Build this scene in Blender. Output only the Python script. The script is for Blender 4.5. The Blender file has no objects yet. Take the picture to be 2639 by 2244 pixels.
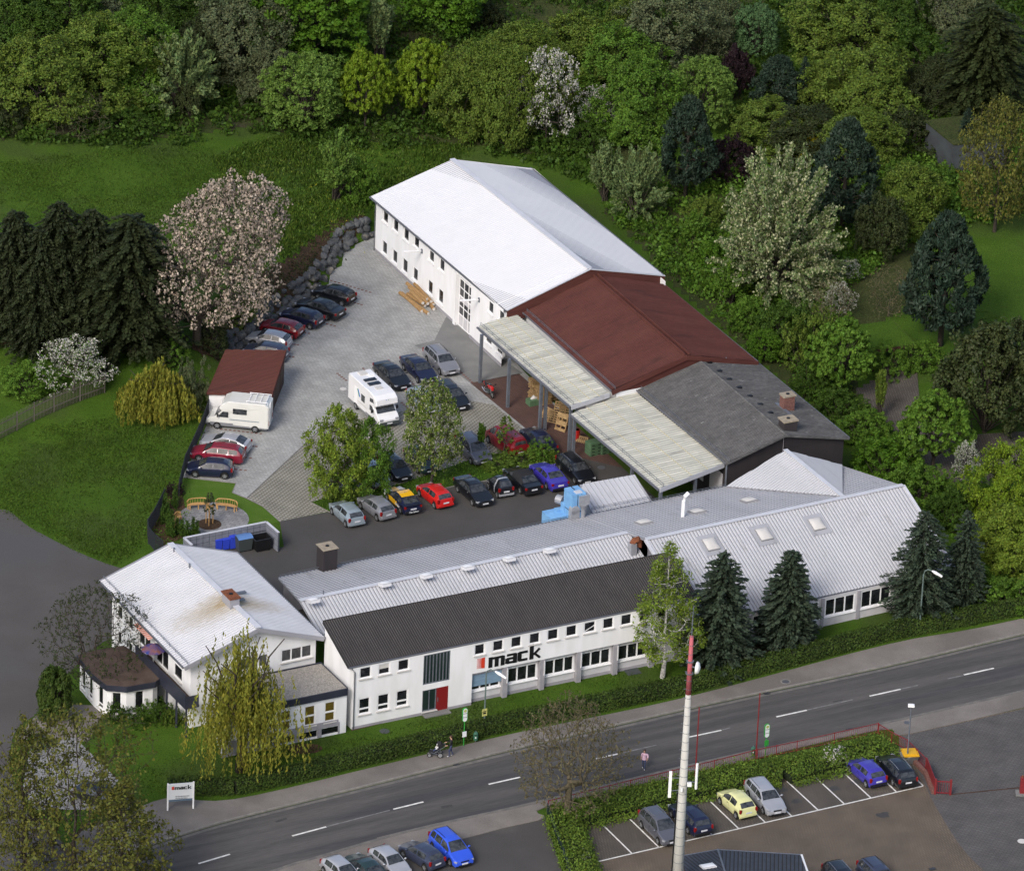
import bpy, bmesh, math, random
import numpy as np
from mathutils import Vector, Matrix
from mathutils.geometry import tessellate_polygon
random.seed(7); RNG = np.random.default_rng(7)
S = bpy.context.scene
COL = S.collection
rad = math.radians
W, H = 2639, 2244
F0, TILT, ROLL, HC = 16000., rad(26.33), rad(2.485), 236.
f_ = np.array([0, math.cos(TILT), -math.sin(TILT)]); r_ = np.array([1., 0, 0]); u_ = np.cross(r_, f_)
R_ = math.cos(ROLL)*r_ + math.sin(ROLL)*u_; U_ = -math.sin(ROLL)*r_ + math.cos(ROLL)*u_
CP = np.array([0, -HC/math.tan(TILT), HC])
cam = bpy.data.cameras.new('camera'); co = bpy.data.objects.new('camera', cam); COL.objects.link(co)
M = Matrix(((R_[0], U_[0], -f_[0], CP[0]), (R_[1], U_[1], -f_[1], CP[1]), (R_[2], U_[2], -f_[2], CP[2]), (0, 0, 0, 1)))
co.matrix_world = M
cam.sensor_width = 36; cam.lens = F0/W*36; cam.clip_start = 10; cam.clip_end = 9000
S.camera = co
SUN_EL, SUN_AZ = rad(40), rad(206)          # azimuth clockwise from +Y
w = bpy.data.worlds.new('World'); S.world = w; w.use_nodes = True
nt = w.node_tree; bg = nt.nodes['Background']
sky = nt.nodes.new('ShaderNodeTexSky'); sky.sky_type = 'NISHITA'; sky.sun_disc = False
sky.sun_elevation = SUN_EL; sky.sun_rotation = SUN_AZ; sky.air_density = 0.9; sky.dust_density = 3.2; sky.ozone_density = .6
nt.links.new(sky.outputs[0], bg.inputs[0]); bg.inputs[1].default_value = 0.135
sl = bpy.data.lights.new('sun', 'SUN'); sl.energy = 1.4; sl.angle = rad(18); sl.color = (1, .985, .968)
so = bpy.data.objects.new('sun', sl); COL.objects.link(so)
sd = Vector((math.sin(SUN_AZ)*math.cos(SUN_EL), math.cos(SUN_AZ)*math.cos(SUN_EL), math.sin(SUN_EL)))
so.rotation_euler = sd.to_track_quat('Z', 'Y').to_euler(); so.location = (0, -60, 150)
S.view_settings.view_transform = 'Standard'; S.view_settings.look = 'None'
S.view_settings.exposure = 0.5; S.view_settings.gamma = 1
S.cycles.max_bounces = 5; S.cycles.diffuse_bounces = 2; S.cycles.glossy_bounces = 2; S.cycles.transmission_bounces = 2; S.cycles.transparent_max_bounces = 4
K = 2639/2075.
def G(px, py, z=0.):                        # point at height z seen at a photo pixel
    d = f_*F0 + R_*(px-W/2) - U_*(py-H/2); return CP + d*((z-HC)/d[2])
def D(x, y, z=0.): return G(x*K, y*K, z)
CR = {'c1': (0, 1350, 700/1381), 'c2': (500, 1350, 700/2058), 'm3': (1100, 1350, 700/2058), 'c4': (1700, 1100, 939/2075), 'c5': (1300, 1700, 700/2075),
      'c6': (1900, 1700, 739/2075), 'c7': (600, 1750, 750/2075), 'g': (350, 1150, 700/2075), 'y': (400, 850, 600/2075), 'c3': (800, 850, 600/2075),
      'r': (1150, 850, 600/2075), 'A': (900, 400, 500/1764), 'n': (1400, 850, 900/2075), 't': (400, 450, 600/2075), 'e': (1600, 600, 1039/2075), 'd': (0, 0, K), 'l': (0, 500, 700/1764)}
def q(k, x, y): o = CR[k]; return (o[0]+o[2]*x, o[1]+o[2]*y)
def C(k, x, y, z=0.): return G(*q(k, x, y), z)
def plane3(a, b, c):
    N = np.cross(b-a, c-a); N = N/np.linalg.norm(N); return (a, N if N[2] > 0 else -N)
def PL(px, pl):
    d = G(px[0], px[1], 0)-CP; return CP + d*((pl[0]-CP)@pl[1]/(d@pl[1]))
def smooth(pts, n=5, closed=False):
    pts = [np.array(p, float) for p in pts]; out = []; N = len(pts)
    rng = range(N) if closed else range(N-1)
    for i in rng:
        if closed: a, b, c, d = pts[i-1], pts[i], pts[(i+1) % N], pts[(i+2) % N]
        else: a, b, c, d = pts[max(i-1, 0)], pts[i], pts[i+1], pts[min(i+2, N-1)]
        for j in range(n):
            t = j/n; out.append(.5*((2*b)+(c-a)*t+(2*a-5*b+4*c-d)*t*t+(3*b-a-3*c+d)*t**3))
    if not closed: out.append(pts[-1])
    return out
BASE = {}
def tag(o, label=None, cat=None, group=None, kind=None):
    if label: o['label'] = label
    if cat: o['category'] = cat
    if group: o['group'] = group
    if kind: o['kind'] = kind
    return o
def empty(name, loc, label, cat, group=None, rz=0):
    o = bpy.data.objects.new(name, None); COL.objects.link(o); o.location = Vector(loc); o.rotation_euler = (0, 0, rz)
    o.empty_display_size = .2; BASE[o.name] = Vector(loc); return tag(o, label, cat, group)
class MB:
    def __init__(s): s.v = []; s.f = []; s.m = []; s.mi = 0
    def add(s, vs, fs, m=None):
        k = len(s.v); s.v += [tuple(map(float, p)) for p in vs]; s.f += [tuple(i+k for i in f) for f in fs]; s.m += [s.mi if m is None else m]*len(fs)
    def box(s, c, sz, rz=0., m=None, ax=None):
        x, y, z = sz[0]/2, sz[1]/2, sz[2]/2; c = np.array(c, float)
        if ax is None: A = np.array([[math.cos(rz), math.sin(rz), 0], [-math.sin(rz), math.cos(rz), 0], [0, 0, 1]])
        else: A = np.array([np.array(a, float)/np.linalg.norm(a) for a in ax])
        vs = [c+A[0]*sx*x+A[1]*sy*y+A[2]*sz_*z for sx in (-1, 1) for sy in (-1, 1) for sz_ in (-1, 1)]
        s.add(vs, [(0, 1, 3, 2), (4, 6, 7, 5), (0, 4, 5, 1), (2, 3, 7, 6), (0, 2, 6, 4), (1, 5, 7, 3)], m)
    def bar(s, a, b, w, h=None, m=None):
        a = np.array(a, float); b = np.array(b, float); d = b-a; L = np.linalg.norm(d)
        if L < 1e-6: return
        d /= L; up = np.array([0, 0, 1.]) if abs(d[2]) < .95 else np.array([1., 0, 0])
        x = np.cross(d, up); x /= np.linalg.norm(x); z = np.cross(x, d)
        s.box((a+b)/2, (L, w, h or w), ax=(d, x, z), m=m)
    def tube(s, pts, rs, n=6, m=None, cap=True):
        pts = [np.array(p, float) for p in pts]
        if not hasattr(rs, '__len__'): rs = [rs]*len(pts)
        k = len(s.v); ref = np.array([.31, .17, .93])
        for i, p in enumerate(pts):
            d = pts[min(i+1, len(pts)-1)]-pts[max(i-1, 0)]; d = d/(np.linalg.norm(d)+1e-9)
            x = np.cross(d, ref); nx = np.linalg.norm(x)
            if nx < .05: x = np.cross(d, [1, 0, 0]); nx = np.linalg.norm(x)
            x /= nx; y = np.cross(d, x)
            for j in range(n):
                a = 2*math.pi*j/n; s.v.append(tuple(p+(x*math.cos(a)+y*math.sin(a))*rs[i]))
        mm = s.mi if m is None else m
        for i in range(len(pts)-1):
            for j in range(n):
                a = k+i*n+j; b = k+i*n+(j+1) % n; s.f.append((a, b, b+n, a+n)); s.m.append(mm)
        if cap:
            s.f.append(tuple(k+j for j in range(n))[::-1]); s.m.append(mm)
            e = k+(len(pts)-1)*n; s.f.append(tuple(e+j for j in range(n))); s.m.append(mm)
    def cyl(s, c, r, h, n=16, m=None, r2=None, ax=(0, 0, 1)):
        c = np.array(c, float); a = np.array(ax, float); s.tube([c, c+a*h], [r, r if r2 is None else r2], n, m)
    def lathe(s, c, prof, n=12, m=None):
        c = np.array(c, float); s.tube([c+np.array([0, 0, z]) for r, z in prof], [max(r, 1e-4) for r, z in prof], n, m)
    def prism(s, poly, z0, z1, m=None):
        P = [np.array(p, float) for p in poly]; n = len(P)
        ar = sum(P[i][0]*P[(i+1) % n][1]-P[(i+1) % n][0]*P[i][1] for i in range(n))
        if ar < 0: P = P[::-1]
        tr = tessellate_polygon([[Vector((p[0], p[1], 0)) for p in P]])
        vs = [(p[0], p[1], z0) for p in P]+[(p[0], p[1], z1) for p in P]
        fs = [(i, (i+1) % n, (i+1) % n+n, i+n) for i in range(n)]
        for t in tr:
            a, b, c = [P[i] for i in t]; cr = (b[0]-a[0])*(c[1]-a[1])-(b[1]-a[1])*(c[0]-a[0])
            t = t if cr > 0 else t[::-1]
            fs.append(tuple(i+n for i in t)); fs.append(tuple(t[::-1]))
        s.add(vs, fs, m)
    def slab(s, pts, th, m=None):            # planar polygon (3-D), thickness downwards
        P = [np.array(p, float) for p in pts]; n = len(P); N = np.zeros(3)
        for i in range(n): N += np.cross(P[i]-P[0], P[(i+1) % n]-P[0])
        N /= np.linalg.norm(N)
        if N[2] < 0: P = P[::-1]; N = -N
        s.add(P+[p-N*th for p in P], [tuple(range(n)), tuple(range(2*n-1, n-1, -1))]+[(i, i+n, (i+1) % n+n, (i+1) % n) for i in range(n)], m)
    def build(s, name, mats, parent=None, world=False, smooth=False, origin=None):
        if not isinstance(mats, (list, tuple)): mats = [mats]
        off = Vector((0, 0, 0))
        if parent is not None and world: off = BASE[parent.name]
        if origin is not None: off = Vector(origin)
        me = bpy.data.meshes.new(name); V = np.array(s.v, float).reshape(-1, 3)-np.array(off)
        me.from_pydata(V.tolist(), [], s.f)
        for m in mats: me.materials.append(m)
        if len(mats) > 1: me.polygons.foreach_set('material_index', s.m)
        if smooth: me.polygons.foreach_set('use_smooth', [True]*len(me.polygons))
        me.update()
        o = bpy.data.objects.new(name, me); COL.objects.link(o)
        if parent is not None:
            o.parent = parent
            if world: BASE[o.name] = off
        elif origin is not None: o.location = off
        return o
def copy_tree(o, parent=None):
    c = o.copy(); COL.objects.link(c); c.parent = parent
    for ch in list(o.children): copy_tree(ch, c)
    return c
def mat(name, col, rough=.8, c2=None, sc=1.5, amt=.5, fine=0., fsc=25., bump=0., bsc=30., metal=0., spec=.4, stretch=None, trans=0., coat=0., tint=0., lo=.35, hi=.65, coord='Object', c3=None, c3sc=.2, c3t=(.5, .62), rot=None, sv=(1, 1, 1)):
    m = bpy.data.materials.new(name); m.use_nodes = True; n = m.node_tree.nodes; l = m.node_tree.links
    b = n['Principled BSDF']; b.inputs['Roughness'].default_value = rough; b.inputs['Metallic'].default_value = metal
    b.inputs['Specular IOR Level'].default_value = spec; b.inputs['Coat Weight'].default_value = coat
    tc = n.new('ShaderNodeTexCoord'); mp = n.new('ShaderNodeMapping'); l.new(tc.outputs[coord], mp.inputs[0])
    if stretch: mp.inputs['Scale'].default_value = stretch
    if rot is not None: mp.vector_type = 'TEXTURE'; mp.inputs['Rotation'].default_value = (0, 0, rad(rot)); mp.inputs['Scale'].default_value = sv
    out = None
    rgb = n.new('ShaderNodeRGB'); rgb.outputs[0].default_value = (*col, 1); out = rgb.outputs[0]
    def noise(scale, det=4):
        t = n.new('ShaderNodeTexNoise'); t.inputs['Scale'].default_value = scale; t.inputs['Detail'].default_value = det; l.new(mp.outputs[0], t.inputs['Vector']); return t.outputs[0]
    def mix(fac, a, bcol, typ='MIX'):
        x = n.new('ShaderNodeMix'); x.data_type = 'RGBA'; x.blend_type = typ
        if isinstance(fac, float): x.inputs[0].default_value = fac
        else: l.new(fac, x.inputs[0])
        l.new(a, x.inputs[6])
        if isinstance(bcol, tuple): x.inputs[7].default_value = (*bcol, 1)
        else: l.new(bcol, x.inputs[7])
        return x.outputs[2]
    def rng(fac, lo_, hi_, a=0., bb=1.):
        r = n.new('ShaderNodeMapRange'); r.inputs[1].default_value = lo_; r.inputs[2].default_value = hi_; r.inputs[3].default_value = a; r.inputs[4].default_value = bb; l.new(fac, r.inputs[0]); return r.outputs[0]
    if c2: out = mix(rng(noise(sc), lo, hi, 0, amt*2 if amt <= .5 else 1.), out, c2)
    if c3: out = mix(rng(noise(c3sc, 3), *c3t), out, c3)
    if fine:
        x = n.new('ShaderNodeMix'); x.data_type = 'RGBA'; x.blend_type = 'MULTIPLY'; x.inputs[0].default_value = 1
        l.new(out, x.inputs[6]); cmb = n.new('ShaderNodeCombineColor'); g = rng(noise(fsc, 2), .25, .75, 1-fine, 1+fine)
        for i in range(3): l.new(g, cmb.inputs[i])
        l.new(cmb.outputs[0], x.inputs[7]); out = x.outputs[2]
    if tint:
        at = n.new('ShaderNodeAttribute'); at.attribute_name = 'tint'
        x = n.new('ShaderNodeMix'); x.data_type = 'RGBA'; x.blend_type = 'MULTIPLY'; x.inputs[0].default_value = 1
        l.new(out, x.inputs[6]); l.new(at.outputs['Color'], x.inputs[7]); out = x.outputs[2]
    l.new(out, b.inputs['Base Color'])
    if bump:
        bp = n.new('ShaderNodeBump'); bp.inputs['Strength'].default_value = bump; bp.inputs['Distance'].default_value = .05; l.new(noise(bsc, 3), bp.inputs['Height']); l.new(bp.outputs[0], b.inputs['Normal'])
    if trans:
        t = n.new('ShaderNodeBsdfTranslucent'); l.new(out, t.inputs[0]); ms = n.new('ShaderNodeMixShader'); ms.inputs[0].default_value = trans
        l.new(b.outputs[0], ms.inputs[1]); l.new(t.outputs[0], ms.inputs[2]); l.new(ms.outputs[0], n['Material Output'].inputs[0])
    m['_out'] = 1
    return m
def brickmat(name, a, b_, mortar, w_, h_, ms, rot=0., off=.5, rough=.85, c3=None, c3sc=.15):
    m = mat(name, a, rough=rough); n = m.node_tree.nodes; l = m.node_tree.links
    bs = n['Principled BSDF']; mp = n['Mapping']; mp.inputs['Rotation'].default_value = (0, 0, rot)
    br = n.new('ShaderNodeTexBrick'); l.new(mp.outputs[0], br.inputs['Vector']); br.inputs['Scale'].default_value = 1
    br.inputs['Color1'].default_value = (*a, 1); br.inputs['Color2'].default_value = (*b_, 1); br.inputs['Mortar'].default_value = (*mortar, 1)
    br.inputs['Brick Width'].default_value = w_; br.inputs['Row Height'].default_value = h_; br.inputs['Mortar Size'].default_value = ms; br.offset = off; br.inputs['Bias'].default_value = 0
    no = n.new('ShaderNodeTexNoise'); no.inputs['Scale'].default_value = .5; no.inputs['Detail'].default_value = 6; l.new(mp.outputs[0], no.inputs['Vector'])
    r = n.new('ShaderNodeMapRange'); r.inputs[1].default_value = .3; r.inputs[2].default_value = .7; r.inputs[3].default_value = .82; r.inputs[4].default_value = 1.15; l.new(no.outputs[0], r.inputs[0])
    cc = n.new('ShaderNodeCombineColor'); [l.new(r.outputs[0], cc.inputs[i]) for i in range(3)]
    x = n.new('ShaderNodeMix'); x.data_type = 'RGBA'; x.blend_type = 'MULTIPLY'; x.inputs[0].default_value = 1; l.new(br.outputs[0], x.inputs[6]); l.new(cc.outputs[0], x.inputs[7])
    l.new(x.outputs[2], bs.inputs['Base Color']); return m
MT = {}
MT['asphalt'] = mat('asphalt', (.062, .06, .058), .9, (.09, .085, .08), sc=.75, lo=.42, hi=.6, fine=.2, fsc=11, bump=.3, bsc=20, rot=28, sv=(14, 1, 1), c3=(.05, .05, .053), c3sc=.5, c3t=(.55, .68))
MT['side_asphalt'] = mat('side_asphalt', (.07, .064, .06), .9, (.085, .079, .074), sc=.2, fine=.2, fsc=12, bump=.3, c3=(.075, .073, .073), c3sc=.1)
MT['yard_asphalt'] = mat('yard_asphalt', (.056, .053, .05), .9, (.066, .062, .059), sc=.4, fine=.18, fsc=14, bump=.3, c3=(.10, .092, .08), c3sc=.1, c3t=(.6, .72))
MT['footway'] = mat('footway', (.165, .148, .132), .9, (.2, .18, .162), sc=.5, fine=.15, fsc=12, bump=.3, c3=(.14, .125, .112), c3sc=.15)
MT['kerb'] = mat('kerb', (.24, .225, .2), .85, (.17, .16, .145), sc=2, fine=.2)
MT['gutter'] = mat('gutter', (.16, .148, .132), .85, (.11, .105, .1), sc=1.5, fine=.2)
MT['paint'] = mat('road_paint', (.78, .77, .73), .7, (.5, .49, .46), sc=3, amt=.4, fine=.1)
MT['paint_worn'] = mat('road_paint_worn', (.21, .205, .2), .8, (.12, .118, .118), sc=2)
MT['pavers'] = brickmat('pavers', (.37, .37, .35), (.3, .3, .285), (.2, .2, .19), .42, .22, .02, rot=rad(28))
MT['pavers2'] = brickmat('pavers_garden', (.27, .265, .26), (.19, .19, .19), (.12, .12, .12), .5, .33, .02, rot=rad(20))
MT['grass_pavers'] = brickmat('grass_pavers', (.32, .3, .265), (.28, .262, .23), (.155, .15, .115), .33, .33, .07, rot=rad(28), off=.0)
MT['red_pavers'] = brickmat('red_pavers', (.115, .058, .045), (.085, .045, .038), (.05, .035, .03), .3, .15, .015, rot=rad(28))
MT['concrete'] = mat('concrete', (.2, .2, .19), .85, (.16, .16, .155), sc=.6, fine=.1)
MT['lot'] = brickmat('lot_setts', (.16, .125, .09), (.125, .098, .073), (.075, .06, .045), .3, .16, .03, rot=rad(-50), off=.5)
MT['lot_dark'] = brickmat('lot_dark_setts', (.105, .098, .093), (.085, .08, .077), (.06, .057, .054), .4, .22, .03, rot=rad(-20))
MT['bay'] = brickmat('bay_setts', (.135, .115, .092), (.1, .085, .07), (.04, .035, .03), .3, .16, .03, rot=rad(-50))
MT['grass'] = mat('grass', (.041, .084, .008), .9, (.053, .1, .011), sc=.35, fine=.4, fsc=9, bump=1., bsc=8, c3=(.045, .074, .014), c3sc=.12, spec=.1)
MT['lawn'] = mat('lawn', (.06, .12, .013), .9, (.075, .132, .02), sc=.8, fine=.3, fsc=14, bump=.8, bsc=12, spec=.1)
MT['soil'] = mat('soil', (.09, .055, .032), .95, (.06, .038, .024), sc=1.5, fine=.4, fsc=12, bump=1., spec=.1)
MT['mulch'] = mat('mulch', (.045, .028, .018), .95, (.075, .05, .032), sc=5, fine=.5, fsc=18, bump=1., spec=.1)
MT['white_wall'] = mat('white_render', (.82, .82, .83), .85, (.74, .74, .735), sc=1.1, stretch=(1, 1, .25), bump=.08, bsc=30)
MT['grey_wall'] = mat('grey_plinth', (.33, .32, .345), .8, (.28, .27, .29), sc=1.5)
MT['lilac_wall'] = mat('pale_grey_render', (.56, .55, .57), .8, (.5, .49, .5), sc=1.5)
MT['dark_wall'] = mat('dark_cladding', (.028, .024, .026), .75, (.036, .03, .032), sc=1, stretch=(1, 1, .2))
MT['navy'] = mat('navy_fascia', (.022, .025, .04), .5, (.03, .033, .05), sc=1)
def roofmat(name, a, b, grime, sc=.5, rough=.55, metal=0.): return mat(name, a, rough, b, sc=sc, c3=grime, c3sc=.35, c3t=(.66, .8), metal=metal, spec=.25)
MT['white_metal'] = roofmat('white_sheet', (.67, .67, .68), (.645, .645, .655), (.6, .6, .61))
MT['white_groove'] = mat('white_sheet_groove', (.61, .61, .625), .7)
MT['house_groove'] = mat('house_sheet_groove', (.27, .27, .27), .7)  # rib grooves of the house roof, coloured darker than the sheet
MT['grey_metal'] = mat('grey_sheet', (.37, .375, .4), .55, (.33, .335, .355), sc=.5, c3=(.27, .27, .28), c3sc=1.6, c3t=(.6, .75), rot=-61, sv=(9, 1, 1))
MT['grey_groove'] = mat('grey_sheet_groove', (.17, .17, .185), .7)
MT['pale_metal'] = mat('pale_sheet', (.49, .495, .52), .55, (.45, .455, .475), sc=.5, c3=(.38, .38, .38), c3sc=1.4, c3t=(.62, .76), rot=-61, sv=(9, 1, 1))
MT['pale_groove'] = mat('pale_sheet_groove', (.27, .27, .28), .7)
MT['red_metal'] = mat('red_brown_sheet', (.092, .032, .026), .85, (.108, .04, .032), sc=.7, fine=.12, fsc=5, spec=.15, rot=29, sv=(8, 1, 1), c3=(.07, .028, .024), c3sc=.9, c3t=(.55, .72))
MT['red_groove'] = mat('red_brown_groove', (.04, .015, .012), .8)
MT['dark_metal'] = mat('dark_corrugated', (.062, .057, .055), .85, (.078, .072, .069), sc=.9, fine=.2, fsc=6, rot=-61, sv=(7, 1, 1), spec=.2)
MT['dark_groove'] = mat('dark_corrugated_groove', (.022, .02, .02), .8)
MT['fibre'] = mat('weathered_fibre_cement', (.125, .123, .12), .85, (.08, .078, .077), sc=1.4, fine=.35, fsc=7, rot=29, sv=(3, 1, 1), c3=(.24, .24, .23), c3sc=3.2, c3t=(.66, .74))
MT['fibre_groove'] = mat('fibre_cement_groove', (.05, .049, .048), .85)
MT['gravel_roof'] = mat('gravel_roof', (.36, .335, .295), .95, (.22, .2, .175), sc=9, fine=.35, fsc=14, bump=1., bsc=10)
MT['brown_felt'] = mat('brown_felt', (.062, .04, .03), .85, (.09, .062, .048), sc=1.2, fine=.15, fsc=8)
MT['ridge'] = mat('ridge_cap', (.55, .56, .6), .5, (.5, .51, .54), sc=1)
MT['cap'] = mat('stone_cap', (.34, .29, .21), .85, (.25, .21, .16), sc=3)
MT['fascia'] = mat('grey_fascia', (.3, .3, .33), .5)
MT['gutter_m'] = mat('gutter_metal', (.14, .145, .16), .45, metal=.4)
MT['steel'] = mat('galvanised_steel', (.17, .19, .22), .5, (.13, .145, .17), sc=3, metal=.3)
MT['zinc'] = mat('zinc_duct', (.38, .39, .41), .45, (.32, .33, .35), sc=4, metal=.3)
MT['frame'] = mat('white_frame', (.8, .8, .8), .5)
MT['glass'] = mat('window_glass', (.006, .007, .009), .06, (.02, .022, .025), sc=1.5, spec=.5)
MT['glass_curtain'] = mat('curtained_glass', (.1, .1, .1), .3, (.04, .04, .042), sc=6, stretch=(3, 3, .4))
MT['glass_green'] = mat('green_glass', (.012, .024, .022), .08, (.02, .035, .03), sc=.8)
MT['sill'] = mat('stone_sill', (.55, .53, .5), .7)
MT['red_door'] = mat('red_door', (.2, .01, .012), .5)
MT['black'] = mat('black_paint', (.008, .008, .009), .5)
MT['logo_red'] = mat('logo_red', (.6, .05, .02), .5)
MT['brick_red'] = mat('red_brick', (.2, .095, .075), .85, (.13, .06, .05), sc=6, fine=.3, fsc=16)
MT['rust'] = mat('rust', (.22, .07, .025), .8, (.12, .04, .02), sc=5)
MT['brown_wood'] = mat('brown_timber', (.045, .022, .015), .7, (.06, .03, .02), sc=3)
MT['fence_wood'] = mat('grey_timber', (.16, .14, .12), .85, (.11, .095, .08), sc=5, stretch=(3, 3, .5))
MT['wood'] = mat('fresh_timber', (.36, .22, .09), .75, (.26, .15, .06), sc=4, fine=.15)
MT['pallet'] = mat('pallet_timber', (.38, .26, .12), .8, (.24, .15, .07), sc=3, fine=.2)
MT['bench'] = mat('bench_teak', (.5, .3, .11), .6, (.4, .22, .08), sc=5)
MT['rock'] = mat('grey_rock', (.095, .098, .1), .85, (.045, .048, .05), sc=.8, fine=.3, fsc=6, bump=1., bsc=3, c3=(.27, .24, .19), c3sc=.6, c3t=(.6, .72))
MT['red_steel'] = mat('red_painted_steel', (.2, .018, .022), .5, (.16, .018, .02), sc=3)
MT['mesh_dark'] = mat('anthracite_mesh', (.018, .022, .03), .6)
MT['plastic_blue'] = mat('blue_plastic', (.03, .06, .5), .45)
MT['plastic_lid'] = mat('pale_blue_plastic', (.1, .2, .42), .45)
MT['plastic_dark'] = mat('dark_grey_plastic', (.05, .06, .06), .5)
MT['duct_blue'] = mat('blue_duct_paint', (.2, .42, .68), .5, (.15, .33, .58), sc=2)
MT['yellow'] = mat('yellow_plastic', (.65, .36, .015), .5)
MT['green_pole'] = mat('green_pole', (.03, .28, .04), .5)
MT['sign_white'] = mat('sign_white', (.72, .74, .74), .5)
MT['bark'] = mat('bark', (.06, .048, .036), .9, (.035, .028, .022), sc=6, fine=.3, bump=.6, bsc=12)
MT['bark_pale'] = mat('pale_bark', (.13, .108, .065), .9, (.08, .068, .043), sc=5, fine=.3, bump=.5, bsc=12)
MT['bark_birch'] = mat('birch_bark', (.55, .54, .5), .8, (.1, .09, .08), sc=6, stretch=(1, 1, 3), lo=.5, hi=.62)
MT['tyre'] = mat('tyre', (.012, .012, .012), .8)
MT['rim'] = mat('alloy_rim', (.42, .43, .45), .35, metal=.6)
MT['carglass'] = mat('car_glass', (.015, .018, .02), .04, (.06, .065, .07), sc=3, spec=.8)
MT['lamp_white'] = mat('headlamp', (.3, .31, .33), .12)
MT['lamp_red'] = mat('tail_lamp', (.22, .008, .008), .25)
MT['plate'] = mat('number_plate', (.62, .63, .66), .5)
MT['trim'] = mat('dark_trim', (.012, .012, .014), .55)
MT['chrome'] = mat('chrome', (.5, .5, .52), .25, metal=.8)
MT['tar'] = mat('tar_patch', (.042, .042, .043), .85, (.055, .054, .053), sc=2, fine=.2)
FLAT = [D(*p)[:2] for p in [(-400, 1000), (0, 930), (330, 850), (415, 760), (440, 735), (487, 706), (587, 624), (644, 583), (678, 536), (701, 502), (757, 478), (800, 400), (930, 335), (1090, 330), (1250, 420), (1400, 540), (1560, 680), (1720, 840), (1850, 950), (2075, 1060), (3200, 1100)]]
FA = np.array(FLAT+[[400, -600], [-400, -600]])
ROCKL = np.array([D(*p)[:2] for p in [(440, 735), (487, 706), (587, 624), (644, 583), (678, 536), (701, 502), (757, 478)]])
def segdist(P, A, B):
    d = B-A; t = np.clip(((P-A)@d)/(d@d), 0, 1); return np.linalg.norm(P-(A+t[:, None]*d), axis=1)
def hz(P):
    P = np.atleast_2d(np.array(P, float))[:, :2]; n = len(FA); ins = np.zeros(len(P), bool); dm = np.full(len(P), 1e9)
    for i in range(n):
        A, B = FA[i], FA[(i+1) % n]; dm = np.minimum(dm, segdist(P, A, B))
        c = ((A[1] > P[:, 1]) != (B[1] > P[:, 1])); xi = (B[0]-A[0])*(P[:, 1]-A[1])/((B[1]-A[1])+1e-12)+A[0]; ins ^= c & (P[:, 0] < xi)
    dr = np.full(len(P), 1e9)
    for i in range(len(ROCKL)-1): dr = np.minimum(dr, segdist(P, ROCKL[i], ROCKL[i+1]))
    wall = np.exp(-(dr/9.)**2)
    z = np.clip(dm/5, 0, 1); z = z*z*(3-2*z)
    und = .35*np.sin(P[:, 0]*.13+1)*np.cos(P[:, 1]*.11)+.2*np.sin(P[:, 0]*.31)*np.sin(P[:, 1]*.27+2)
    h = wall*(1.5*np.clip(dm/.9, 0, 1)+1.2*z)+np.minimum(.07*dm, 9)+und*z
    h[ins] = 0; return h
def gt(px, py):                               # where the ray of a photo pixel meets the terrain
    z = 0.
    for _ in range(14): p = G(px, py, z); z = .5*z+.5*float(hz([p])[0])
    p = G(px, py, z); p[2] = float(hz([p])[0]); return p
def dt(x, y): return gt(x*K, y*K)
def axis(lo, hi, step, far):
    a = list(np.arange(lo, hi+.01, step)); g = step*2; b = [lo]; x = lo
    while x > -far: x -= g; g *= 1.5; b.append(x)
    c = []; x = hi; g = step*2
    while x < far: x += g; g *= 1.5; c.append(x)
    return np.array(b[::-1][:-1]+a+c)
xs = axis(-75, 75, 1., 2500); ys = axis(-90, 160, 1., 2500)
X, Y = np.meshgrid(xs, ys); PP = np.stack([X.ravel(), Y.ravel()], 1); Z = hz(PP)-.012
V = np.concatenate([PP, Z[:, None]], 1); nx, ny = len(xs), len(ys)
idx = np.arange(nx*ny).reshape(ny, nx); Fq = np.stack([idx[:-1, :-1], idx[:-1, 1:], idx[1:, 1:], idx[1:, :-1]], -1).reshape(-1, 4)
me = bpy.data.meshes.new('ground'); me.from_pydata(V.tolist(), [], Fq.tolist()); me.materials.append(MT['grass']); me.polygons.foreach_set('use_smooth', [True]*len(Fq))
go = bpy.data.objects.new('ground', me); COL.objects.link(go); tag(go, kind='structure')
def sheet(name, pts, z, m, th=.0):
    b = MB(); P = [np.array(p, float)[:2] for p in pts]
    tr = tessellate_polygon([[Vector((p[0], p[1], 0)) for p in P]]); fs = []
    for t in tr:
        a, c, d = [P[i] for i in t]; cr = (c[0]-a[0])*(d[1]-a[1])-(c[1]-a[1])*(d[0]-a[0]); fs.append(tuple(t) if cr > 0 else tuple(t)[::-1])
    if th:
        b.prism(P, z-th, z)
    else: b.add([(p[0], p[1], z) for p in P], fs)
    return tag(b.build(name, m), kind='structure')
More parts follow.
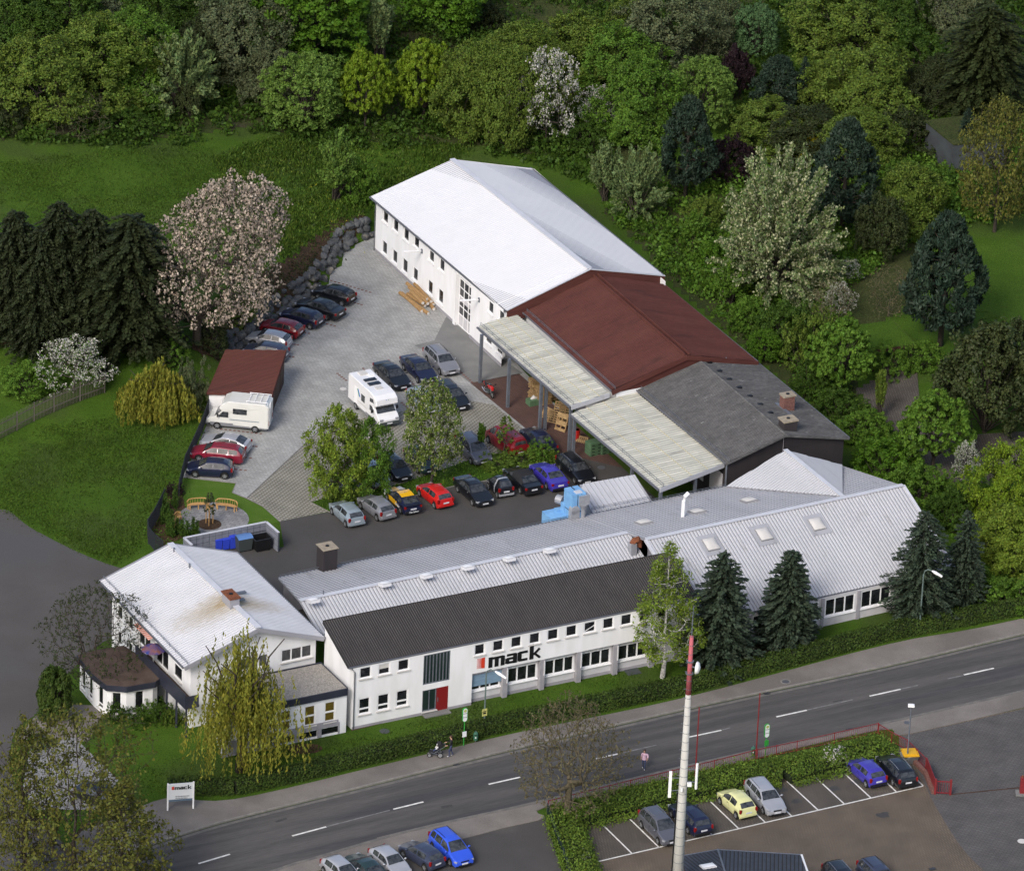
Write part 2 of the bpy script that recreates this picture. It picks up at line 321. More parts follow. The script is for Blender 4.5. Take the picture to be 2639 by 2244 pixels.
def draped(name, pts, m, off=.02, step=1.2):
    P = np.array([np.array(p)[:2] for p in pts]); lo = P.min(0); hi = P.max(0); gx = np.arange(lo[0], hi[0]+step, step); gy = np.arange(lo[1], hi[1]+step, step)
    Xg, Yg = np.meshgrid(gx, gy); Q = np.stack([Xg.ravel(), Yg.ravel()], 1)
    b = bmesh.new()
    inside = lambda p: sum(((P[i][1] > p[1]) != (P[i-1][1] > p[1])) and (p[0] < (P[i-1][0]-P[i][0])*(p[1]-P[i][1])/(P[i-1][1]-P[i][1]+1e-12)+P[i][0]) for i in range(len(P))) % 2 == 1
    hh = hz(Q)+off; vs = [b.verts.new((Q[i][0], Q[i][1], hh[i])) for i in range(len(Q))]; n = len(gx)
    for j in range(len(gy)-1):
        for i in range(n-1):
            if inside(((gx[i]+gx[i+1])/2, (gy[j]+gy[j+1])/2)): b.faces.new((vs[j*n+i], vs[j*n+i+1], vs[(j+1)*n+i+1], vs[(j+1)*n+i]))
    bmesh.ops.delete(b, geom=[v for v in b.verts if not v.link_faces], context='VERTS')
    me = bpy.data.meshes.new(name); b.to_mesh(me); me.materials.append(m); me.polygons.foreach_set('use_smooth', [True]*len(me.polygons)); o = bpy.data.objects.new(name, me); COL.objects.link(o); return tag(o, kind='structure')
WF1 = [dt(*p) for p in [(-100, 285), (250, 285), (480, 262), (700, 285), (900, 290), (1080, 320), (1180, 300), (1280, 420), (1320, 450), (1350, 300), (1500, 200), (1530, 100), (1640, 40), (2200, -100), (2200, -250), (-100, -250)]]
WF2 = [dt(*p) for p in [(1225, 425), (1300, 500), (1350, 562), (1545, 735), (1730, 890), (1850, 970), (2000, 1160), (2000, 1225), (2200, 1190), (2200, 1010), (1900, 995), (1850, 870), (1730, 820), (1740, 700), (1900, 560), (1860, 430), (2200, 380), (2200, -100), (1640, 130), (1400, 330)]]
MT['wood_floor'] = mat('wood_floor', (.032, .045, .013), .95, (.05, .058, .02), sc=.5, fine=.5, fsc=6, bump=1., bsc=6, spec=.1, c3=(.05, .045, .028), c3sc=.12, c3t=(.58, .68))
KU = smooth([D(*p) for p in [(-500, 1990), (-60, 1870), (60, 1800), (200, 1748), (343, 1701), (472, 1662), (760, 1590), (1061, 1515), (1420, 1432), (1799, 1351), (2075, 1286), (2900, 1090)]], 5)       # far kerb
KL = smooth([D(*p) for p in [(-500, 2190), (300, 1862), (557, 1764), (640, 1738), (833, 1683), (1061, 1632), (1253, 1585), (1494, 1529), (1771, 1470), (2075, 1400), (2900, 1205)]], 5)  # near kerb
sheet('street', KU+KL[::-1], .004, MT['asphalt'])
SW = smooth([D(*p) for p in [(-500, 1420), (-60, 1110), (0, 1032), (60, 1068), (130, 1105), (190, 1132), (235, 1148), (330, 1180), (330, 1250), (210, 1300), (120, 1385), (82, 1440), (40, 1470), (22, 1510), (24, 1570), (56, 1640), (120, 1700), (150, 1765), (20, 1830), (-60, 1870), (-500, 1990)]], 4)
sheet('side_street', [D(-500, 700)]+[D(-120, 960)]+SW[4:], .008, MT['side_asphalt'])
FU = smooth([D(*p) for p in [(150, 1690), (230, 1662), (335, 1619), (472, 1621), (760, 1555), (1034, 1489), (1383, 1416), (1799, 1307), (2075, 1254), (2900, 1058)]], 5)
KU2 = smooth([D(*p) for p in [(150, 1764), (200, 1745), (343, 1699), (472, 1660), (760, 1588), (1061, 1513), (1420, 1430), (1799, 1349), (2075, 1284), (2900, 1088)]], 5)
sheet('footway', FU+KU2[::-1], .1, MT['footway'], th=.11)
def strip(name, line, w, z, m, th=0.): 
    L = [np.array(p)[:2] for p in line]; a = []; b = []
    for i, p in enumerate(L):
        d = L[min(i+1, len(L)-1)]-L[max(i-1, 0)]; d /= np.linalg.norm(d)+1e-9; nn = np.array([-d[1], d[0]]); a.append(p+nn*w/2); b.append(p-nn*w/2)
    return sheet(name, a+b[::-1], z, m, th)
strip('kerb', KU2, .16, .13, MT['kerb'], .13)
strip('gutter', [p-np.array([0, .32, 0]) for p in KU], .3, .009, MT['gutter'])
FL = smooth([D(*p) for p in [(-500, 2240), (500, 1818), (700, 1752), (926, 1702), (1022, 1677), (1104, 1657), (1110, 1633), (1446, 1556), (1779, 1479), (1822, 1490), (1960, 1460), (2075, 1433), (2900, 1238)]], 4)
sheet('near_footway', KL+FL[::-1], .05, MT['footway'], th=.06)
strip('near_kerb', KL, .3, .066, MT['gutter'], .07)
sheet('access_asphalt', [D(*p) for p in [(500, 1815), (700, 1747), (926, 1698), (1022, 1673), (1104, 1653), (1118, 1700), (1150, 1800), (1180, 1900), (400, 2000)]], .006, MT['yard_asphalt'])
sheet('road_patch', [G(*q('c7', *p)) for p in [(1025, 1128), (1250, 1072), (1275, 1095), (1045, 1150)]], .0068, MT['footway'])
for P_ in ([(300, 1010), (380, 985), (390, 995), (310, 1022)], [(980, 560), (1120, 530), (1128, 545), (990, 578)], [(1480, 905), (1560, 890), (1570, 905), (1490, 922)]): sheet('road_patch', [G(*q('c7', *p)) for p in P_], .0075, MT['tar'])
for P_ in ([(1385, 430), (1480, 405), (1486, 414), (1392, 441)], [(690, 300), (760, 285), (765, 292), (695, 308)]): sheet('road_patch', [G(*q('c6', *p)) for p in P_], .0075, MT['tar'])
for cx_, cy_, r_s in ((285, 935, .7), (1060, 1120, .5), (430, 1020, .4), (870, 880, .5), (700, 930, .45)):
    c_s = G(*q('c6', cx_, cy_)); sheet('oil_stain', [c_s+np.array([math.cos(t)*r_s*(1+.3*math.sin(3*t+cx_)), math.sin(t)*r_s*.9*(1+.25*math.sin(2*t)), 0]) for t in np.linspace(0, 6.283, 21)[:-1]], .0135, MT['tar'])
mid = lambda x, y: D(x, y)
for i, (a, c) in enumerate([((402, 1749), (466, 1730)), ((592, 1693), (661, 1674.5)), ((797, 1639), (858, 1624)), ((990, 1588.5), (1054, 1574)), ((1208, 1537), (1252, 1527)), ((1396, 1493), (1462, 1479)), ((1573, 1452), (1635, 1438.5)), ((1762, 1410), (1825, 1396)), ((1953, 1367), (2014, 1353.5))]):
    strip('lane_dash', [D(*a), D(*c)], .17, .012, MT['paint'])
for (a, c) in [((1254, 1526.5), (1330, 1509)), ((1636, 1438), (1728, 1417)), ((1826, 1395.5), (1860, 1388)), ((1463, 1478.5), (1480, 1474)), ((662, 1674), (790, 1641)), ((1920, 1375), (1952, 1368))]:
    strip('worn_dash', [D(*a), D(*c)], .14, .011, MT['paint_worn'])
YARD = [D(*p) for p in [(370, 966), (400, 905), (420, 858), (436, 800), (470, 712), (487, 706), (587, 626), (644, 585), (678, 538), (701, 504), (757, 480), (800, 500), (1050, 740), (1300, 1000), (1500, 1180), (1450, 1190), (1127, 937), (984, 918), (800, 985), (690, 1000), (631, 1017), (668, 1036), (567, 1056), (533, 1025), (501, 1009), (471, 997), (478, 978)]]
sheet('yard_paving', YARD, .004, MT['pavers'])
sheet('yard_asphalt', [D(*p) for p in [(567, 1056), (668, 1037), (840, 1004), (922, 984), (1060, 961), (1127, 938), (1150, 921), (1262, 948), (1330, 1010), (1500, 1110), (1500, 1300), (1000, 1330), (600, 1280), (480, 1240), (380, 1140), (460, 1105), (505, 1085), (560, 1110), (575, 1108)]], .008, MT['yard_asphalt'])
sheet('grass_paving', [D(*p) for p in [(501, 1009), (560, 954), (662, 859), (800, 836), (950, 812), (1000, 820), (1112, 912), (1120, 940), (984, 920), (800, 985), (690, 1000), (631, 1017), (668, 1036), (567, 1056), (533, 1025)]], .008, MT['grass_pavers'])
sheet('red_paving', [D(*p) for p in [(953, 776), (1052, 757), (1260, 945), (1262, 948), (1150, 921), (1126, 918)]], .008, MT['red_pavers'])
sheet('concrete_apron', [D(*p) for p in [(905, 640), (920, 655), (1060, 757), (953, 776), (870, 715), (840, 700), (880, 690)]], .008, MT['concrete'])
strip('paving_seam', [D(501, 1009), D(560, 954), D(662, 859)], .14, .013, MT['gutter'])
strip('paving_edge', [D(370, 967), D(478, 979), D(471, 998), D(501, 1010)], .1, .03, MT['kerb'], .03)
strip('edging', [D(501, 1010), D(533, 1026), D(568, 1057)], .1, .03, MT['kerb'], .03)
strip('bed_edging', [D(629, 1018), D(668, 1038), D(840, 1005), D(922, 985), D(1060, 962), D(1127, 939)], .12, .06, MT['kerb'], .06)
bm = MB()
def redmarks(a, c, n):
    a = D(*a); c = D(*c)
    for i in range(n):
        p = a+(c-a)*i/(n-1); bm.add([(p[0]-.11, p[1]-.11, .0125), (p[0]+.11, p[1]-.11, .0125), (p[0]+.11, p[1]+.11, .0125), (p[0]-.11, p[1]+.11, .0125)], [(0, 1, 2, 3)])
for a, c in [(q('y', 590, 885), q('y', 940, 925)), (q('y', 840, 1033), q('y', 900, 1040)), (q('y', 720, 1130), q('y', 850, 1142)), (q('y', 720, 1243), q('y', 805, 1252)), (q('y', 1170, 235), q('y', 1230, 242)), (q('y', 1215, 128), q('y', 1270, 134)), (q('y', 1300, 20), q('y', 1370, 33)), (q('t', 1570, 945), q('t', 1915, 1050)), (q('t', 1500, 1325), q('t', 1600, 1350)), (q('t', 1720, 1125), q('t', 1840, 1160)), (q('y', 1625, 390), q('y', 1700, 450)), (q('c3', 470, 345), q('c3', 500, 370)), (q('c3', 870, 440), q('c3', 930, 500)), (q('c3', 815, 650), q('c3', 1010, 830)), (q('c3', 1330, 370), q('c3', 1440, 465)), (q('c3', 1140, 420), q('c3', 1180, 450))]:
    redmarks((a[0]/K, a[1]/K), (c[0]/K, c[1]/K), 2+int(np.linalg.norm(G(*a)-G(*c))/.42))
tag(bm.build('bay_marks', MT['brick_red']), kind='structure')
LOT = [D(*p) for p in [(1150, 1672), (1190, 1668), (1380, 1618), (1560, 1575), (1700, 1545), (1790, 1525), (1822, 1520), (1822, 1491), (2075, 1434), (2900, 1239), (3400, 1700), (2600, 2300), (1180, 2000), (1150, 1800)]]
sheet('lot_paving', LOT, .006, MT['lot'])
sheet('lot_dark_paving', smooth([D(*p) for p in [(1824, 1492), (1960, 1462), (2075, 1436), (2500, 1340), (2900, 1400), (2700, 1750), (2400, 1900), (2150, 1880), (2040, 1800), (1960, 1730), (1900, 1640), (1860, 1560)]], 4), .010, MT['lot_dark'])
sheet('bay_paving', [G(*q('c5', *p)) for p in [(570, 1290), (1480, 1075), (1900, 1000)]]+[G(*q('c6', *p)) for p in [(1040, 740), (1250, 720), (1345, 912), (0, 1225)]]+[G(*q('c5', 655, 1553))], .010, MT['bay'])
strip('bay_line', [G(*q('c5', 655, 1553)), G(*q('c5', 2075, 1222)), G(*q('c6', 1345, 912))], .13, .016, MT['paint'])
for a, c in [(q('c5', 757, 1265), q('c5', 975, 1478)), (q('c5', 960, 1217), q('c5', 1182, 1432)), (q('c5', 1150, 1190), q('c5', 1385, 1385)), (q('c5', 1360, 1120), q('c5', 1585, 1335)), (q('c5', 1560, 1068), q('c5', 1790, 1288)), (q('c6', 0, 985), q('c6', 203, 1175)), (q('c6', 180, 930), q('c6', 395, 1130)), (q('c6', 360, 878), q('c6', 585, 1086)), (q('c6', 550, 834), q('c6', 773, 1040)), (q('c6', 740, 788), q('c6', 965, 996)), (q('c6', 930, 745), q('c6', 1150, 953)), (q('c6', 1130, 700), q('c6', 1345, 910))]:
    strip('bay_line', [G(*a), G(*c)], .12, .016, MT['paint'])
sheet('garden_lawn', [D(*p) for p in [(366, 972), (375, 968), (478, 980), (471, 998), (533, 1027), (566, 1056), (505, 1076), (450, 1090), (385, 1080), (372, 1010)]], .004, MT['lawn'])
cc = D(432, 1051); ea = D(354, 1050); rr = np.linalg.norm(cc-ea)*.93
sheet('bench_circle', [cc+np.array([rr*math.cos(t), rr*math.sin(t)*1.02, 0]) for t in np.linspace(0, 2*math.pi, 41)[:-1]], .009, MT['pavers2'])
mc = D(424, 1062)
sheet('mulch_circle', [mc+np.array([1.02*math.cos(t), 1.02*math.sin(t), 0]) for t in np.linspace(0, 2*math.pi, 25)[:-1]], .016, MT['mulch'])
sheet('flower_bed', [D(*p) for p in [(335, 1010), (365, 975), (372, 1010), (385, 1080), (330, 1110), (298, 1090), (305, 1040)]], .006, MT['soil'])
sheet('planting_bed', [D(*p) for p in [(633, 1017), (668, 1034), (840, 1002), (922, 982), (1060, 959), (1125, 937), (1108, 912), (984, 920), (800, 985), (690, 1000)]], .012, MT['grass'])
sheet('terrace', [D(*p) for p in [(60, 1517), (150, 1493), (240, 1580), (200, 1640), (70, 1640), (46, 1600)]], .02, MT['pavers2'])
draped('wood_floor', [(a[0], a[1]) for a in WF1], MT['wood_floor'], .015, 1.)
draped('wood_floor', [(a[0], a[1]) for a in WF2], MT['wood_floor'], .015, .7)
sheet('garden_path', [D(*p) for p in [(80, 1440), (110, 1425), (215, 1430), (180, 1500), (60, 1517), (30, 1500)]], .012, MT['footway'])
sheet('bare_soil', smooth([D(*p) for p in [(583, 1518), (600, 1508), (640, 1507), (653, 1516), (640, 1524), (605, 1527)]], 4, True), .005, MT['soil'])
sheet('splash_strip', [D(*p) for p in [(712, 1480), (855, 1446), (905, 1436), (960, 1420), (1100, 1390), (1245, 1360), (1245, 1355), (960, 1410), (880, 1425), (712, 1470)]], .006, MT['red_pavers'])
sheet('spruce_litter', [D(*p) for p in [(1410, 1330), (1560, 1300), (1650, 1275), (1640, 1300), (1500, 1345), (1410, 1372)]], .005, MT['mulch'])
draped('soil_bank', [dt(*p) for p in [(390, 700), (430, 640), (520, 560), (590, 520), (640, 480), (690, 442), (735, 437), (755, 470), (700, 500), (670, 535), (640, 580), (585, 622), (487, 704), (440, 735), (400, 720)]], MT['mulch'], .03, .6)
PATHP = [(1735, 790), (1790, 765), (1800, 720), (1850, 745), (1860, 830), (1900, 880), (2250, 878), (2250, 960), (2040, 950), (1960, 1005), (1900, 990), (1840, 890), (1780, 850)]
draped('park_path', [dt(*p) for p in PATHP], MT['bay'], .04, .6)
draped('park_lawn', [dt(*p) for p in [(1880, 460), (2100, 400), (2200, 560), (2150, 680), (2000, 640), (1920, 560)]], MT['grass'], .03)
def ribbed(mb, poly, udir, pitch=.3, h=.045, prof=None, lift=.02):
    """corrugated sheet over a planar convex polygon; udir runs along the eave. materials 0 = sheet, 1 = groove, 2 = edge"""
    P = [np.array(p, float) for p in poly]; N = np.zeros(3)
    for i in range(len(P)): N += np.cross(P[i]-P[0], P[(i+1) % len(P)]-P[0])
    N /= np.linalg.norm(N); N = N if N[2] > 0 else -N
    u = np.array(udir, float); u -= N*(u@N); u /= np.linalg.norm(u); v = np.cross(N, u); O = P[0]
    uv = [((p-O)@u, (p-O)@v) for p in P]; u0 = min(a for a, _ in uv); u1 = max(a for a, _ in uv)
    def vr(x):
        r = []
        for i in range(len(uv)):
            (a, b), (c, d) = uv[i-1], uv[i]
            if abs(a-c) < 1e-6:
                if abs(x-a) < 1e-4: r += [b, d]
            elif min(a, c)-1e-6 <= x <= max(a, c)+1e-6: r.append(b+(d-b)*(x-a)/(c-a))
        return (min(r), max(r)) if r else None
    prof = prof or [(0, 0, 1), (.3, 0, 0), (.42, 1, 0), (.88, 1, 0), (1., 0, 1)]
    us = []; k = 0
    while u0+k*pitch < u1:
        for (t, hh, g) in prof[:-1]: us.append((u0+(k+t)*pitch, hh, g))
        k += 1
    us = [x for x in us if x[0] < u1]+[(u1, 0, 0)]
    base = len(mb.v); prev = None
    for (x, hh, g) in us:
        r = vr(min(max(x, u0+1e-5), u1-1e-5))
        if r is None: prev = None; continue
        a = O+u*x+v*r[0]+N*(lift+hh*h); b = O+u*x+v*r[1]+N*(lift+hh*h); i = len(mb.v); mb.v += [tuple(a), tuple(b)]
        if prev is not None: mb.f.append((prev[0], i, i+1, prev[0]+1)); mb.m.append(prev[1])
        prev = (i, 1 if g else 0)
    mb.slab(P, .12, m=2)
class Wall:
    """vertical wall panel from p0 to p1 (left to right seen from outside)"""
    def __init__(s, p0, p1, z0, z1, z1b=None):
        s.p0 = np.array([p0[0], p0[1], 0.]); p1 = np.array([p1[0], p1[1], 0.]); s.L = np.linalg.norm(p1-s.p0); s.d = (p1-s.p0)/s.L
        s.n = np.array([s.d[1], -s.d[0], 0]); s.z0, s.z1, s.z1b = z0, z1, z1 if z1b is None else z1b; s.op = []
    def uz(s, px):
        d = G(px[0], px[1], 0)-CP; X = CP+d*((s.p0-CP)@s.n/(d@s.n)); return (X-s.p0)@s.d, X[2]
    def at(s, u, z, o=0.): return s.p0+s.d*u+s.n*o+np.array([0, 0, z])
    def cut(s, tl, br): a = s.uz(tl); b = s.uz(br); r = (a[0], b[0], b[1], a[1]); s.op.append(r); return r
    def panel(s, mb, m=0, reveal=.16):
        us = sorted(set([0, s.L]+[min(max(v, 0), s.L) for o in s.op for v in o[:2]])); zt = min(s.z1, s.z1b)
        zs = sorted(set([s.z0, zt]+[min(max(v, s.z0), zt) for o in s.op for v in o[2:]]))
        for i in range(len(us)-1):
            for j in range(len(zs)-1):
                cu, cz = (us[i]+us[i+1])/2, (zs[j]+zs[j+1])/2
                if any(o[0] < cu < o[1] and o[2] < cz < o[3] for o in s.op): continue
                mb.add([s.at(us[i], zs[j]), s.at(us[i+1], zs[j]), s.at(us[i+1], zs[j+1]), s.at(us[i], zs[j+1])], [(0, 1, 2, 3)], m)
        if abs(s.z1-s.z1b) > .01:
            a, b = s.at(0, zt), s.at(s.L, zt); mb.add([a, b, s.at(s.L, s.z1b) if s.z1b > s.z1 else s.at(0, s.z1)], [(0, 1, 2)], m)
        for o in s.op:
            a, b, c, d = s.at(o[0], o[2]), s.at(o[1], o[2]), s.at(o[1], o[3]), s.at(o[0], o[3]); k = -s.n*reveal
            for p_, q_ in ((a, b), (b, c), (c, d), (d, a)): mb.add([p_, q_, q_+k, p_+k], [(0, 1, 2, 3)], m)
def window(wl, r, parent, cols=1, depth=.07, fr=.07, sill=True, fm='frame', gm='glass', name='window', split=None, sillm='sill'):
    u0, u1, z0, z1 = r; fr *= 1.35; b = MB(); o = -depth
    A = (wl.d, wl.n, np.array([0, 0, 1.]))
    def bx(ua, ub, za, zb, th=.06, oo=o, mm=None): b.box(wl.at((ua+ub)/2, (za+zb)/2, oo), (ub-ua, th, zb-za), ax=A, m=mm)
    bx(u0, u1, z0, z0+fr); bx(u0, u1, z1-fr, z1); bx(u0, u0+fr, z0+fr, z1-fr); bx(u1-fr, u1, z0+fr, z1-fr)
    for i in range(1, cols): x = u0+(u1-u0)*i/cols; bx(x-fr/2, x+fr/2, z0+fr, z1-fr, .058)
    for sp in (split or []): z = z0+(z1-z0)*sp; bx(u0+fr, u1-fr, z-fr*.6, z+fr*.6, .057)
    w_ = b.build(name, MT[fm], parent, world=True)
    g = MB(); g.add([wl.at(u0+fr*.5, z0+fr*.5, o-.015), wl.at(u1-fr*.5, z0+fr*.5, o-.015), wl.at(u1-fr*.5, z1-fr*.5, o-.015), wl.at(u0+fr*.5, z1-fr*.5, o-.015)], [(0, 1, 2, 3)])
    g.build('pane', MT[gm], w_, world=True)
    if sill:
        s_ = MB(); s_.box(wl.at((u0+u1)/2, z0-.04, .02), (u1-u0+.16, .2, .07), ax=A); s_.build('sill', MT[sillm], w_, world=True)
    return w_
def skylight(parent, px, pl, w_, l_, u, name='roof_light', dome=False, lift=.25):
    c = PL(px, pl); N = pl[1]; uu = np.array(u, float); uu -= N*(uu@N); uu /= np.linalg.norm(uu); v = np.cross(N, uu)
    b = MB(); b.box(c+N*lift/2, (w_, l_, lift), ax=(uu, v, N))
    r = b.build(name, MT['white_metal'] if not dome else MT['pale_groove'], parent, world=True)
    g = MB(); n = 6; vs = []; fs = []
    for i in range(n+1):
        for j in range(n+1):
            a, c_ = i/n*2-1, j/n*2-1; hh = .03+(.16 if dome else .07)*math.sqrt(max(0, (1-a*a)*(1-c_*c_))); vs.append(c+N*(lift+hh)+uu*a*w_*.47+v*c_*l_*.47)
    fs = [(i*(n+1)+j, (i+1)*(n+1)+j, (i+1)*(n+1)+j+1, i*(n+1)+j+1) for i in range(n) for j in range(n)]; g.add(vs, fs)
    g.build('dome', MT['sill'] if dome else MT['frame'], r, world=True, smooth=True); return r
def guard(parent, a, b, n=0, h=.22):          # snow guard rail
    a = np.array(a); b = np.array(b); g = MB(); L = np.linalg.norm(b-a); n = int(L/1.1)
    for z in (.08, h): g.bar(a+[0, 0, z], b+[0, 0, z], .025)
    for i in range(n+1): p = a+(b-a)*i/n; g.bar(p-[0, 0, .03], p+[0, 0, h+.02], .03)
    return g.build('snow_guard', MT['steel'], parent, world=True)
def gutter(parent, a, b, r=.08):
    g = MB(); g.tube([np.array(a), np.array(b)], r, 6); return g.build('gutter', MT['gutter_m'], parent, world=True)
def pipe(parent, pts, r=.045, name='downpipe', m='gutter_m'):
    g = MB(); g.tube(pts, r, 6); return g.build(name, MT[m], parent, world=True)
def chimney(parent, px, pl, sx, sy, h, m, capm, rz, name='chimney', pots=1, caph=.12):
    c = PL(px, pl); b = MB(); b.box(c+[0, 0, h/2-.4], (sx, sy, h+.8), rz); o = b.build(name, m, parent, world=True)
    k = MB(); k.box(c+[0, 0, h+caph/2], (sx+.16, sy+.16, caph), rz); k.build('cap', capm, o, world=True)
    k = MB(); k.cyl(c+[0, 0, h+caph], .16, .06, 10); k.build('flue', MT['black'], o, world=True); return o
def lerp(a, b, t): return np.array(a)+(np.array(b)-np.array(a))*t
xy = lambda p: np.array([p[0], p[1], 0.])
def solid(mb, foot, top, m=0):                # closed wall body: foot polygon xy, per-corner top heights
    n = len(foot); vs = [(p[0], p[1], -.05) for p in foot]+[(p[0], p[1], t) for p, t in zip(foot, top)]
    mb.add(vs, [(i, (i+1) % n, (i+1) % n+n, i+n) for i in range(n)], m)
WR, WG = MT['white_metal'], MT['white_groove']
A_ = empty('factory_hall', D(800, 560)*[1, 1, 0], 'tall white hall with bright white ribbed gable roof at the back of the paved yard', 'hall')
ze, zr = 5.5, 7.85
eL0, eL1 = G(955, 507, ze), G(1305, 800, ze); eR0, eR1 = G(1368, 433, ze), G(1712, 711, ze); r0, r1 = G(1165, 412, zr), G(1520, 694, zr)
w0 = G(*q('A', 233, 866)); w1 = G(*q('A', 1190, 1748)); ad = (w1-w0)/np.linalg.norm(w1-w0); an = np.array([-ad[1], ad[0], 0.])    # an points away from camera/right
an = np.array([ad[1], -ad[0], 0.]); an = an if an[0] > 0 else -an
LA = (xy(eL1)-xy(eL0))@ad; wA = (xy(eR0)-xy(eL0))@an-.5
p0 = w0; p1 = w0+ad*((xy(eL1)-w0)@ad-.15); p2 = p1+an*wA; gbk = ad*1.3; p3 = p0+an*wA
pB = w0+ad*np.linalg.norm(G(*q('A', 940, 1565))-w0); pC = w0+ad*np.linalg.norm(G(*q('A', 1092, 1690))-w0)
b = MB(); wl = Wall(p0, p1, 0, ze+.05); ops = []
for a, c in [((308, 497), (350, 635)), ((402, 570), (443, 715)), ((497, 650), (538, 798)), ((590, 730), (632, 862)), ((728, 855), (768, 990)), ((823, 930), (863, 1073)), ((302, 768), (340, 918)), ((395, 848), (433, 998)), ((487, 928), (527, 1087)), ((582, 1010), (620, 1160)), ((717, 1125), (755, 1280)), ((812, 1205), (850, 1365)), ((1268, 1318), (1307, 1457)), ((1365, 1400), (1407, 1530))]:
    ops.append(wl.cut(q('A', *a), q('A', *c)))
for a, c in [((1562, 50), (1612, 150)), ((1660, 150), (1708, 240))]: ops.append(wl.cut(q('c3', *a), q('c3', *c)))
ops = [(o[0]-.12, o[1]+.0, o[2]-.02, min(o[3], ze-.15)) for o in ops]; wl.op = list(ops)
gu0 = wl.uz(q('A', 985, 1100))[0]; gu1 = gu0+(wl.uz(q('A', 1108, 1230))[0]-gu0); wl.op.append((gu0, gu1, 0, 5.0))
wl.panel(b, 0, .3)
def quad(mb, a, b_, c, d, m=0): mb.add([a, b_, c, d], [(0, 1, 2, 3)], m)
mid0 = (p0+p3)/2; mid1 = (p1+p2)/2-gbk
for (a, c, m_) in ((p3, p0, mid0), (p1-gbk, p2-gbk, mid1)):
    b.add([a, c, xy(c)+[0, 0, ze+.05], xy(m_)+[0, 0, zr-.1], xy(a)+[0, 0, ze+.05]], [(0, 1, 2, 3, 4)])
quad(b, p2, p3, xy(p3)+[0, 0, ze+.05], xy(p2)+[0, 0, ze+.05])
b.build('wall', MT['white_wall'], A_, world=True)
for o in ops: window(wl, o, A_, depth=.12, fr=.06, sillm='frame')
b = MB(); quad(b, *[wl.at(u, z, -.29) for u, z in ((gu0, 0), (gu1, 0), (gu1, 5), (gu0, 5))]); 
dr = b.build('gate_leaf', MT['lilac_wall'], A_, world=True)
b = MB()
for k in range(4): u = gu0+(gu1-gu0)*k/3; b.bar(wl.at(u, 0, -.26), wl.at(u, 5, -.26), .06)
for z in (.02, 1.15, 1.95, 2.9, 3.75, 4.6): b.bar(wl.at(gu0, z, -.26), wl.at(gu1, z, -.26), .06)
b.build('gate_frame', MT['frame'], dr, world=True)
b = MB()
for z0, z1 in ((1.2, 1.9), (2.0, 2.4), (3.0, 3.7), (3.8, 4.5)):
    for k in range(3): a_, c_ = gu0+(gu1-gu0)*k/3+.08, gu0+(gu1-gu0)*(k+1)/3-.08; quad(b, *[wl.at(u, z, -.275) for u, z in ((a_, z0), (c_, z0), (c_, z1), (a_, z1))])
b.build('gate_glazing', MT['glass'], dr, world=True)
b = MB(); b.box(wl.at(gu0-.22, 2.55, .06), (.4, .14, 5.1), ax=(wl.d, wl.n, (0, 0, 1))); b.build('pilaster', MT['white_wall'], A_, world=True)
b = MB(); b.bar(wl.at(0, .12, .012), wl.at(gu0, .12, .012), .03, .28); b.bar(wl.at(gu1, .15, .012), wl.at(wl.L, .15, .012), .03, .34); b.build('plinth', MT['grey_wall'], A_, world=True)
for nm, pl_ in (('roof', [eL0, eL1, r1, r0]), ('roof', [r0, r1, eR1, eR0])):
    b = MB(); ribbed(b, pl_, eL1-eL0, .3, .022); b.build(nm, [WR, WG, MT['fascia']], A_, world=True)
b = MB(); b.bar(r0+[0, 0, .1], r1+[0, 0, .1], .5, .06); b.build('ridge_cap', MT['ridge'], A_, world=True)
gutter(A_, eL0-[.08, .0, .08], eL1-[.08, 0, .08]); gutter(A_, eR0, eR1)
pipe(A_, [eL0+[-.05, .1, -.15], xy(w0)+an*-.08+[0, 0, ze-.5], xy(w0)+an*-.08])
for (a, c) in (((665, 872), (545, 862)), ((1185, 1315), (1055, 1308))):    # lamps on the wall
    u, z = wl.uz(q('A', *a)); o = wl.at(u, z); lamp = empty('wall_lamp', o, 'long white lamp arm on the white hall wall ' + ('between the upper windows' if a[0] < 900 else 'above the glazed gate'), 'lamp', 'lamp arms on the hall wall')
    b = MB(); b.box(o+wl.n*.05, (.2, .1, .4), ax=(wl.d, wl.n, (0, 0, 1))); b.build('bracket', MT['steel'], lamp, world=True)
    b = MB(); e = o+wl.n*1.9+[0, 0, .25]; b.tube([o+wl.n*.1, o+wl.n*.5+[0, 0, .08], e], [.05, .09, .1], 8); b.build('lamp_tube', MT['frame'], lamp, world=True)
B_ = empty('workshop_hall', D(1150, 740)*[1, 1, 0], 'hall with dark red ribbed roof between the white hall and the grey fibre cement roof', 'hall')
zb, zrb = 5.0, 7.1
a0, a1 = G(1335, 795, zb), G(1576, 1008, zb); m0, m1 = G(1530, 707, zrb), G(1771, 916, zrb); c0, c1 = G(1713, 735, zb), G(1953, 932, zb)
RM = [MT['red_metal'], MT['red_groove'], MT['red_groove']]
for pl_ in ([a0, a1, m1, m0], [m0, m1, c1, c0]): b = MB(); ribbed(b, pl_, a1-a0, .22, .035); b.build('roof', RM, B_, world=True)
b = MB()
for s in (-.22, .22): b.bar(m0+an*s+[0, 0, .12], m1+an*s+[0, 0, .12], .1, .2)
b.build('ridge_vent', MT['red_metal'], B_, world=True)
b = MB()
for s, e in ((a1, m1), (m1, c1)): b.bar(s+ad*.1-[0, 0, .15], e+ad*.1-[0, 0, .15], .06, .42)
b.build('verge_board', MT['red_metal'], B_, world=True)
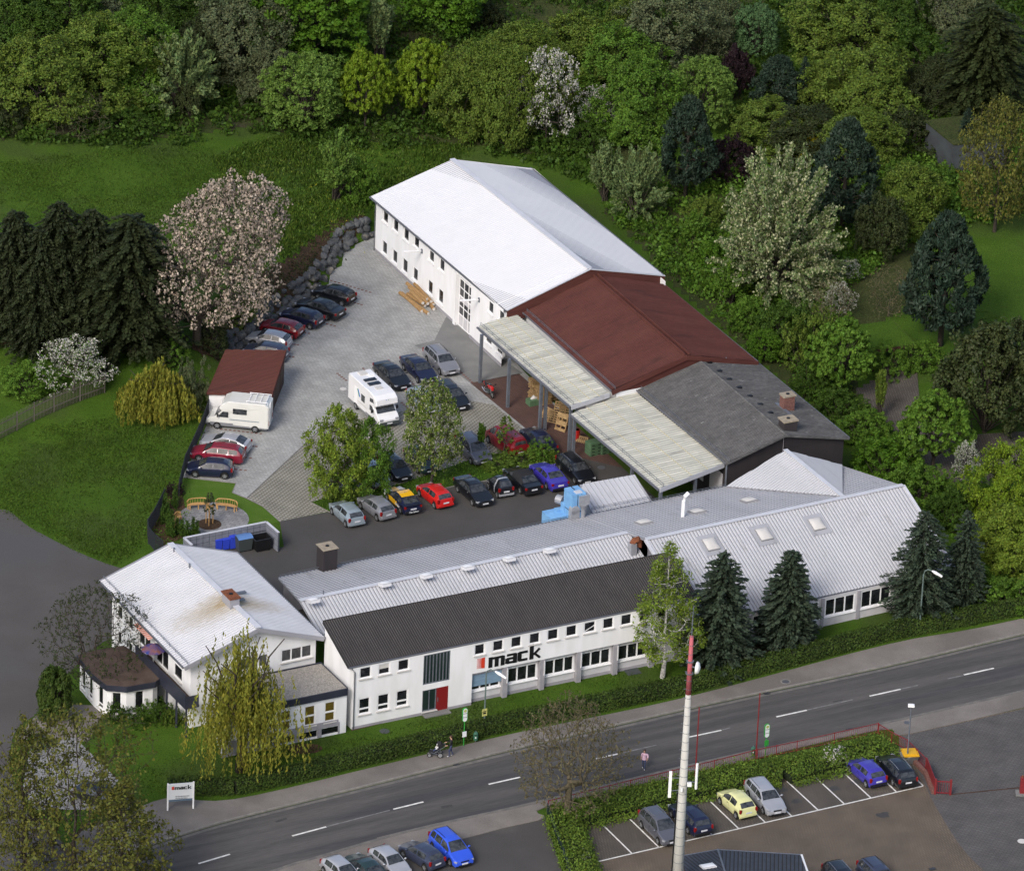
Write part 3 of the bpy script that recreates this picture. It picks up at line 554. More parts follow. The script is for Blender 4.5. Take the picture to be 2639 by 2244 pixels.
q0, q1, q2, q3 = a0+an*.5, a1+an*.5, c1-an*.5, c0-an*.5
b = MB()
f = [xy(q0), xy(q1), xy(q2), xy(q3)]; solid(b, f, [4.9]*4); b.build('wall', MT['white_wall'], B_, world=True)
b = MB(); b.add([f[1]+[0, 0, 4.8]+ad*.02, f[2]+[0, 0, 4.8]+ad*.02, xy(m1)+[0, 0, 7.0]+ad*.02], [(0, 1, 2)]); b.build('gable_wall', MT['red_metal'], B_, world=True)
gutter(B_, a0, a1); gutter(B_, c0, c1); guard(B_, a0+an*.35+[0, 0, .15], a1+an*.35+[0, 0, .15])
wB = Wall(q0, q1, 0, 4.9)
for (u, wd, hh, m_, nm) in ((.1, .22, 2.1, 'dark_wall', 'door'), (.38, .1, 2., 'red_door', 'door'), (.62, .3, 3., 'grey_wall', 'door')):
    b = MB(); b.box(wB.at(u*wB.L, hh/2, .03), (wd*wB.L*.5, .06, hh), ax=(wB.d, wB.n, (0, 0, 1))); b.build(nm, MT[m_], B_, world=True)
b = MB()
for s, e in ((eL1, r1), (r1, eR1)):
    s_, e_ = s+ad*.12, e+ad*.12; quad(b, s_-[0, 0, 1.5], e_-[0, 0, 1.5], e_+[0, 0, .02], s_+[0, 0, .02])
b.build('gable_board', MT['red_metal'], A_, world=True)
b = MB()
for s, e in ((eL1, r1), (r1, eR1)): b.bar(s+ad*.1+[0, 0, .06], e+ad*.1+[0, 0, .06], .14, .08)
b.build('verge_trim', MT['ridge'], A_, world=True)
C_ = empty('storage_hall', D(1450, 900)*[1, 1, 0], 'dark clad hall with weathered grey corrugated roof and two chimneys', 'hall')
zc, zrc = 4.6, 6.2
a0, a1 = G(1634, 1000, zc), G(1870, 1195, zc); m0, m1 = G(1795, 923.7, zrc), G(2024.5, 1121, zrc); c0, c1 = G(1953, 934.6, zc), G(2189, 1128, zc)
CM = [MT['fibre'], MT['fibre_groove'], MT['fibre_groove']]; PLCR = plane3(m0, m1, c1); PLCL = plane3(a0, a1, m1)
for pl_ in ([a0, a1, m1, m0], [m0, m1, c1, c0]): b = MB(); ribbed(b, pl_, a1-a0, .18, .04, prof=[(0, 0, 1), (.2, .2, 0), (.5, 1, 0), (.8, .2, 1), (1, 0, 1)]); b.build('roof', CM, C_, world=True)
b = MB(); b.tube([m0+[0, 0, .05], m1+[0, 0, .05]], .1, 6); b.build('ridge_cap', MT['fibre'], C_, world=True)
q0, q1, q2, q3 = xy(a0+an*.3), xy(a1+an*.3-ad*.3), xy(c1-an*.35-ad*.3), xy(c0-an*.35); mg = (q1+q2)/2
b = MB(); solid(b, [q0, q1, q2, q3], [zc-.05]*4); b.add([q1+[0, 0, zc-.1], q2+[0, 0, zc-.1], xy(m1-ad*.3)+[0, 0, zrc-.1]], [(0, 1, 2)]); b.build('wall', MT['dark_wall'], C_, world=True)
b = MB(); b.bar(q1+an*-.03+[0, 0, 0], q1-an*.03+[0, 0, zc-.2], .14); b.build('corner_trim', MT['steel'], C_, world=True)
b = MB(); b.bar(xy(m1-ad*.28)+[0, 0, 2.5], xy(m1-ad*.28)+[0, 0, zrc-.3], .03); b.build('cladding_seam', MT['grey_wall'], C_, world=True)
for s, e in ((a1, m1), (m1, c1)):
    b = MB(); b.bar(s+ad*.03-[0, 0, .06], e+ad*.03-[0, 0, .06], .05, .2); b.build('verge_board', MT['fibre'], C_, world=True)
gutter(C_, a0, a1); gutter(C_, c0, c1); guard(C_, a0+an*.35+[0, 0, .15], a1+an*.35+[0, 0, .15])
wC = Wall(q0, q1, 0, zc-.05)
for t_, z0_, z1_ in ((.9, 1.1, 3.2), (.7, 1.1, 3.2)):
    b = MB(); b.box(wC.at(wC.L*t_, (z0_+z1_)/2, .04), (2., .06, z1_-z0_), ax=(wC.d, wC.n, (0, 0, 1))); b.build('window_panel', MT['lilac_wall'], C_, world=True)
for x, y in ((985, 198), (1045, 248), (1103, 297), (1163, 346), (1226, 396), (1288, 446), (1348, 496)):
    c = PL(q('n', x, y), PLCR); b = MB(); b.box(c+PLCR[1]*.06, (.45, .28, .12), ax=(an, ad, (0, 0, 1))); b.build('roof_vent', MT['black'], C_, world=True)
rzA = math.atan2(ad[1], ad[0])
chimney(C_, q('n', 1447, 470), PLCR, .75, 1.05, 1.3, MT['brick_red'], MT['cap'], rzA)
chimney(C_, q('n', 1452, 590), PLCR, 1.0, 1.25, .9, MT['dark_wall'], MT['cap'], rzA)
b = MB(); b.bar(PL(q('n', 1385, 440), PLCR)+[0, 0, .1], PL(q('n', 1500, 535), PLCR)+[0, 0, .1], .3, .06); b.build('roof_ladder', MT['steel'], C_, world=True)
b = MB(); b.cyl(PL(q('n', 1495, 440), PLCR), .06, .5, 8); b.cyl(PL(q('n', 1085, 195), PLCR), .06, .5, 8); b.build('vent_pipe', MT['steel'], C_, world=True)
def canopy(label, pts, posts, gr, z):
    can = empty('canopy', xy(np.mean([np.array(p) for p in pts], 0)), label, 'canopy', 'translucent canopies along the halls'); fo, fi, ni, no = pts
    b = MB(); mt = mat('translucent_sheet', (.56, .55, .47), .5, (.42, .42, .36), sc=1.6, fine=.14, fsc=2.2, rot=29, sv=(5, 1, 1), c3=(.24, .23, .19), c3sc=1.2, c3t=(.6, .76)) if 'translucent_sheet' not in MT else MT['translucent_sheet']
    MT['translucent_sheet'] = mt
    if 'translucent_groove' not in MT: MT['translucent_groove'] = mat('translucent_groove', (.3, .29, .24), .6, (.2, .195, .16), sc=1.4)
    ribbed(b, [fo, no, ni, fi], no-fo, .36, .06, prof=[(0, 0, 1), (.3, .3, 0), (.5, 1, 0), (.75, .3, 0), (1, 0, 1)]); b.build('roof', [mt, MT['translucent_groove'], MT['pale_metal']], can, world=True)
    b = MB()
    for t in (.25, .5, .75): b.bar(lerp(fo, fi, t)+[0, 0, .05], lerp(no, ni, t)+[0, 0, .05], .06, .04)
    b.build('fixing_strip', mat('fixing_strip', (.5, .45, .28), .6) if 'fixs' not in MT else MT['fixs'], can, world=True)
    b = MB(); L = np.linalg.norm(no-fo)
    for t in np.linspace(0.02, .98, 7): b.bar(lerp(fo, no, t)-[0, 0, .25], lerp(fi, ni, t)-[0, 0, .25], .14, .22)
    for t in (.03, .97): b.bar(lerp(fo, fi, t)-[0, 0, .3], lerp(no, ni, t)-[0, 0, .3], .18, .26)
    b.build('beam', MT['steel'], can, world=True)
    gutter(can, fo-[.1, .05, .1], no-[.1, .05, .1], .1); guard(can, lerp(fo, fi, .06), lerp(no, ni, .06), h=.3)
    b = MB(); b.bar(no+ad*.06-[0, 0, .14], ni+ad*.06-[0, 0, .14], .05, .42); b.build('fascia', MT['pale_metal'], can, world=True)
    for p in posts: b = MB(); b.box(p+[0, 0, z/2], (.24, .24, z), rzA); b.build('post', MT['steel'], can, world=True)
    return can
z1_ = 4.75
pts1 = [G(1233, 841, z1_), G(1328, 808, z1_+.15), G(1570, 1014, z1_+.15), G(1472, 1046, z1_)]
canopy('longer pale translucent canopy on tall steel posts along the red roofed hall', pts1, [G(*p) for p in [(1236.7, 986), (1308, 1049.5), (1390, 1113)]]+[G(1394, 1110)+an*.35, G(1466, 1165)], 0, z1_-.1)
z2_ = 4.2
pts2 = [G(1472, 1066, z2_), G(1634, 1007, z2_+.15), G(1866, 1194, z2_+.15), G(1700, 1259, z2_)]
o_ = [xy(pts2[0])+an*.2+ad*.3, lerp(xy(pts2[0]), xy(pts2[3]), .68)+an*.15, xy(pts2[3])+an*.25-ad*.25, lerp(xy(pts2[3]), xy(pts2[2]), .58)-ad*.25]
canopy('wider pale translucent canopy beside the grey corrugated roof, in front of the dark gable', pts2, o_, 0, z2_-.1)
D_ = empty('long_workshop', D(1250, 1150)*[1, 1, 0], 'long low workshop with grey ribbed roof, roof lights and pale front slopes', 'workshop')
zf = 6.14
Fr0, Fr1 = G(1665, 1391, zf), G(2327, 1252, zf); Rv = G(2171, 1202, 3.53); PR = plane3(Fr1, Fr0, Rv)
sd_ = (Fr1-Fr0)/np.linalg.norm(Fr1-Fr0); sn = np.array([sd_[1], -sd_[0], 0])        # sn towards the street
E0, E1 = PL((717, 1489), PR), PL((1866, 1255), PR); Dr0, Dr1 = PL((772, 1549), PR), PL((1617, 1374), PR)
Ex = E0+(E1-E0)*1.6; t_ = ((xy(Rv)-xy(E0))@(xy(E1)-xy(E0)))/np.linalg.norm(xy(E1)-xy(E0))**2; Eend = lerp(E0, E1, t_)
t2 = ((xy(Fr1)-xy(E0))@(xy(E1)-xy(E0)))/np.linalg.norm(xy(E1)-xy(E0))**2; Eend = lerp(E0, E1, t2)
GM = [MT['grey_metal'], MT['grey_groove'], MT['fascia']]; PM = [MT['pale_metal'], MT['pale_groove'], MT['fascia']]
b = MB(); ribbed(b, [E0, lerp(E0, E1, ((xy(Dr1)-xy(E0))@sd_)/np.linalg.norm(E1-E0)), Dr1, Dr0], E1-E0, .34, .05); b.build('rear_roof', GM, D_, world=True)
eM = lerp(E0, E1, ((xy(Dr1)-xy(E0))@sd_)/np.linalg.norm(E1-E0))
b = MB(); ribbed(b, [eM, Eend, Fr1, Fr0-sd_*((xy(Fr0)-xy(Dr1))@sd_)], E1-E0, .34, .05); b.build('rear_roof', GM, D_, world=True)
FE = lambda t: G(2091, 1543, 2.7)+sd_*t
tl = (xy(Fr0)-xy(FE(0)))@sd_; tr = (xy(Fr1)-xy(FE(0)))@sd_
F1 = [FE(tl)*[1, 1, 0]+[0, 0, 2.7], FE(tr)*[1, 1, 0]+[0, 0, 2.7]]
b = MB(); ribbed(b, [F1[0], F1[1], Fr1, Fr0], sd_, .3, .06); b.build('front_roof', PM, D_, world=True)
PF = plane3(F1[0], F1[1], Fr1)
dn = sn*3.6-np.array([0, 0, 3.6*math.tan(rad(20))])
b = MB(); ribbed(b, [Dr0+dn, Dr1+dn, Dr1, Dr0], sd_, .3, .06); b.build('front_roof', PM, D_, world=True)
b = MB(); b.bar(Dr0+[0, 0, .1], Dr1+[0, 0, .1], .42, .06); b.bar(Fr0+[0, 0, .1], Fr1+[0, 0, .1], .42, .06); b.build('ridge_cap', MT['ridge'], D_, world=True)
for a_, c_, w_, h_ in ((Fr1+sd_*.05+[0, 0, .05], F1[1]+sd_*.05+[0, 0, .05], .22, .12), (Fr0-sd_*.05, F1[0]-sd_*.05, .2, .25), (Dr1+sd_*.05, Dr1+sd_*.05+dn, .16, .16)): b = MB(); b.bar(a_, c_, w_, h_); b.build('verge_trim', MT['ridge'], D_, world=True)
b = MB(); f = [xy(F1[0])-sn*.45+sd_*.2, xy(F1[1])-sn*.45-sd_*.3, xy(Eend)+sn*.4-sd_*.3, xy(E0)+sn*.4+sd_*.3, xy(Dr0)+sd_*.3+sn*1., xy(Dr1)+sn*1.]
solid(b, [f[0], xy(Fr0)+sd_*.2-sn*.0], [2.65, 6.0]); b.add([f[0], f[0]+[0, 0, 2.6], xy(Fr0)+sd_*.2+[0, 0, 6.05], xy(Fr0)+sd_*.2], [(0, 1, 2, 3)])
b.add([f[1], f[1]+[0, 0, 2.6], xy(Fr1)-sd_*.3+[0, 0, 6.05], xy(Eend)-sd_*.3+sn*.4+[0, 0, 3.0], xy(Eend)-sd_*.3+sn*.4], [(0, 1, 2, 3, 4)])
quad(b, f[2], f[3], f[3]+[0, 0, 3.], f[2]+[0, 0, 3.])
b.build('wall', MT['grey_wall'], D_, world=True)
wF = Wall(G(*q('c4', 215, 1300))-sd_*4.5, G(2216, 1591)+sd_*6.2, 0, 2.68)
fu = [wF.uz(q('c4', x, y)) for x, y in ((945, 983), (1108, 1045), (1150, 937))]; per = fu[2][0]-fu[0][0]; ww = fu[1][0]-fu[0][0]; zt, zb_ = fu[0][1], fu[1][1]
b = MB(); ops = []
for k in range(-5, 5):
    u = fu[0][0]+k*per
    if u < .2 or u+ww > wF.L-.2: continue
    ops.append((u, u+ww, max(zb_, .85), min(zt, 2.5)))
wF.op = list(ops); wF.panel(b, 0, .12); b.build('front_wall', MT['lilac_wall'], D_, world=True)
for o in ops:
    window(wF, o, D_, cols=3, fr=.08, sill=True, sillm='frame')
    b = MB(); b.box(wF.at(o[0]-.27, 1.3, .05), (.3, .1, 2.6), ax=(wF.d, wF.n, (0, 0, 1))); b.build('pier', MT['grey_wall'], D_, world=True)
b = MB(); a_, c_ = wF.at(0, 2.72, .3), wF.at(wF.L, 2.72, .3); gutter(D_, F1[0]+[0, 0, -.05], F1[1]+[0, 0, -.05]); guard(D_, E0-sn*-.3+[0, 0, .2], E1+sn*.3+[0, 0, .2])
gutter(D_, E0, Eend)
for p in [(635, 1220), (780, 1187), (864, 1170), (948, 1153), (1032, 1135.5), (1114, 1118.5)]: skylight(D_, (p[0]*K, p[1]*K), PR, .8, .8, sd_, 'roof_light')
for x, y in ((598, 1152), (915, 1088), (1225, 1022)): skylight(D_, q('n', x, y), PR, 1.2, 1.2, sd_, 'roof_light', True, .2)
for x, y in ((290, 675), (592, 618), (893, 560)): skylight(D_, q('c4', x, y), PF, 1.15, 1.3, sd_, 'roof_light', True, .2)
for x, y in ((290, 675), (592, 618), (893, 560)):
    b = MB(); c = PL(q('c4', x, y), PF); N = PF[1]; v = np.cross(N, sd_); b.box(c+N*.09-v*0, (1.8, 2.2, .03), ax=(sd_, v, N)); b.build('flashing', MT['grey_metal'], D_, world=True)
c = PL(q('n', 830, 1112), PR); pipe(D_, [c, c+[0, 0, 1.5], c+[.08, 0, 1.9], c+sd_*.4+[0, 0, 2.15]], .17, 'flue_pipe', 'frame')
c = PL(q('m3', 1555, 225), plane3(Dr0, Dr1, Dr0+dn)); b = MB(); b.box(c+[0, 0, .45], (.5, .6, 1.1), ax=(sd_, sn, (0, 0, 1))); cw = b.build('cowl', MT['zinc'], D_, world=True); b = MB(); b.tube([c+sd_*x_+[0, 0, z_] for x_, z_ in ((-.05, .9), (.1, 1.15), (.4, 1.2), (.62, .95), (.66, .55))], [.3, .33, .34, .33, .32], 4); b.build('hood', MT['rust'], cw, world=True)
chimney(D_, q('c2', 1005, 345), PR, 1.25, 1.25, 2.1, MT['dark_wall'], MT['cap'], math.atan2(sd_[1], sd_[0]), caph=.05)
c = PL(q('c2', 980, 545), PR); pipe(D_, [c, c+[0, 0, .5]], .05, 'vent_pipe', 'steel')
ga, gb = G(2023.5, 1161, zf-.05), G(2171, 1281, zf-.05); gl = PL((1870, 1258), PR); gr = G(2168, 1197, 3.4)
b = MB(); ribbed(b, [ga, gl+[0, 0, .15], gb+[0, 0, .05]], gb-ga, .3, .06); b.build('cross_roof', PM, D_, world=True)
gr = gr if gr[1] < 50 else gb
b = MB(); ribbed(b, [ga, gb+[0, 0, .03], PL((2170, 1199), plane3(ga, gb, ga+an*2.5-[0, 0, 1.0]))], gb-ga, .3, .06); b.build('cross_roof', PM, D_, world=True)
b = MB(); b.bar(ga+[0, 0, .12], gb+[0, 0, .12], .4, .05); b.build('ridge_cap', MT['ridge'], D_, world=True)
h0, h1 = G(1494, 1249, 4.05), G(1636, 1223, 4.05); l0, l1 = G(1526, 1323, 3.1), G(1681, 1292, 3.1)
HS = empty('stair_head', xy((h0+h1)/2), 'small pale metal sloping roof on the yard side, beside the blue ducts', 'annexe')
b = MB(); ribbed(b, [l0, l1, h1, h0], l1-l0, .45, .05, prof=[(0, 1, 1), (.1, 1, 1), (.12, 0, 0), (.98, 0, 0), (1, 1, 1)]); b.build('roof', PM, HS, world=True); guard(HS, lerp(l0, h0, .08)+[0, 0, .1], lerp(l1, h1, .08)+[0, 0, .1])
b = MB(); back = sd_*0-sn*.6; solid(b, [xy(l0), xy(l1), xy(h1), xy(h0)], [2.95, 2.95, 3.85, 3.85]); b.build('wall', MT['pale_metal'], HS, world=True)
E_ = empty('office_wing', D(1050, 1280)*[1, 1, 0], 'white two storey street wing with dark corrugated roof and black company name', 'office')
ez = 5.55; ea = G(898, 1719, ez); eb = G(1797, 1537, ez); ed = (eb-ea)/np.linalg.norm(eb-ea); en = np.array([ed[1], -ed[0], 0]); ra = G(825, 1603, 7.2); rb = G(1740, 1415, 7.2)
depth = ((xy(ea)-xy(ra))@en); ra = xy(ea)-en*depth+[0, 0, 7.2]; rb = xy(eb)-en*depth+[0, 0, 7.2]
b = MB(); ribbed(b, [ea, eb, rb, ra], ed, .2, .045, prof=[(0, 0, 1), (.25, .3, 0), (.5, 1, 0), (.75, .3, 1), (1, 0, 1)]); b.build('roof', [MT['dark_metal'], MT['dark_groove'], MT['dark_groove']], E_, world=True)
b = MB()
for s, e in ((ea, ra), (eb, rb)): b.bar(s-[0, 0, .05], e-[0, 0, .05], .06, .24)
b.bar(ra-[0, 0, .05], rb-[0, 0, .05], .06, .3); b.build('verge_board', MT['dark_groove'], E_, world=True)
g0 = G(906, 1879); gB = G(1156, 1824); g1 = g0+ed*(((xy(eb)-g0)@ed)-.25); 
wE = Wall(g0, g1, 0, ez-.03); ux = wE.uz(q('m3', 342, 1200))[0]; uo = 2.05
zo = wE.uz(q('m3', 345, 1135))[1]
low, up_ = [], []
for a, c in [((1247, 1327), (1333, 1430)), ((1390, 1292), (1478, 1400)), ((1533, 1262), (1620, 1368))]: low.append(wE.cut(q('c2', *a), q('c2', *c)))
for a, c in [((1255, 1105), (1342, 1178)), ((1398, 1073), (1485, 1145)), ((1545, 1040), (1630, 1115))]: up_.append(wE.cut(q('c2', *a), q('c2', *c)))
n3 = len(up_)
for a, c in [((362, 917), (440, 985)), ((500, 888), (580, 957)), ((638, 860), (718, 925)), ((777, 832), (857, 895)), ((915, 803), (997, 868)), ((1055, 772), (1137, 838)), ((1193, 743), (1278, 810)), ((1335, 713), (1415, 780)), ((1472, 683), (1552, 750)), ((1611, 655), (1691, 720)), ((1750, 626), (1830, 690)), ((1888, 598), (1968, 662))]: up_.append(wE.cut(q('m3', *a), q('m3', *c)))
wE.op = []
zu = (np.mean([o[2] for o in up_]), np.mean([o[3] for o in up_])); zl = (np.mean([o[2] for o in low]), np.mean([o[3] for o in low]))
up_ = [(o[0], o[1], zu[0], zu[1]) for o in up_]; low = [(o[0], o[1], zl[0], zl[1]) for o in low]
big = wE.cut(q('c2', 1742, 997), q('c2', 1937, 1180)); ent = (wE.uz(q('c2', 1731, 1300))[0], wE.uz(q('c2', 1926, 1300))[0], .05, 2.15)
wE.op = up_+low+[big, ent]+[(ux, wE.L+1, -1, zo)]
b = MB(); wE.panel(b, 0, .14)
A3 = (wE.d, wE.n, np.array([0, 0, 1.]))
b.add([g0, g0+[0, 0, ez-.05], xy(ra)+ed*.2+[0, 0, 7.1], xy(ra)+ed*.2], [(0, 1, 2, 3)]); b.add([g1, g1+[0, 0, ez-.05], xy(rb)-ed*.2+[0, 0, 7.1], xy(rb)-ed*.2], [(0, 1, 2, 3)])
quad(b, xy(ra)+ed*.2, xy(rb)-ed*.2, xy(rb)-ed*.2+[0, 0, 7.1], xy(ra)+ed*.2+[0, 0, 7.1]); b.add([wE.at(ux, zo), wE.at(wE.L, zo), wE.at(wE.L, zo, -.4), wE.at(ux, zo, -.4)], [(0, 1, 2, 3)]); b.add([wE.at(ux, 0), wE.at(ux, zo), wE.at(ux, zo, -.4), wE.at(ux, 0, -.4)], [(0, 1, 2, 3)])
b.build('wall', MT['white_wall'], E_, world=True)
for i, o in enumerate(up_):
    w_ = window(wE, o, E_, fr=.07)
    if i in (1, 9): g_ = MB(); quad(g_, *[wE.at(u, z, -.08) for u, z in ((o[0]+.1, (o[2]+o[3])/2 if i == 1 else o[2]+.1), (o[1]-.1, (o[2]+o[3])/2 if i == 1 else o[2]+.5), (o[1]-.1, o[3]-.1 if i == 1 else o[2]+.58), (o[0]+.1, o[3]-.1 if i == 1 else o[2]+.18))]); g_.build('blind' if i == 1 else 'tilted_sash', MT['sill' if i == 1 else 'frame'], w_, world=True)
for o in low: window(wE, o, E_, fr=.08, split=[.33])
wb = window(wE, big, E_, fr=.07, fm='steel', gm='glass_green', sill=False, cols=8, name='stair_glazing')
uw = ent[0]+(ent[1]-ent[0])*.54
window(wE, (ent[0], uw, .25, 2.15), E_, cols=2, fr=.06, fm='steel', gm='glass_green', name='entrance_glazing')
b = MB(); b.box(wE.at((uw+ent[1])/2, 1.1, -.06), (ent[1]-uw-.04, .1, 2.1), ax=A3); dd = b.build('entrance_door', MT['red_door'], E_, world=True)
b = MB(); b.bar(wE.at(uw+.12, .95, .03), wE.at(uw+.12, 1.3, .03), .04); b.build('door_handle', MT['steel'], dd, world=True)
b = MB(); b.box(wE.at((ent[0]+ent[1])/2, .03, .3), (ent[1]-ent[0], .7, .12), ax=A3); b.build('doorstep', MT['concrete'], E_, world=True)
b = MB(); b.bar(wE.at(0, .1, .012), wE.at(ent[0], .1, .012), .03, .24); b.bar(wE.at(ent[1], .1, .012), wE.at(ux, .1, .012), .03, .24); b.build('plinth', MT['grey_wall'], E_, world=True)
wl2 = Wall(wE.at(ux, 0, -.4), wE.at(wE.L, 0, -.4), 0, zo); rib = []
r2 = wl2.uz(q('m3', 612, 1092)); r3 = wl2.uz(q('m3', 833, 1143)); r4 = wl2.uz(q('m3', 893, 1022)); per = r4[0]-r2[0]; ww = r3[0]-r2[0]
for k in range(-1, 7):
    u = r2[0]+k*per
    if u+ww < wl2.L and u > -.2: rib.append((max(u, .05), u+ww, min(.95, r3[1]), min(r2[1], zo-.06)))
wl2.op = list(rib); b = MB(); wl2.panel(b, 0, .1); b.build('ground_floor_wall', MT['lilac_wall'], E_, world=True)
for i, o in enumerate(rib):
    ww_ = window(wl2, o, E_, cols=3, fr=.09, depth=.06, sillm='frame')
    if i == 0:
        g_ = MB(); g_.box(wl2.at((o[0]+o[1])/2, o[3]-.45, .12), (o[1]-o[0]+.1, .03, 1.0), ax=(wl2.d, wl2.n, (0, 0, 1))); g_.build('blind', mat('blue_blind', (.2, .3, .4), .6, (.16, .25, .34), sc=2, stretch=(1, 1, 4)), ww_, world=True)
    b = MB(); b.box(wl2.at(o[1]+.28, zo/2, .2), (.42, .4, zo), ax=(wl2.d, wl2.n, (0, 0, 1))); b.build('pier', MT['grey_wall'], E_, world=True)
    b = MB(); b.box(wl2.at(o[1]+.42, zo-.8, .43), (.06, .04, 1.3), ax=(wl2.d, wl2.n, (0, 0, 1))); b.build('blind_guide', MT['frame'], E_, world=True)
b = MB(); b.bar(wl2.at(0, .12, .02), wl2.at(wl2.L, .12, .02), .03, .28); b.build('plinth', MT['grey_wall'], E_, world=True)
gutter(E_, ea+en*.06-[0, 0, .06], eb+en*.06-[0, 0, .06]); pipe(E_, [ea+ed*.25+[0, 0, -.1], wE.at(.1, ez-.5, .08), wE.at(.1, 0, .08)])
def lettering(name, txt, wall, u0, u1, z0, z1, m, parent, o=.03, bold=.02, th=.02):
    cu = bpy.data.curves.new(name, 'FONT'); cu.body = txt; cu.extrude = th; cu.offset = bold; cu.size = 1
    t = bpy.data.objects.new(name, cu); COL.objects.link(t); bpy.context.view_layer.update(); dg = bpy.context.evaluated_depsgraph_get(); me = bpy.data.meshes.new_from_object(t.evaluated_get(dg)); COL.objects.unlink(t); bpy.data.objects.remove(t)
    v = np.zeros(len(me.vertices)*3); me.vertices.foreach_get('co', v); v = v.reshape(-1, 3); lo = v.min(0); hi = v.max(0)
    B0 = np.array(BASE[parent.name]) if parent.name in BASE else np.zeros(3)
    out = [wall.at(u0+(p[0]-lo[0])/(hi[0]-lo[0])*(u1-u0), z0+(p[1]-lo[1])/(hi[1]-lo[1])*(z1-z0), o+p[2])-B0 for p in v]
    me.vertices.foreach_set('co', np.array(out).ravel()); me.update(); me.name = name; me.materials.clear(); me.materials.append(m)
    ob = bpy.data.objects.new(name, me); COL.objects.link(ob); ob.parent = parent; BASE[ob.name] = Vector(B0); return ob
def glyphs(name, wall, u0, z0, hgt, wid, m, parent, o=.02):
    """the four letters of the company name as wide angular strokes"""
    L = {'m': [((0, 0), (0, 1)), ((0, .9), (.9, .9)), ((.45, .9), (.45, 0)), ((.9, .9), (.9, 0))], 'a': [((.05, .9), (.62, .9)), ((.62, .9), (.62, 0)), ((.62, .5), (.05, .5)), ((.05, .5), (.05, .08)), ((.05, .08), (.62, .08))],
         'c': [((.6, .9), (.05, .9)), ((.05, .9), (.05, .08)), ((.05, .08), (.6, .08))], 'k': [((.05, 0), (.05, 1.5)), ((.05, .45), (.3, .5)), ((.28, .5), (.62, .95)), ((.28, .5), (.66, .0))]}
    x = 0.; b = MB(); tot = .9+.62+.6+.66+3*.28; sx = wid/tot
    for ch in 'mack':
        for (a, c) in L[ch]:
            a = np.array(a, float); c = np.array(c, float); vert = abs(a[0]-c[0]) < .01; tw = (.21 if vert else .12)*hgt*2
            pa = wall.at(u0+(x+a[0])*sx, z0+a[1]*hgt, o); pc = wall.at(u0+(x+c[0])*sx, z0+c[1]*hgt, o); d = pc-pa; d /= np.linalg.norm(d); pe = tw*.5
            b.box((pa+pc)/2, (np.linalg.norm(pc-pa)+(pe*.9 if not vert else pe*.6), tw, .03+.004*len(b.f)/60), ax=(d, np.cross(wall.n, d), wall.n))
        x += {'m': .9, 'a': .62, 'c': .6, 'k': .66}[ch]+.28
    return b.build(name, m, parent, world=True)
ua, za = wE.uz(q('m3', 480, 1082)); ub, zb2 = wE.uz(q('m3', 845, 1003)); glyphs('company_name', wE, ua, za+.0, .82, ub-ua+.1, MT['black'], E_)
ul, zl_ = wE.uz(q('m3', 375, 1102)); ur, zt_ = wE.uz(q('m3', 440, 1020))
b = MB(); hN = 9
for k in range(hN):
    z = zl_+.06+(zt_-zl_+.1)*k/hN; hh = (zt_-zl_)/hN*.55; A0 = wE.at(ul+.02*(k % 2), z+hh/2, .02); b.add([A0, wE.at(ur, z-.02, .02), wE.at(ur, z+hh*1.7, .02), A0+[0, 0, .03]], [(0, 1, 2, 3)])
quad(b, *[wE.at(u, z, .024) for u, z in ((ur-(ur-ul)*.42, zl_+.04), (ur, zl_+.0), (ur, zt_+.16), (ur-(ur-ul)*.42, zt_+.12))]); b.build('logo_block', MT['logo_red'], E_, world=True)
I_ = empty('gable_house', D(420, 1400)*[1, 1, 0], 'white house with pale ribbed gable roof stained brown around its ridge chimney', 'house')
zi, zri = 5.9, 7.95
a0, a1 = G(258, 1497, zi), G(475, 1720, zi); m0, m1 = G(441, 1404, zri), G(667, 1620, zri); c0, c1 = G(637, 1420, zi+.1), G(833, 1638, zi+.1)
idr = (a1-a0)/np.linalg.norm(a1-a0); inr = np.array([-idr[1], idr[0], 0]); inr = inr if inr[0] > 0 else -inr
m0 = xy(a0)+inr*((xy(m0)-xy(a0))@inr)+[0, 0, zri]; m1 = xy(a1)+inr*((xy(m1)-xy(a1))@inr)+[0, 0, zri]; wI = (xy(c1)-xy(a1))@inr; c0 = xy(a0)+inr*wI+[0, 0, zi]; c1 = xy(a1)+inr*wI+[0, 0, zi]
HM = mat('stained_pale_sheet', (.62, .62, .645), .55, (.57, .57, .59), sc=.5); ch_c = PL(q('g', 725, 1190), plane3(a0, a1, m1))
nd = HM.node_tree; geo = nd.nodes.new('ShaderNodeNewGeometry'); vs_ = nd.nodes.new('ShaderNodeVectorMath'); vs_.operation = 'SUBTRACT'; nd.links.new(geo.outputs['Position'], vs_.inputs[0]); vs_.inputs[1].default_value = tuple(ch_c-idr*.2)
mp2 = nd.nodes.new('ShaderNodeMapping'); mp2.inputs['Rotation'].default_value = (0, 0, -math.atan2(idr[1], idr[0])); nd.links.new(vs_.outputs[0], mp2.inputs[0]); mp3 = nd.nodes.new('ShaderNodeMapping'); mp3.inputs['Scale'].default_value = (.5, .2, 0); nd.links.new(mp2.outputs[0], mp3.inputs[0])
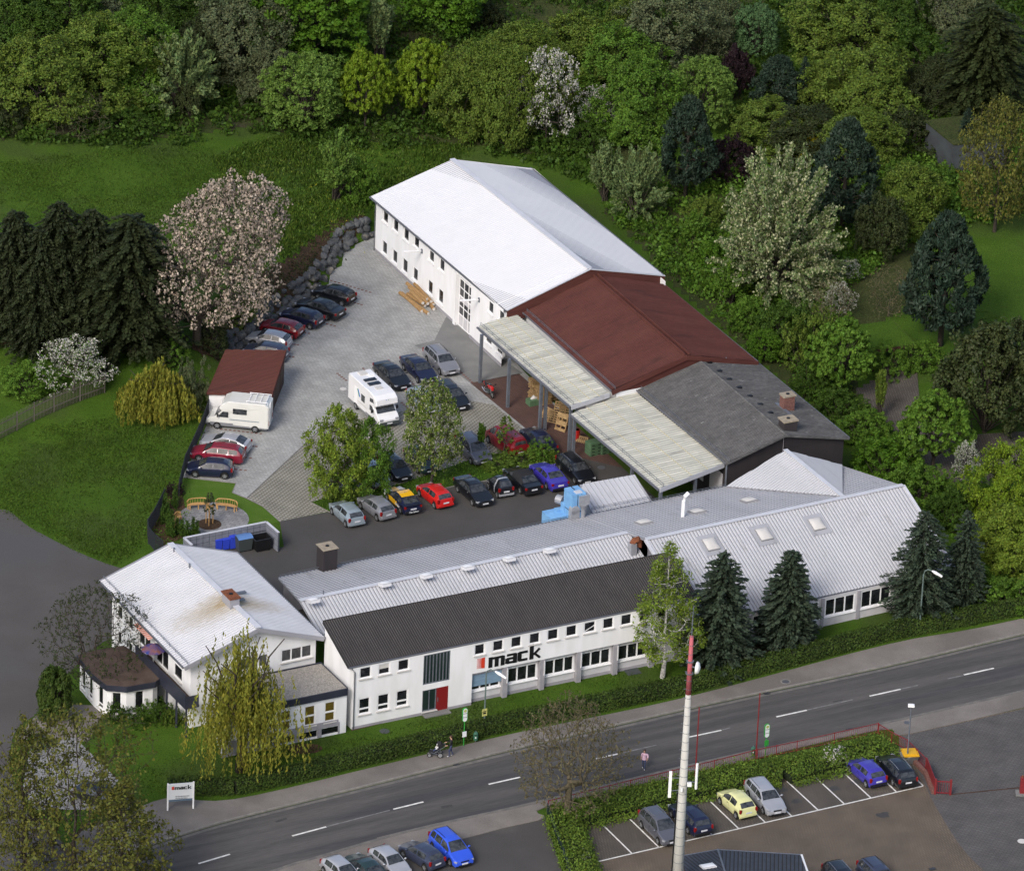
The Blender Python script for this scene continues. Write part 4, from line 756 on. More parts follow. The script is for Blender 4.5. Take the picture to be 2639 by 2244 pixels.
ln = nd.nodes.new('ShaderNodeVectorMath'); ln.operation = 'LENGTH'; nd.links.new(mp3.outputs[0], ln.inputs[0]); nz = nd.nodes.new('ShaderNodeTexNoise'); nz.inputs['Scale'].default_value = 3.; mp4 = nd.nodes.new('ShaderNodeMapping'); mp4.inputs['Scale'].default_value = (3, .5, 1); nd.links.new(mp2.outputs[0], mp4.inputs[0]); nd.links.new(mp4.outputs[0], nz.inputs['Vector'])
ad_ = nd.nodes.new('ShaderNodeMath'); ad_.operation = 'ADD'; nd.links.new(ln.outputs['Value'], ad_.inputs[0]); nd.links.new(nz.outputs[0], ad_.inputs[1]); mr = nd.nodes.new('ShaderNodeMapRange'); mr.inputs[1].default_value = .55; mr.inputs[2].default_value = 1.6; mr.inputs[3].default_value = .95; mr.inputs[4].default_value = 0; nd.links.new(ad_.outputs[0], mr.inputs[0])
bs_ = nd.nodes['Principled BSDF']; src = bs_.inputs['Base Color'].links[0].from_socket; mx = nd.nodes.new('ShaderNodeMix'); mx.data_type = 'RGBA'; nd.links.new(mr.outputs[0], mx.inputs[0]); nd.links.new(src, mx.inputs[6]); mx.inputs[7].default_value = (.3, .225, .11, 1); nd.links.new(mx.outputs[2], bs_.inputs['Base Color'])
for pl_ in ([a0, a1, m1, m0], [m0, m1, c1, c0]): b = MB(); ribbed(b, pl_, idr, .3, .06); b.build('roof', [HM, MT['house_groove'], MT['fascia']], I_, world=True)
b = MB(); b.bar(m0+[0, 0, .1], m1+[0, 0, .1], .5, .06); b.build('ridge_cap', MT['ridge'], I_, world=True)
for s, e in ((a1, m1), (m1, c1), (a0, m0), (m0, c0)): b = MB(); k = idr*.03*(1 if s is a1 or s is m1 and e is c1 else -1); b.bar(s+k-[0, 0, .1], e+k-[0, 0, .1], .06, .34); b.build('verge_board', MT['fascia'], I_, world=True)
gutter(I_, a0-inr*.1, a1-inr*.1); gutter(I_, c0+inr*.05, c1+inr*.05); guard(I_, a0+inr*.3+[0, 0, .2], a1+inr*.3+[0, 0, .2])
PI_ = plane3(a0, a1, m1); chimney(I_, q('g', 725, 1200), PI_, .8, 1.5, .75, MT['fascia'], MT['rust'], math.atan2(idr[1], idr[0])+math.pi/2, caph=.1)
b = MB()
for x, y in ((800, 1130), (790, 1185)): c = PL(q('g', x, y), plane3(m0, m1, c1)); b.box(c+[0, 0, .15], (.9, .35, .08), math.atan2(inr[1], inr[0]))
b.build('roof_step', MT['steel'], I_, world=True)
for x, y in ((292, 812), (410, 932)):
    c = PL(q('g', x, y), PI_); pipe(I_, [c, c+[0, 0, .45]], .07, 'vent_pipe', 'steel')
f0, f1, f2, f3 = xy(a0)+inr*.9+idr*.4, xy(a1)+inr*.9-idr*.7, xy(c1)-inr*.35-idr*.7, xy(c0)-inr*.35+idr*.4
wf = Wall(f1, f2, 0, zi-.05); o1 = wf.cut(q('c2', 660, 962), q('c2', 893, 1003)); o2 = wf.cut(q('c2', 345, 1028), q('c2', 562, 1065)); wf.op = []
o1 = (o1[0], o1[1], o1[2], o1[2]+1.15); o2 = (o2[0], o2[1], o1[2], o1[3]); wf.op = [o1, o2]; b = MB(); wf.panel(b)
t_ = (xy(m1)-f1)@inr/np.linalg.norm(f2-f1); b.add([f1+[0, 0, zi-.05], f2+[0, 0, zi-.05], lerp(f1, f2, t_)+[0, 0, zri-.15]], [(0, 1, 2)])
b.add([f3+[0, 0, zi-.05], f0+[0, 0, zi-.05], lerp(f0, f3, t_)+[0, 0, zri-.15]], [(0, 1, 2)])
wlft = Wall(f0, f1, 0, zi+.1)
lo_ = [(1., 1.9, 3.2, 4.4), (3., 3.9, 3.2, 4.4), (5., 7.2, 2.9, 5.), (8.2, 10.5, 2.9, 5.), (1., 1.8, .9, 2.1), (3., 3.8, .9, 2.1), (11.5, 13., 3.2, 4.4)]
wlft.op = [o for o in lo_ if o[1] < wlft.L]; wlft.panel(b); quad(b, f2, f3, f3+[0, 0, zi], f2+[0, 0, zi]); quad(b, f3, f0, f0+[0, 0, zi], f3+[0, 0, zi])
b.build('wall', MT['white_wall'], I_, world=True)
for o in (o1, o2): window(wf, o, I_, cols=3, fr=.08, gm='glass_curtain')
for o in wlft.op: window(wlft, o, I_, cols=2 if o[1]-o[0] > 1.5 else 1, fr=.07)
bz = 2.75; k0 = G(*q('c1', 690, 625), bz+.9); k1 = G(*q('c1', 945, 880), bz+.9)
k0 = xy(k0); k1 = xy(k1); kd = (k1-k0)/np.linalg.norm(k1-k0); dpt = ((f0-k0)@inr)
b = MB(); b.prism([k0, k1, k1+inr*dpt, k0+inr*dpt], bz-.2, bz); bal = b.build('balcony', MT['brown_felt'], I_, world=True)
b = MB(); b.bar(k0+[0, 0, bz+.45], k1+[0, 0, bz+.45], .06, 1.3); b.bar(k1+[0, 0, bz+.35], k1+inr*(dpt-.05)+[0, 0, bz+.35], .06, 1.1); b.build('parapet', MT['navy'], bal, world=True)
b = MB()
for t in np.linspace(.02, .98, 6): b.bar(lerp(k0, k1, t)+inr*.15, lerp(k0, k1, t)+inr*.15+[0, 0, bz-.2], .16)
b.build('balcony_post', MT['navy'], bal, world=True)
an_m = mat('striped_awning', (.62, .2, .14), .8); wv = an_m.node_tree.nodes.new('ShaderNodeTexWave'); wv.inputs['Scale'].default_value = 1.2; wv.bands_direction = 'Y'; tcc = an_m.node_tree.nodes['Texture Coordinate']; an_m.node_tree.links.new(tcc.outputs['Object'], wv.inputs[0]); mxx = an_m.node_tree.nodes.new('ShaderNodeMix'); mxx.data_type = 'RGBA'; an_m.node_tree.links.new(wv.outputs[0], mxx.inputs[0]); mxx.inputs[6].default_value = (.6, .16, .1, 1); mxx.inputs[7].default_value = (.75, .55, .5, 1); an_m.node_tree.links.new(mxx.outputs[2], an_m.node_tree.nodes['Principled BSDF'].inputs['Base Color'])
aw0, aw1 = G(*q('c1', 678, 512), 4.9), G(*q('c1', 756, 590), 4.9)
b = MB(); b.slab([aw0, aw1, aw1+inr*1.5+[0, 0, .5], aw0+inr*1.5+[0, 0, .5]], .03); b.build('awning', an_m, I_, world=True)
zj = 4.0; jr = G(896, 1772, zj); jb = G(828, 1707, zj); jl = jr-ed*11.2; jbl = jb-ed*9.2
J_ = empty('flat_extension', xy(jr-ed*5), 'white single storey extension with gravel roof and navy fascia under the willow', 'extension')
b = MB(); b.prism([jl, jr, jb, jbl], zj-.3, zj-.05); b.build('gravel_roof', MT['gravel_roof'], J_, world=True)
b = MB(); b.bar(jl-[0, 0, .32], jr-[0, 0, .32], .1, .6); b.bar(jr-[0, 0, .1], jb-[0, 0, .1], .08, .2); b.bar(jb+[0, 0, 0], jbl, .08, .1); b.build('fascia', MT['navy'], J_, world=True)
jg0 = G(*q('c2', 1150, 1577)); js = Wall(jg0-ed*10.6-en*.0, jg0-en*.0, 0, zj-.3); jo = []
for a, c in [((835, 1385), (920, 1518)), ((988, 1350), (1070, 1488)), ((655, 1420), (735, 1545)), ((480, 1470), (560, 1580))]: jo.append(js.cut(q('c2', *a), q('c2', *c)))
zz = (jo[1][2], jo[1][3]); jo = [(o[0], o[1], zz[0], zz[1]) for o in jo]; js.op = list(jo)
bo = []
for a, c in [((797, 1600), (935, 1590)), ((965, 1560), (1100, 1555)), ((640, 1640), (765, 1620))]:
    u0_ = js.uz(q('c2', *a))[0]; u1_ = js.uz(q('c2', *c))[0]; bo.append((u0_, u1_, .12, .75))
b = MB(); js.op = jo+bo; js.panel(b); js2 = Wall(jg0, xy(jb)-en*.5, 0, zj-.3); js2.panel(b); js3 = Wall(xy(jbl), js.p0, 0, zj-.3); js3.panel(b); b.build('wall', MT['white_wall'], J_, world=True)
yb = mat('ochre_blind', (.12, .085, .01), .5, (.08, .06, .01), sc=3)
for o in jo:
    w_ = window(js, o, J_, fr=.09, split=[.48]); g_ = MB(); quad(g_, *[js.at(u, z, -.08) for u, z in ((o[0]+.09, o[2]+.09), (o[1]-.09, o[2]+.09), (o[1]-.09, o[3]-.09), (o[0]+.09, o[3]-.09))]); g_.build('blind', yb, w_, world=True)
b = MB()
for (ua_, ub_) in [(0, bo[2][0]), (bo[2][1], bo[0][0]), (bo[0][1], bo[1][0]), (bo[1][1], js.L-.7)]: b.box(js.at((ua_+ub_)/2, .55, .02), (ub_-ua_, .05, 1.0), ax=(js.d, js.n, (0, 0, 1)))
b.box(js.at(js.L/2-.35, 1.08, .03), (js.L-.7, .06, .5), ax=(js.d, js.n, (0, 0, 1))); b.build('plinth', MT['grey_wall'], J_, world=True)
b = MB()
for o in bo: quad(b, *[js.at(u, z, -.15) for u, z in ((o[0], o[2]), (o[1], o[2]), (o[1], o[3]), (o[0], o[3]))])
b.build('cellar_window', MT['glass'], J_, world=True)
zk = 2.95; kp = [G(*q('c1', *p), zk) for p in [(392, 668), (500, 640), (628, 620), (700, 665), (815, 785), (790, 803), (645, 828), (540, 820), (470, 762)]]; kc = sum(kp)/len(kp)
K_ = empty('entrance_pavilion', xy(kc), 'low white pavilion with brown felt roof and angled corners left of the house balcony', 'pavilion')
b = MB(); b.prism(kp, zk-.03, zk+.04); b.build('roof', MT['brown_felt'], K_, world=True)
b = MB()
for i in range(len(kp)): b.bar(kp[i]-[0, 0, .22], kp[(i+1) % len(kp)]-[0, 0, .22], .08, .5)
b.build('fascia', MT['navy'], K_, world=True)
kw = [xy(kc)+(xy(p)-xy(kc))*.93 for p in kp]; b = MB(); order = [0, 8, 7, 6, 5, 4]; wins = []
for i, j in [(0, 8), (8, 7), (7, 6), (6, 5)]:
    wk = Wall(kw[i], kw[j], 0, 2.7); n = max(1, int(wk.L/1.35)); wk.op = [(wk.L*(k+.5)/n-.38, wk.L*(k+.5)/n+.38, .35, 2.3) for k in range(n)] if wk.L > 1 else []; wk.panel(b); wins.append(wk)
for i, j in [(5, 4), (4, 3), (3, 2), (2, 1), (1, 0)]: Wall(kw[i], kw[j], 0, 2.7).panel(b)
b.build('wall', MT['white_wall'], K_, world=True)
for wk in wins:
    for o in wk.op: window(wk, o, K_, fr=.06, split=[.2])
gz0, gz1 = 3.0, 2.15
L0, L1, L2, L3 = G(*q('y', 628, 178), gz0), G(*q('y', 1165, 184), gz0), G(*q('y', 1042, 572), gz1), G(*q('y', 462, 560), gz1)
L_ = empty('garage', xy((L0+L2)/2), 'small flat garage with brown ribbed sloping roof behind the beige camper', 'garage')
b = MB(); ribbed(b, [L0, L1, L2, L3], L1-L0, .2, .03); b.m = [0 if m_ == 0 else m_ for m_ in b.m]; 
b = MB(); ribbed(b, [L0, L3, L2, L1], L3-L0, .22, .03); b.build('roof', RM, L_, world=True)
b = MB(); b.bar(L1-[0, 0, .12], L2-[0, 0, .12], .1, .5); b.bar(L3-[0, 0, .08], L2-[0, 0, .08], .06, .22); b.bar(L0-[0, 0, .08], L3-[0, 0, .08], .08, .16); b.build('fascia', MT['red_metal'], L_, world=True)
i_ = (L0+L2)/2; ff = [xy(i_)+(xy(p)-xy(i_))*.95 for p in (L0, L1, L2, L3)]
b = MB(); solid(b, ff, [gz0-.1, gz0-.1, gz1-.1, gz1-.1]); b.build('wall', MT['white_wall'], L_, world=True)
wd = Wall(ff[2], ff[1], 0, 2.2)
for k in range(3):
    b = MB(); b.box(wd.at(wd.L*(k+.5)/3, 1.05, .04), (wd.L/3-.22, .05, 2.1), ax=(wd.d, wd.n, (0, 0, 1))); b.build('garage_door', MT['brown_wood'], L_, world=True)
zs = 3.4; s0 = G(*q('c5', 1345, 1500), zs); s1 = G(*q('c5', 1630, 1450), zs); s2 = G(*q('c6', 460, 1410), zs); apex = G(*q('c5', 1760, 1860), zs+1.9)
N_ = empty('slate_roofed_building', xy(s1)-[0, 3, 0], 'low building with dark blue slate roof at the bottom edge of the picture', 'building')
dx = (s2-s1)/np.linalg.norm(s2-s1); dy = np.array([dx[1], -dx[0], 0]); dl = s0-s1; LL = np.linalg.norm(dl); dl = dl/LL
b = MB(); sm = mat('slate', (.03, .035, .046), .6, (.045, .05, .065), sc=2, fine=.15, fsc=8)
ribbed(b, [s2, s1, apex, s2+(apex-s1)], dx, .3, .02); ribbed(b, [s1, s0, s0+(apex-s1), apex], dl, .3, .02)
b.build('roof', [sm, MT['dark_groove'], MT['trim']], N_, world=True)
b = MB(); b.bar(s1+[0, 0, .08], apex+[0, 0, .08], .12, .06); b.bar(s1, s2, .1, .12); b.bar(s1, s0, .1, .12); b.build('ridge_strip', MT['steel'], N_, world=True)
b = MB(); b.bar(s2+dx*.05, s2+(apex-s1)+dx*.05, .14, .14); b.build('verge_trim', MT['frame'], N_, world=True)
b = MB(); b.prism([xy(p) for p in (s1-dy*-.4, s2+dy*.4-dx*.4, s2+(apex-s1)-dx*.4, apex, s0+(apex-s1)*.9-dl*.4, s0+dy*.4-dl*.4)], 0, zs-.1); b.build('wall', MT['white_wall'], N_, world=True)
pls = plane3(s1, s0, apex); skylight(N_, q('c5', 1555, 1580), pls, 1.1, .8, dl, 'roof_light', False, .12)
zh = 2.6; hp = [G(*q('e', *p), zh) for p in [(1300, 605), (1515, 568), (1400, 450), (1200, 475)]]
O_ = empty('grass_roof_shelter', xy(sum(hp)/4), 'open timber shelter with turf roof among the park trees on the right', 'shelter')
b = MB(); b.slab(hp, .12); b.build('turf_roof', MT['grass'], O_, world=True)
b = MB()
for i in range(4): b.bar(hp[i]-[0, 0, .15], hp[(i+1) % 4]-[0, 0, .15], .08, .26)
b.build('fascia', MT['brown_wood'], O_, world=True); hc = sum(hp)/4
for t in [lerp(hc, p, .9) for p in hp]+[lerp(hp[0], hp[1], .5)]: b = MB(); b.box(xy(t)+[0, 0, 1.25], (.18, .18, 2.5)); b.build('post', MT['brown_wood'], O_, world=True)
pc_ = gt(*q('e', 1640, 830)); u1 = gt(*q('e', 1730, 700)); 
O2 = empty('park_outbuilding', pc_, 'grey blue outbuilding with turf roof half hidden by park trees at the upper right', 'outbuilding')
zq = pc_[2]+3.1; op = [G(*q('e', *p), zq) for p in [(1565, 620), (1690, 720), (2000, 690), (1850, 585)]]
CRU = q; CR['u'] = (1600, 0, 1039/2075)
zq = dt(2400/K, 400/K)[2]+3.2; op = [G(*q('u', *p), zq) for p in [(1565, 620), (1710, 740), (1990, 720), (1800, 590)]]
b = MB(); b.slab(op, .15); b.build('turf_roof', MT['wood_floor'], O2, world=True)
b = MB(); b.prism([lerp(sum(op)/4, p, .96) for p in op], zq-4, zq-.15); b.build('wall', mat('blue_grey_render', (.06, .07, .075), .8, (.045, .05, .055), sc=.8), O2, world=True)
def leafmat(name, a, b_, c3=None, rough=.6, trans=.32): return mat(name, a, rough, b_, sc=.9, tint=1, trans=trans, spec=.2, lo=.3, hi=.7)
LM = {'dark': leafmat('leaf_dark', (0.040, 0.084, 0.010), (0.061, 0.114, 0.014)), 'mid': leafmat('leaf_mid', (0.075, 0.155, 0.016), (0.109, 0.199, 0.024)), 'olive': leafmat('leaf_olive', (0.096, 0.150, 0.020), (0.126, 0.180, 0.027)),
      'vivid': leafmat('leaf_vivid', (0.062, 0.144, 0.010), (0.090, 0.179, 0.014)), 'bright': leafmat('leaf_bright', (0.110, 0.189, 0.028), (0.139, 0.226, 0.044)), 'pale': leafmat('leaf_pale', (0.124, 0.180, 0.059), (0.161, 0.215, 0.084)), 'grey': leafmat('leaf_grey_green', (0.095, 0.123, 0.054), (0.124, 0.143, 0.069)),
      'yellow': leafmat('leaf_yellow_green', (0.120, 0.194, 0.011), (0.160, 0.234, 0.017)), 'bluegreen': leafmat('leaf_blue_green', (0.074, 0.144, 0.050), (0.092, 0.169, 0.067)), 'birch': leafmat('leaf_birch', (0.130, 0.199, 0.019), (0.174, 0.236, 0.028)), 'willow': leafmat('leaf_willow', (0.197, 0.200, 0.026), (0.246, 0.250, 0.040)),
      'ochre': leafmat('leaf_ochre', (0.105, 0.109, 0.020), (0.129, 0.138, 0.027)), 'brown': leafmat('leaf_bud_brown', (.105, .095, .045), (.14, .125, .065)), 'conifer': leafmat('needle_dark', (.018, .026, .010), (.028, .037, .014), trans=.05), 'spruce': leafmat('needle_blue', (.026, .042, .024), (.05, .068, .044), trans=.05),
      'pine': leafmat('needle_pine', (.014, .03, .018), (.03, .048, .03), trans=.05), 'yew': leafmat('needle_yew', (0.026, 0.039, 0.011), (0.041, 0.053, 0.015), trans=.05), 'purple': leafmat('leaf_purple', (.022, .012, .015), (.032, .016, .02)), 'russet': leafmat('leaf_russet', (0.034, 0.048, 0.016), (0.046, 0.061, 0.020)), 'grass': leafmat('blade_grass', (0.048, 0.095, 0.010), (0.066, 0.114, 0.014)),
      'white': leafmat('petal_white', (.5, .48, .43), (.68, .66, .61)), 'pink': leafmat('petal_pink', (.46, .37, .29), (.62, .52, .44)), 'cream': leafmat('petal_cream', (.36, .37, .2), (.48, .49, .31)), 'hedge': leafmat('leaf_hedge', (0.041, 0.071, 0.012), (0.062, 0.101, 0.017)), 'hedge2': leafmat('leaf_hedge_light', (0.094, 0.154, 0.021), (0.135, 0.205, 0.028)), 'gold': leafmat('leaf_gold', (.42, .38, .02), (.5, .45, .04))}
def unit(n): v = RNG.normal(size=(n, 3)); return v/np.linalg.norm(v, axis=1)[:, None]
def leaves(Cn, size, tint=None, aspect=1., normal=None, nj=.7, axis=None, aj=.3):
    """many small faces; returns arrays (verts, tints)"""
    n = len(Cn); size = np.broadcast_to(size, n)
    N = unit(n) if normal is None else normal/np.maximum(np.linalg.norm(normal, axis=1)[:, None], 1e-6)+unit(n)*nj
    N[:, 2] = np.abs(N[:, 2])*.8+.25*N[:, 2]; N /= np.linalg.norm(N, axis=1)[:, None]
    A = unit(n) if axis is None else axis+unit(n)*aj
    A -= N*np.sum(A*N, 1)[:, None]; A /= np.maximum(np.linalg.norm(A, axis=1)[:, None], 1e-6); B = np.cross(N, A)
    a = A*(size*.5*aspect)[:, None]; b = B*(size*.5/aspect**.3)[:, None]
    V = np.stack([Cn-a, Cn-b*.9, Cn+a, Cn+b*.9], 1).reshape(-1, 3)
    t = np.ones((n, 3)) if tint is None else tint
    return V, np.repeat(t, 4, 0)
def tintv(n, lo=.7, hi=1.25, hue=.12):
    t = RNG.uniform(lo, hi, n); h = RNG.uniform(-hue, hue, n); return np.stack([t*(1+h), t, t*(1-h*.6)], 1)
def leafobj(name, parts, m):
    """parts: list of (V, T, material index)"""
    V = np.concatenate([p[0] for p in parts]); T = np.concatenate([p[1] for p in parts]); n = len(V)//4
    me = bpy.data.meshes.new(name); me.vertices.add(len(V)); me.vertices.foreach_set('co', V.astype(np.float32).ravel())
    me.loops.add(4*n); me.loops.foreach_set('vertex_index', np.arange(4*n, dtype=np.int32)); me.polygons.add(n); me.polygons.foreach_set('loop_start', np.arange(0, 4*n, 4, dtype=np.int32))
    try: me.polygons.foreach_set('loop_total', np.full(n, 4, dtype=np.int32))
    except Exception: pass
    mi = np.concatenate([np.full(len(p[0])//4, p[2], np.int32) for p in parts])
    for x in (m if isinstance(m, list) else [m]): me.materials.append(x)
    me.polygons.foreach_set('material_index', mi); me.update(calc_edges=True)
    at = me.color_attributes.new('tint', 'FLOAT_COLOR', 'POINT'); at.data.foreach_set('color', np.concatenate([T, np.ones((len(T), 1))], 1).astype(np.float32).ravel())
    return me
def limb(mb, a, b_, r0, r1, n=4, sag=.12, k=3):
    a = np.array(a, float); b_ = np.array(b_, float); L = np.linalg.norm(b_-a); pts = [a+(b_-a)*t+RNG.normal(size=3)*L*.04*(0 < t < 1)+np.array([0, 0, sag*L*math.sin(math.pi*t)]) for t in np.linspace(0, 1, k+1)]
    mb.tube(pts, list(np.linspace(r0, r1, k+1)), n, cap=False); return pts
TPL = {}
def clumps(Cc, rc, per, size, radial=.5, flat=.75, sink=0.):
    """leaf positions gathered round clump centres"""
    n = len(Cc); Cn = np.repeat(Cc, per, 0); rr = np.repeat(rc, per); d = unit(n*per); r = rr*RNG.uniform(.25, 1., n*per)**.6
    P = Cn+d*r[:, None]*np.array([1, 1, flat]); tc = np.repeat(RNG.uniform(.78, 1.2, n), per); t = tintv(n*per, .8, 1.2, .1)*tc[:, None]
    return P, d, t
def T_broad(key, Rr=3.2, Hh=7., base=.25, ncl=95, per=150, size=.24, rcl=.62, lump=.22, lean=0., pointy=0., trunkm='bark', gaps=.12, seed=1, tw=.16, flat=.8):
    global RNG; RNG = np.random.default_rng(seed); mb = MB()
    cz = Hh*(1+base)/2; hz_ = Hh*(1-base)/2; ph = RNG.uniform(0, 6.28, 6)
    d = unit(ncl*2); d = d[(d[:, 2] > -.75)][:ncl]
    az = np.arctan2(d[:, 1], d[:, 0]); f = 1+lump*(np.sin(az*3+ph[0])*.5+np.sin(az*5+ph[1]+d[:, 2]*3)*.3+np.sin(d[:, 2]*6+ph[2])*.3)+RNG.normal(size=len(d))*lump*.35
    rr = RNG.uniform(.5, 1., len(d))**.35*f; Cc = d*rr[:, None]*np.array([Rr-rcl*.6, Rr-rcl*.6, hz_-rcl*.5]); 
    if pointy: k = 1-pointy*np.clip(Cc[:, 2]/hz_, -.4, 1); Cc[:, :2] *= k[:, None]
    Cc[:, 2] += cz
    keep = RNG.uniform(size=len(Cc)) > gaps; Cc = Cc[keep]; rc = rcl*RNG.uniform(.7, 1.3, len(Cc))
    P, dd, t = clumps(Cc, rc, per, size, flat=flat)
    V, TT = leaves(P, size*RNG.uniform(.6, 1.3, len(P)), t, 1.25, dd, .8)
    top = np.array([lean, 0, cz]); mb.tube([[0, 0, -.3], [0, 0, Hh*base*.6], [lean*.5, 0, Hh*base], top], [tw*1.25, tw, tw*.85, tw*.45], 7)
    for i in RNG.choice(len(Cc), min(26, len(Cc)), replace=False):
        s = np.array([lean*.5, 0, Hh*base*RNG.uniform(.8, 1.3)]); limb(mb, s, Cc[i], tw*.38, .02, 4)
    TPL[key] = (mb, trunkm, leafobj('crown', [(V, TT, 0)], LM['mid']), Rr, Hh)
def T_shoots(key, Rr=3., Hh=5.5, n=110, per=70, size=.17, spread=1., arch=.15, second=None, trunkm='bark', seed=2, side=.22, tw=.07, twigs=True, aspect=1.6, upper=.0):
    global RNG; RNG = np.random.default_rng(seed); mb = MB(); PP, TT, DD, S2 = [], [], [], []
    for i in range(n):
        az = RNG.uniform(0, 6.28); el = math.acos(RNG.uniform(.05, 1)**.7)*spread; el = min(el, 1.5)
        L = Hh*RNG.uniform(.75, 1.05)*(math.cos(el)+Rr/Hh*math.sin(el)); dv = np.array([math.sin(el)*math.cos(az), math.sin(el)*math.sin(az), math.cos(el)])
        end = np.array([dv[0]*Rr, dv[1]*Rr, max(.4, dv[2]*Hh)])*RNG.uniform(.7, 1.08); st = np.array([RNG.normal()*.15, RNG.normal()*.15, upper*Hh]); ctl = st*.4+end*.6+np.array([0, 0, arch*L])
        ts = RNG.uniform(.35, 1., per)**.8; p = ((1-ts)**2)[:, None]*st+(2*ts*(1-ts))[:, None]*ctl+(ts**2)[:, None]*end
        p = p+unit(per)*(side*RNG.uniform(.3, 1, per))[:, None]; PP.append(p); DD.append(np.repeat([end-ctl], per, 0)/L); TT.append(tintv(per, .75, 1.25)*RNG.uniform(.8, 1.2))
        if i < 45: mb.tube([st*(1-t)**2+ctl*2*t*(1-t)+end*t*t for t in (0, .3, .6, .9)], [tw, tw*.6, tw*.35, .012], 4, cap=False)
    P = np.concatenate(PP); D_ = np.concatenate(DD); T_ = np.concatenate(TT); V, T2 = leaves(P, size*RNG.uniform(.6, 1.3, len(P)), T_, aspect, None, .8, D_/np.linalg.norm(D_, axis=1)[:, None], .5)
    parts = [(V, T2, 0)]
    if upper: mb.tube([[0, 0, -.3], [0, 0, upper*Hh]], [tw*2.6, tw*2], 7)
    TPL[key] = (mb, trunkm, leafobj('crown', parts, LM['pale']), Rr, Hh)
    if second:
        m_ = RNG.uniform(size=len(P)) < second; P2 = P[m_]+unit(m_.sum())*.12; V, T2 = leaves(P2, size*.8*RNG.uniform(.6, 1.3, len(P2)), tintv(len(P2), .8, 1.1, .03), 1.2)
        TPL[key] = TPL[key]+(leafobj('blossom', [(V, T2, 0)], LM['cream']),)
def T_spread(key, Hh=8., Rr=4.5, base=.25, n=900, stem=.3, size=.1, nleaf=7, seed=3, trunkm='bark', jit=.3, blossom=0, bsize=.16, lump=.25, prof=None, tr=.17, hollow=.45, up=.0, wsp=.55, twig=.012, lean=0., aspect=1.3, gap=.3):
    """crown volume filled with branch tips joined to the trunk by their nearest neighbours"""
    global RNG; RNG = np.random.default_rng(seed); mb = MB(); ph = RNG.uniform(0, 6.28, 4); m = n*4
    z = RNG.uniform(0, 1, m); az = RNG.uniform(0, 6.283, m); pr = (prof or (lambda t: np.sqrt(np.maximum(0, 1-(2*t-.9)**2/1.25))))(z)
    lm = 1+lump*(.5*np.sin(az*3+ph[0]+z*4)+.35*np.sin(az*5+ph[1]-z*6)+.3*np.sin(z*11+ph[2]+az))
    rr = pr*lm*(hollow+(1-hollow)*RNG.uniform(0, 1, m)**.5); P = np.stack([rr*np.cos(az)*Rr+lean*z, rr*np.sin(az)*Rr, Hh*(base+(1-base)*z)*(1+.03*np.sin(az*4+ph[3]))], 1)
    g = np.sin(P[:, 0]*2.1+ph[0])*np.sin(P[:, 1]*2.3+ph[1])*np.sin(P[:, 2]*1.9+ph[2]); w_ = RNG.uniform(0, 1, m) < pr**1.2+.1; P = P[w_ & (g > -1+gap*1.2)][:n]
    t0 = np.array([0, 0, Hh*stem]); trunk = [np.array([0, 0, -.2]), np.array([RNG.normal()*.05, RNG.normal()*.05, Hh*stem*.5]), t0]
    for k in range(1, 6): trunk.append(np.array([lean*k/8+RNG.normal()*.1, RNG.normal()*.1, Hh*(stem+(wsp-stem)*k/5)]))
    nodes = list(trunk[2:]); par = [-1]+list(range(0, 5)); depth = [0]+[np.linalg.norm(nodes[i]-nodes[i-1])*(i) for i in range(1, 6)]
    N0 = len(nodes); order = np.argsort(np.linalg.norm((P-t0)*np.array([1, 1, .8]), axis=1)); A = np.zeros((N0+len(P)*2+5, 3)); A[:N0] = nodes; dp = np.zeros(len(A)); dp[:N0] = depth; cnt = N0
    for i in order:
        p = P[i]; dv = A[:cnt]-p; d = np.linalg.norm(dv, axis=1); below = np.maximum(0, dv[:, 2])*(.9+up*2); c = d+dp[:cnt]*.22+below; j = int(np.argmin(c)); L = d[j]
        if L > 1.3: midp = A[j]*.5+p*.5+RNG.normal(size=3)*L*.07+np.array([0, 0, -.06*L if up < .5 else 0]); A[cnt] = midp; dp[cnt] = dp[j]+L*.5; par.append(j); j = cnt; cnt += 1
        A[cnt] = p; dp[cnt] = dp[j]+np.linalg.norm(A[j]-p); par.append(j); cnt += 1
    w8 = np.ones(cnt)
    for i in range(cnt-1, 0, -1): w8[par[i]] += w8[i]
    rad_ = tr*(w8/w8[0])**.5
    mb.tube(trunk[:3], [tr*1.35, tr*1.05, tr], 8, cap=False)
    for i in range(1, cnt):
        j = par[i]; r1 = max(twig, rad_[i]); r0 = max(twig, min(rad_[j], r1*1.5)); mb.tube([A[j], A[i]], [r0, r1], 6 if r1 > .06 else (4 if r1 > .03 else 3), cap=False)
    Tp = A[N0:cnt][w8[N0:cnt] < 12]; tc = RNG.uniform(.8, 1.2, len(Tp)); k = nleaf; pp = np.repeat(Tp, k, 0)+unit(len(Tp)*k)*(jit*RNG.uniform(.1, 1, len(Tp)*k))[:, None]
    V, T2 = leaves(pp, size*RNG.uniform(.6, 1.4, len(pp)), tintv(len(pp), .72, 1.22)*np.repeat(tc, k)[:, None], aspect, pp-np.array([0, 0, Hh*.5]), 1.2); extra = ()
    if blossom:
        k = blossom; pp = np.repeat(Tp, k, 0)+unit(len(Tp)*k)*(jit*RNG.uniform(.1, 1, len(Tp)*k))[:, None]; V2, T3 = leaves(pp, bsize*RNG.uniform(.6, 1.4, len(pp)), tintv(len(pp), .72, 1.12, .03), 1.1); extra = (leafobj('blossom', [(V2, T3, 0)], LM['white']),)
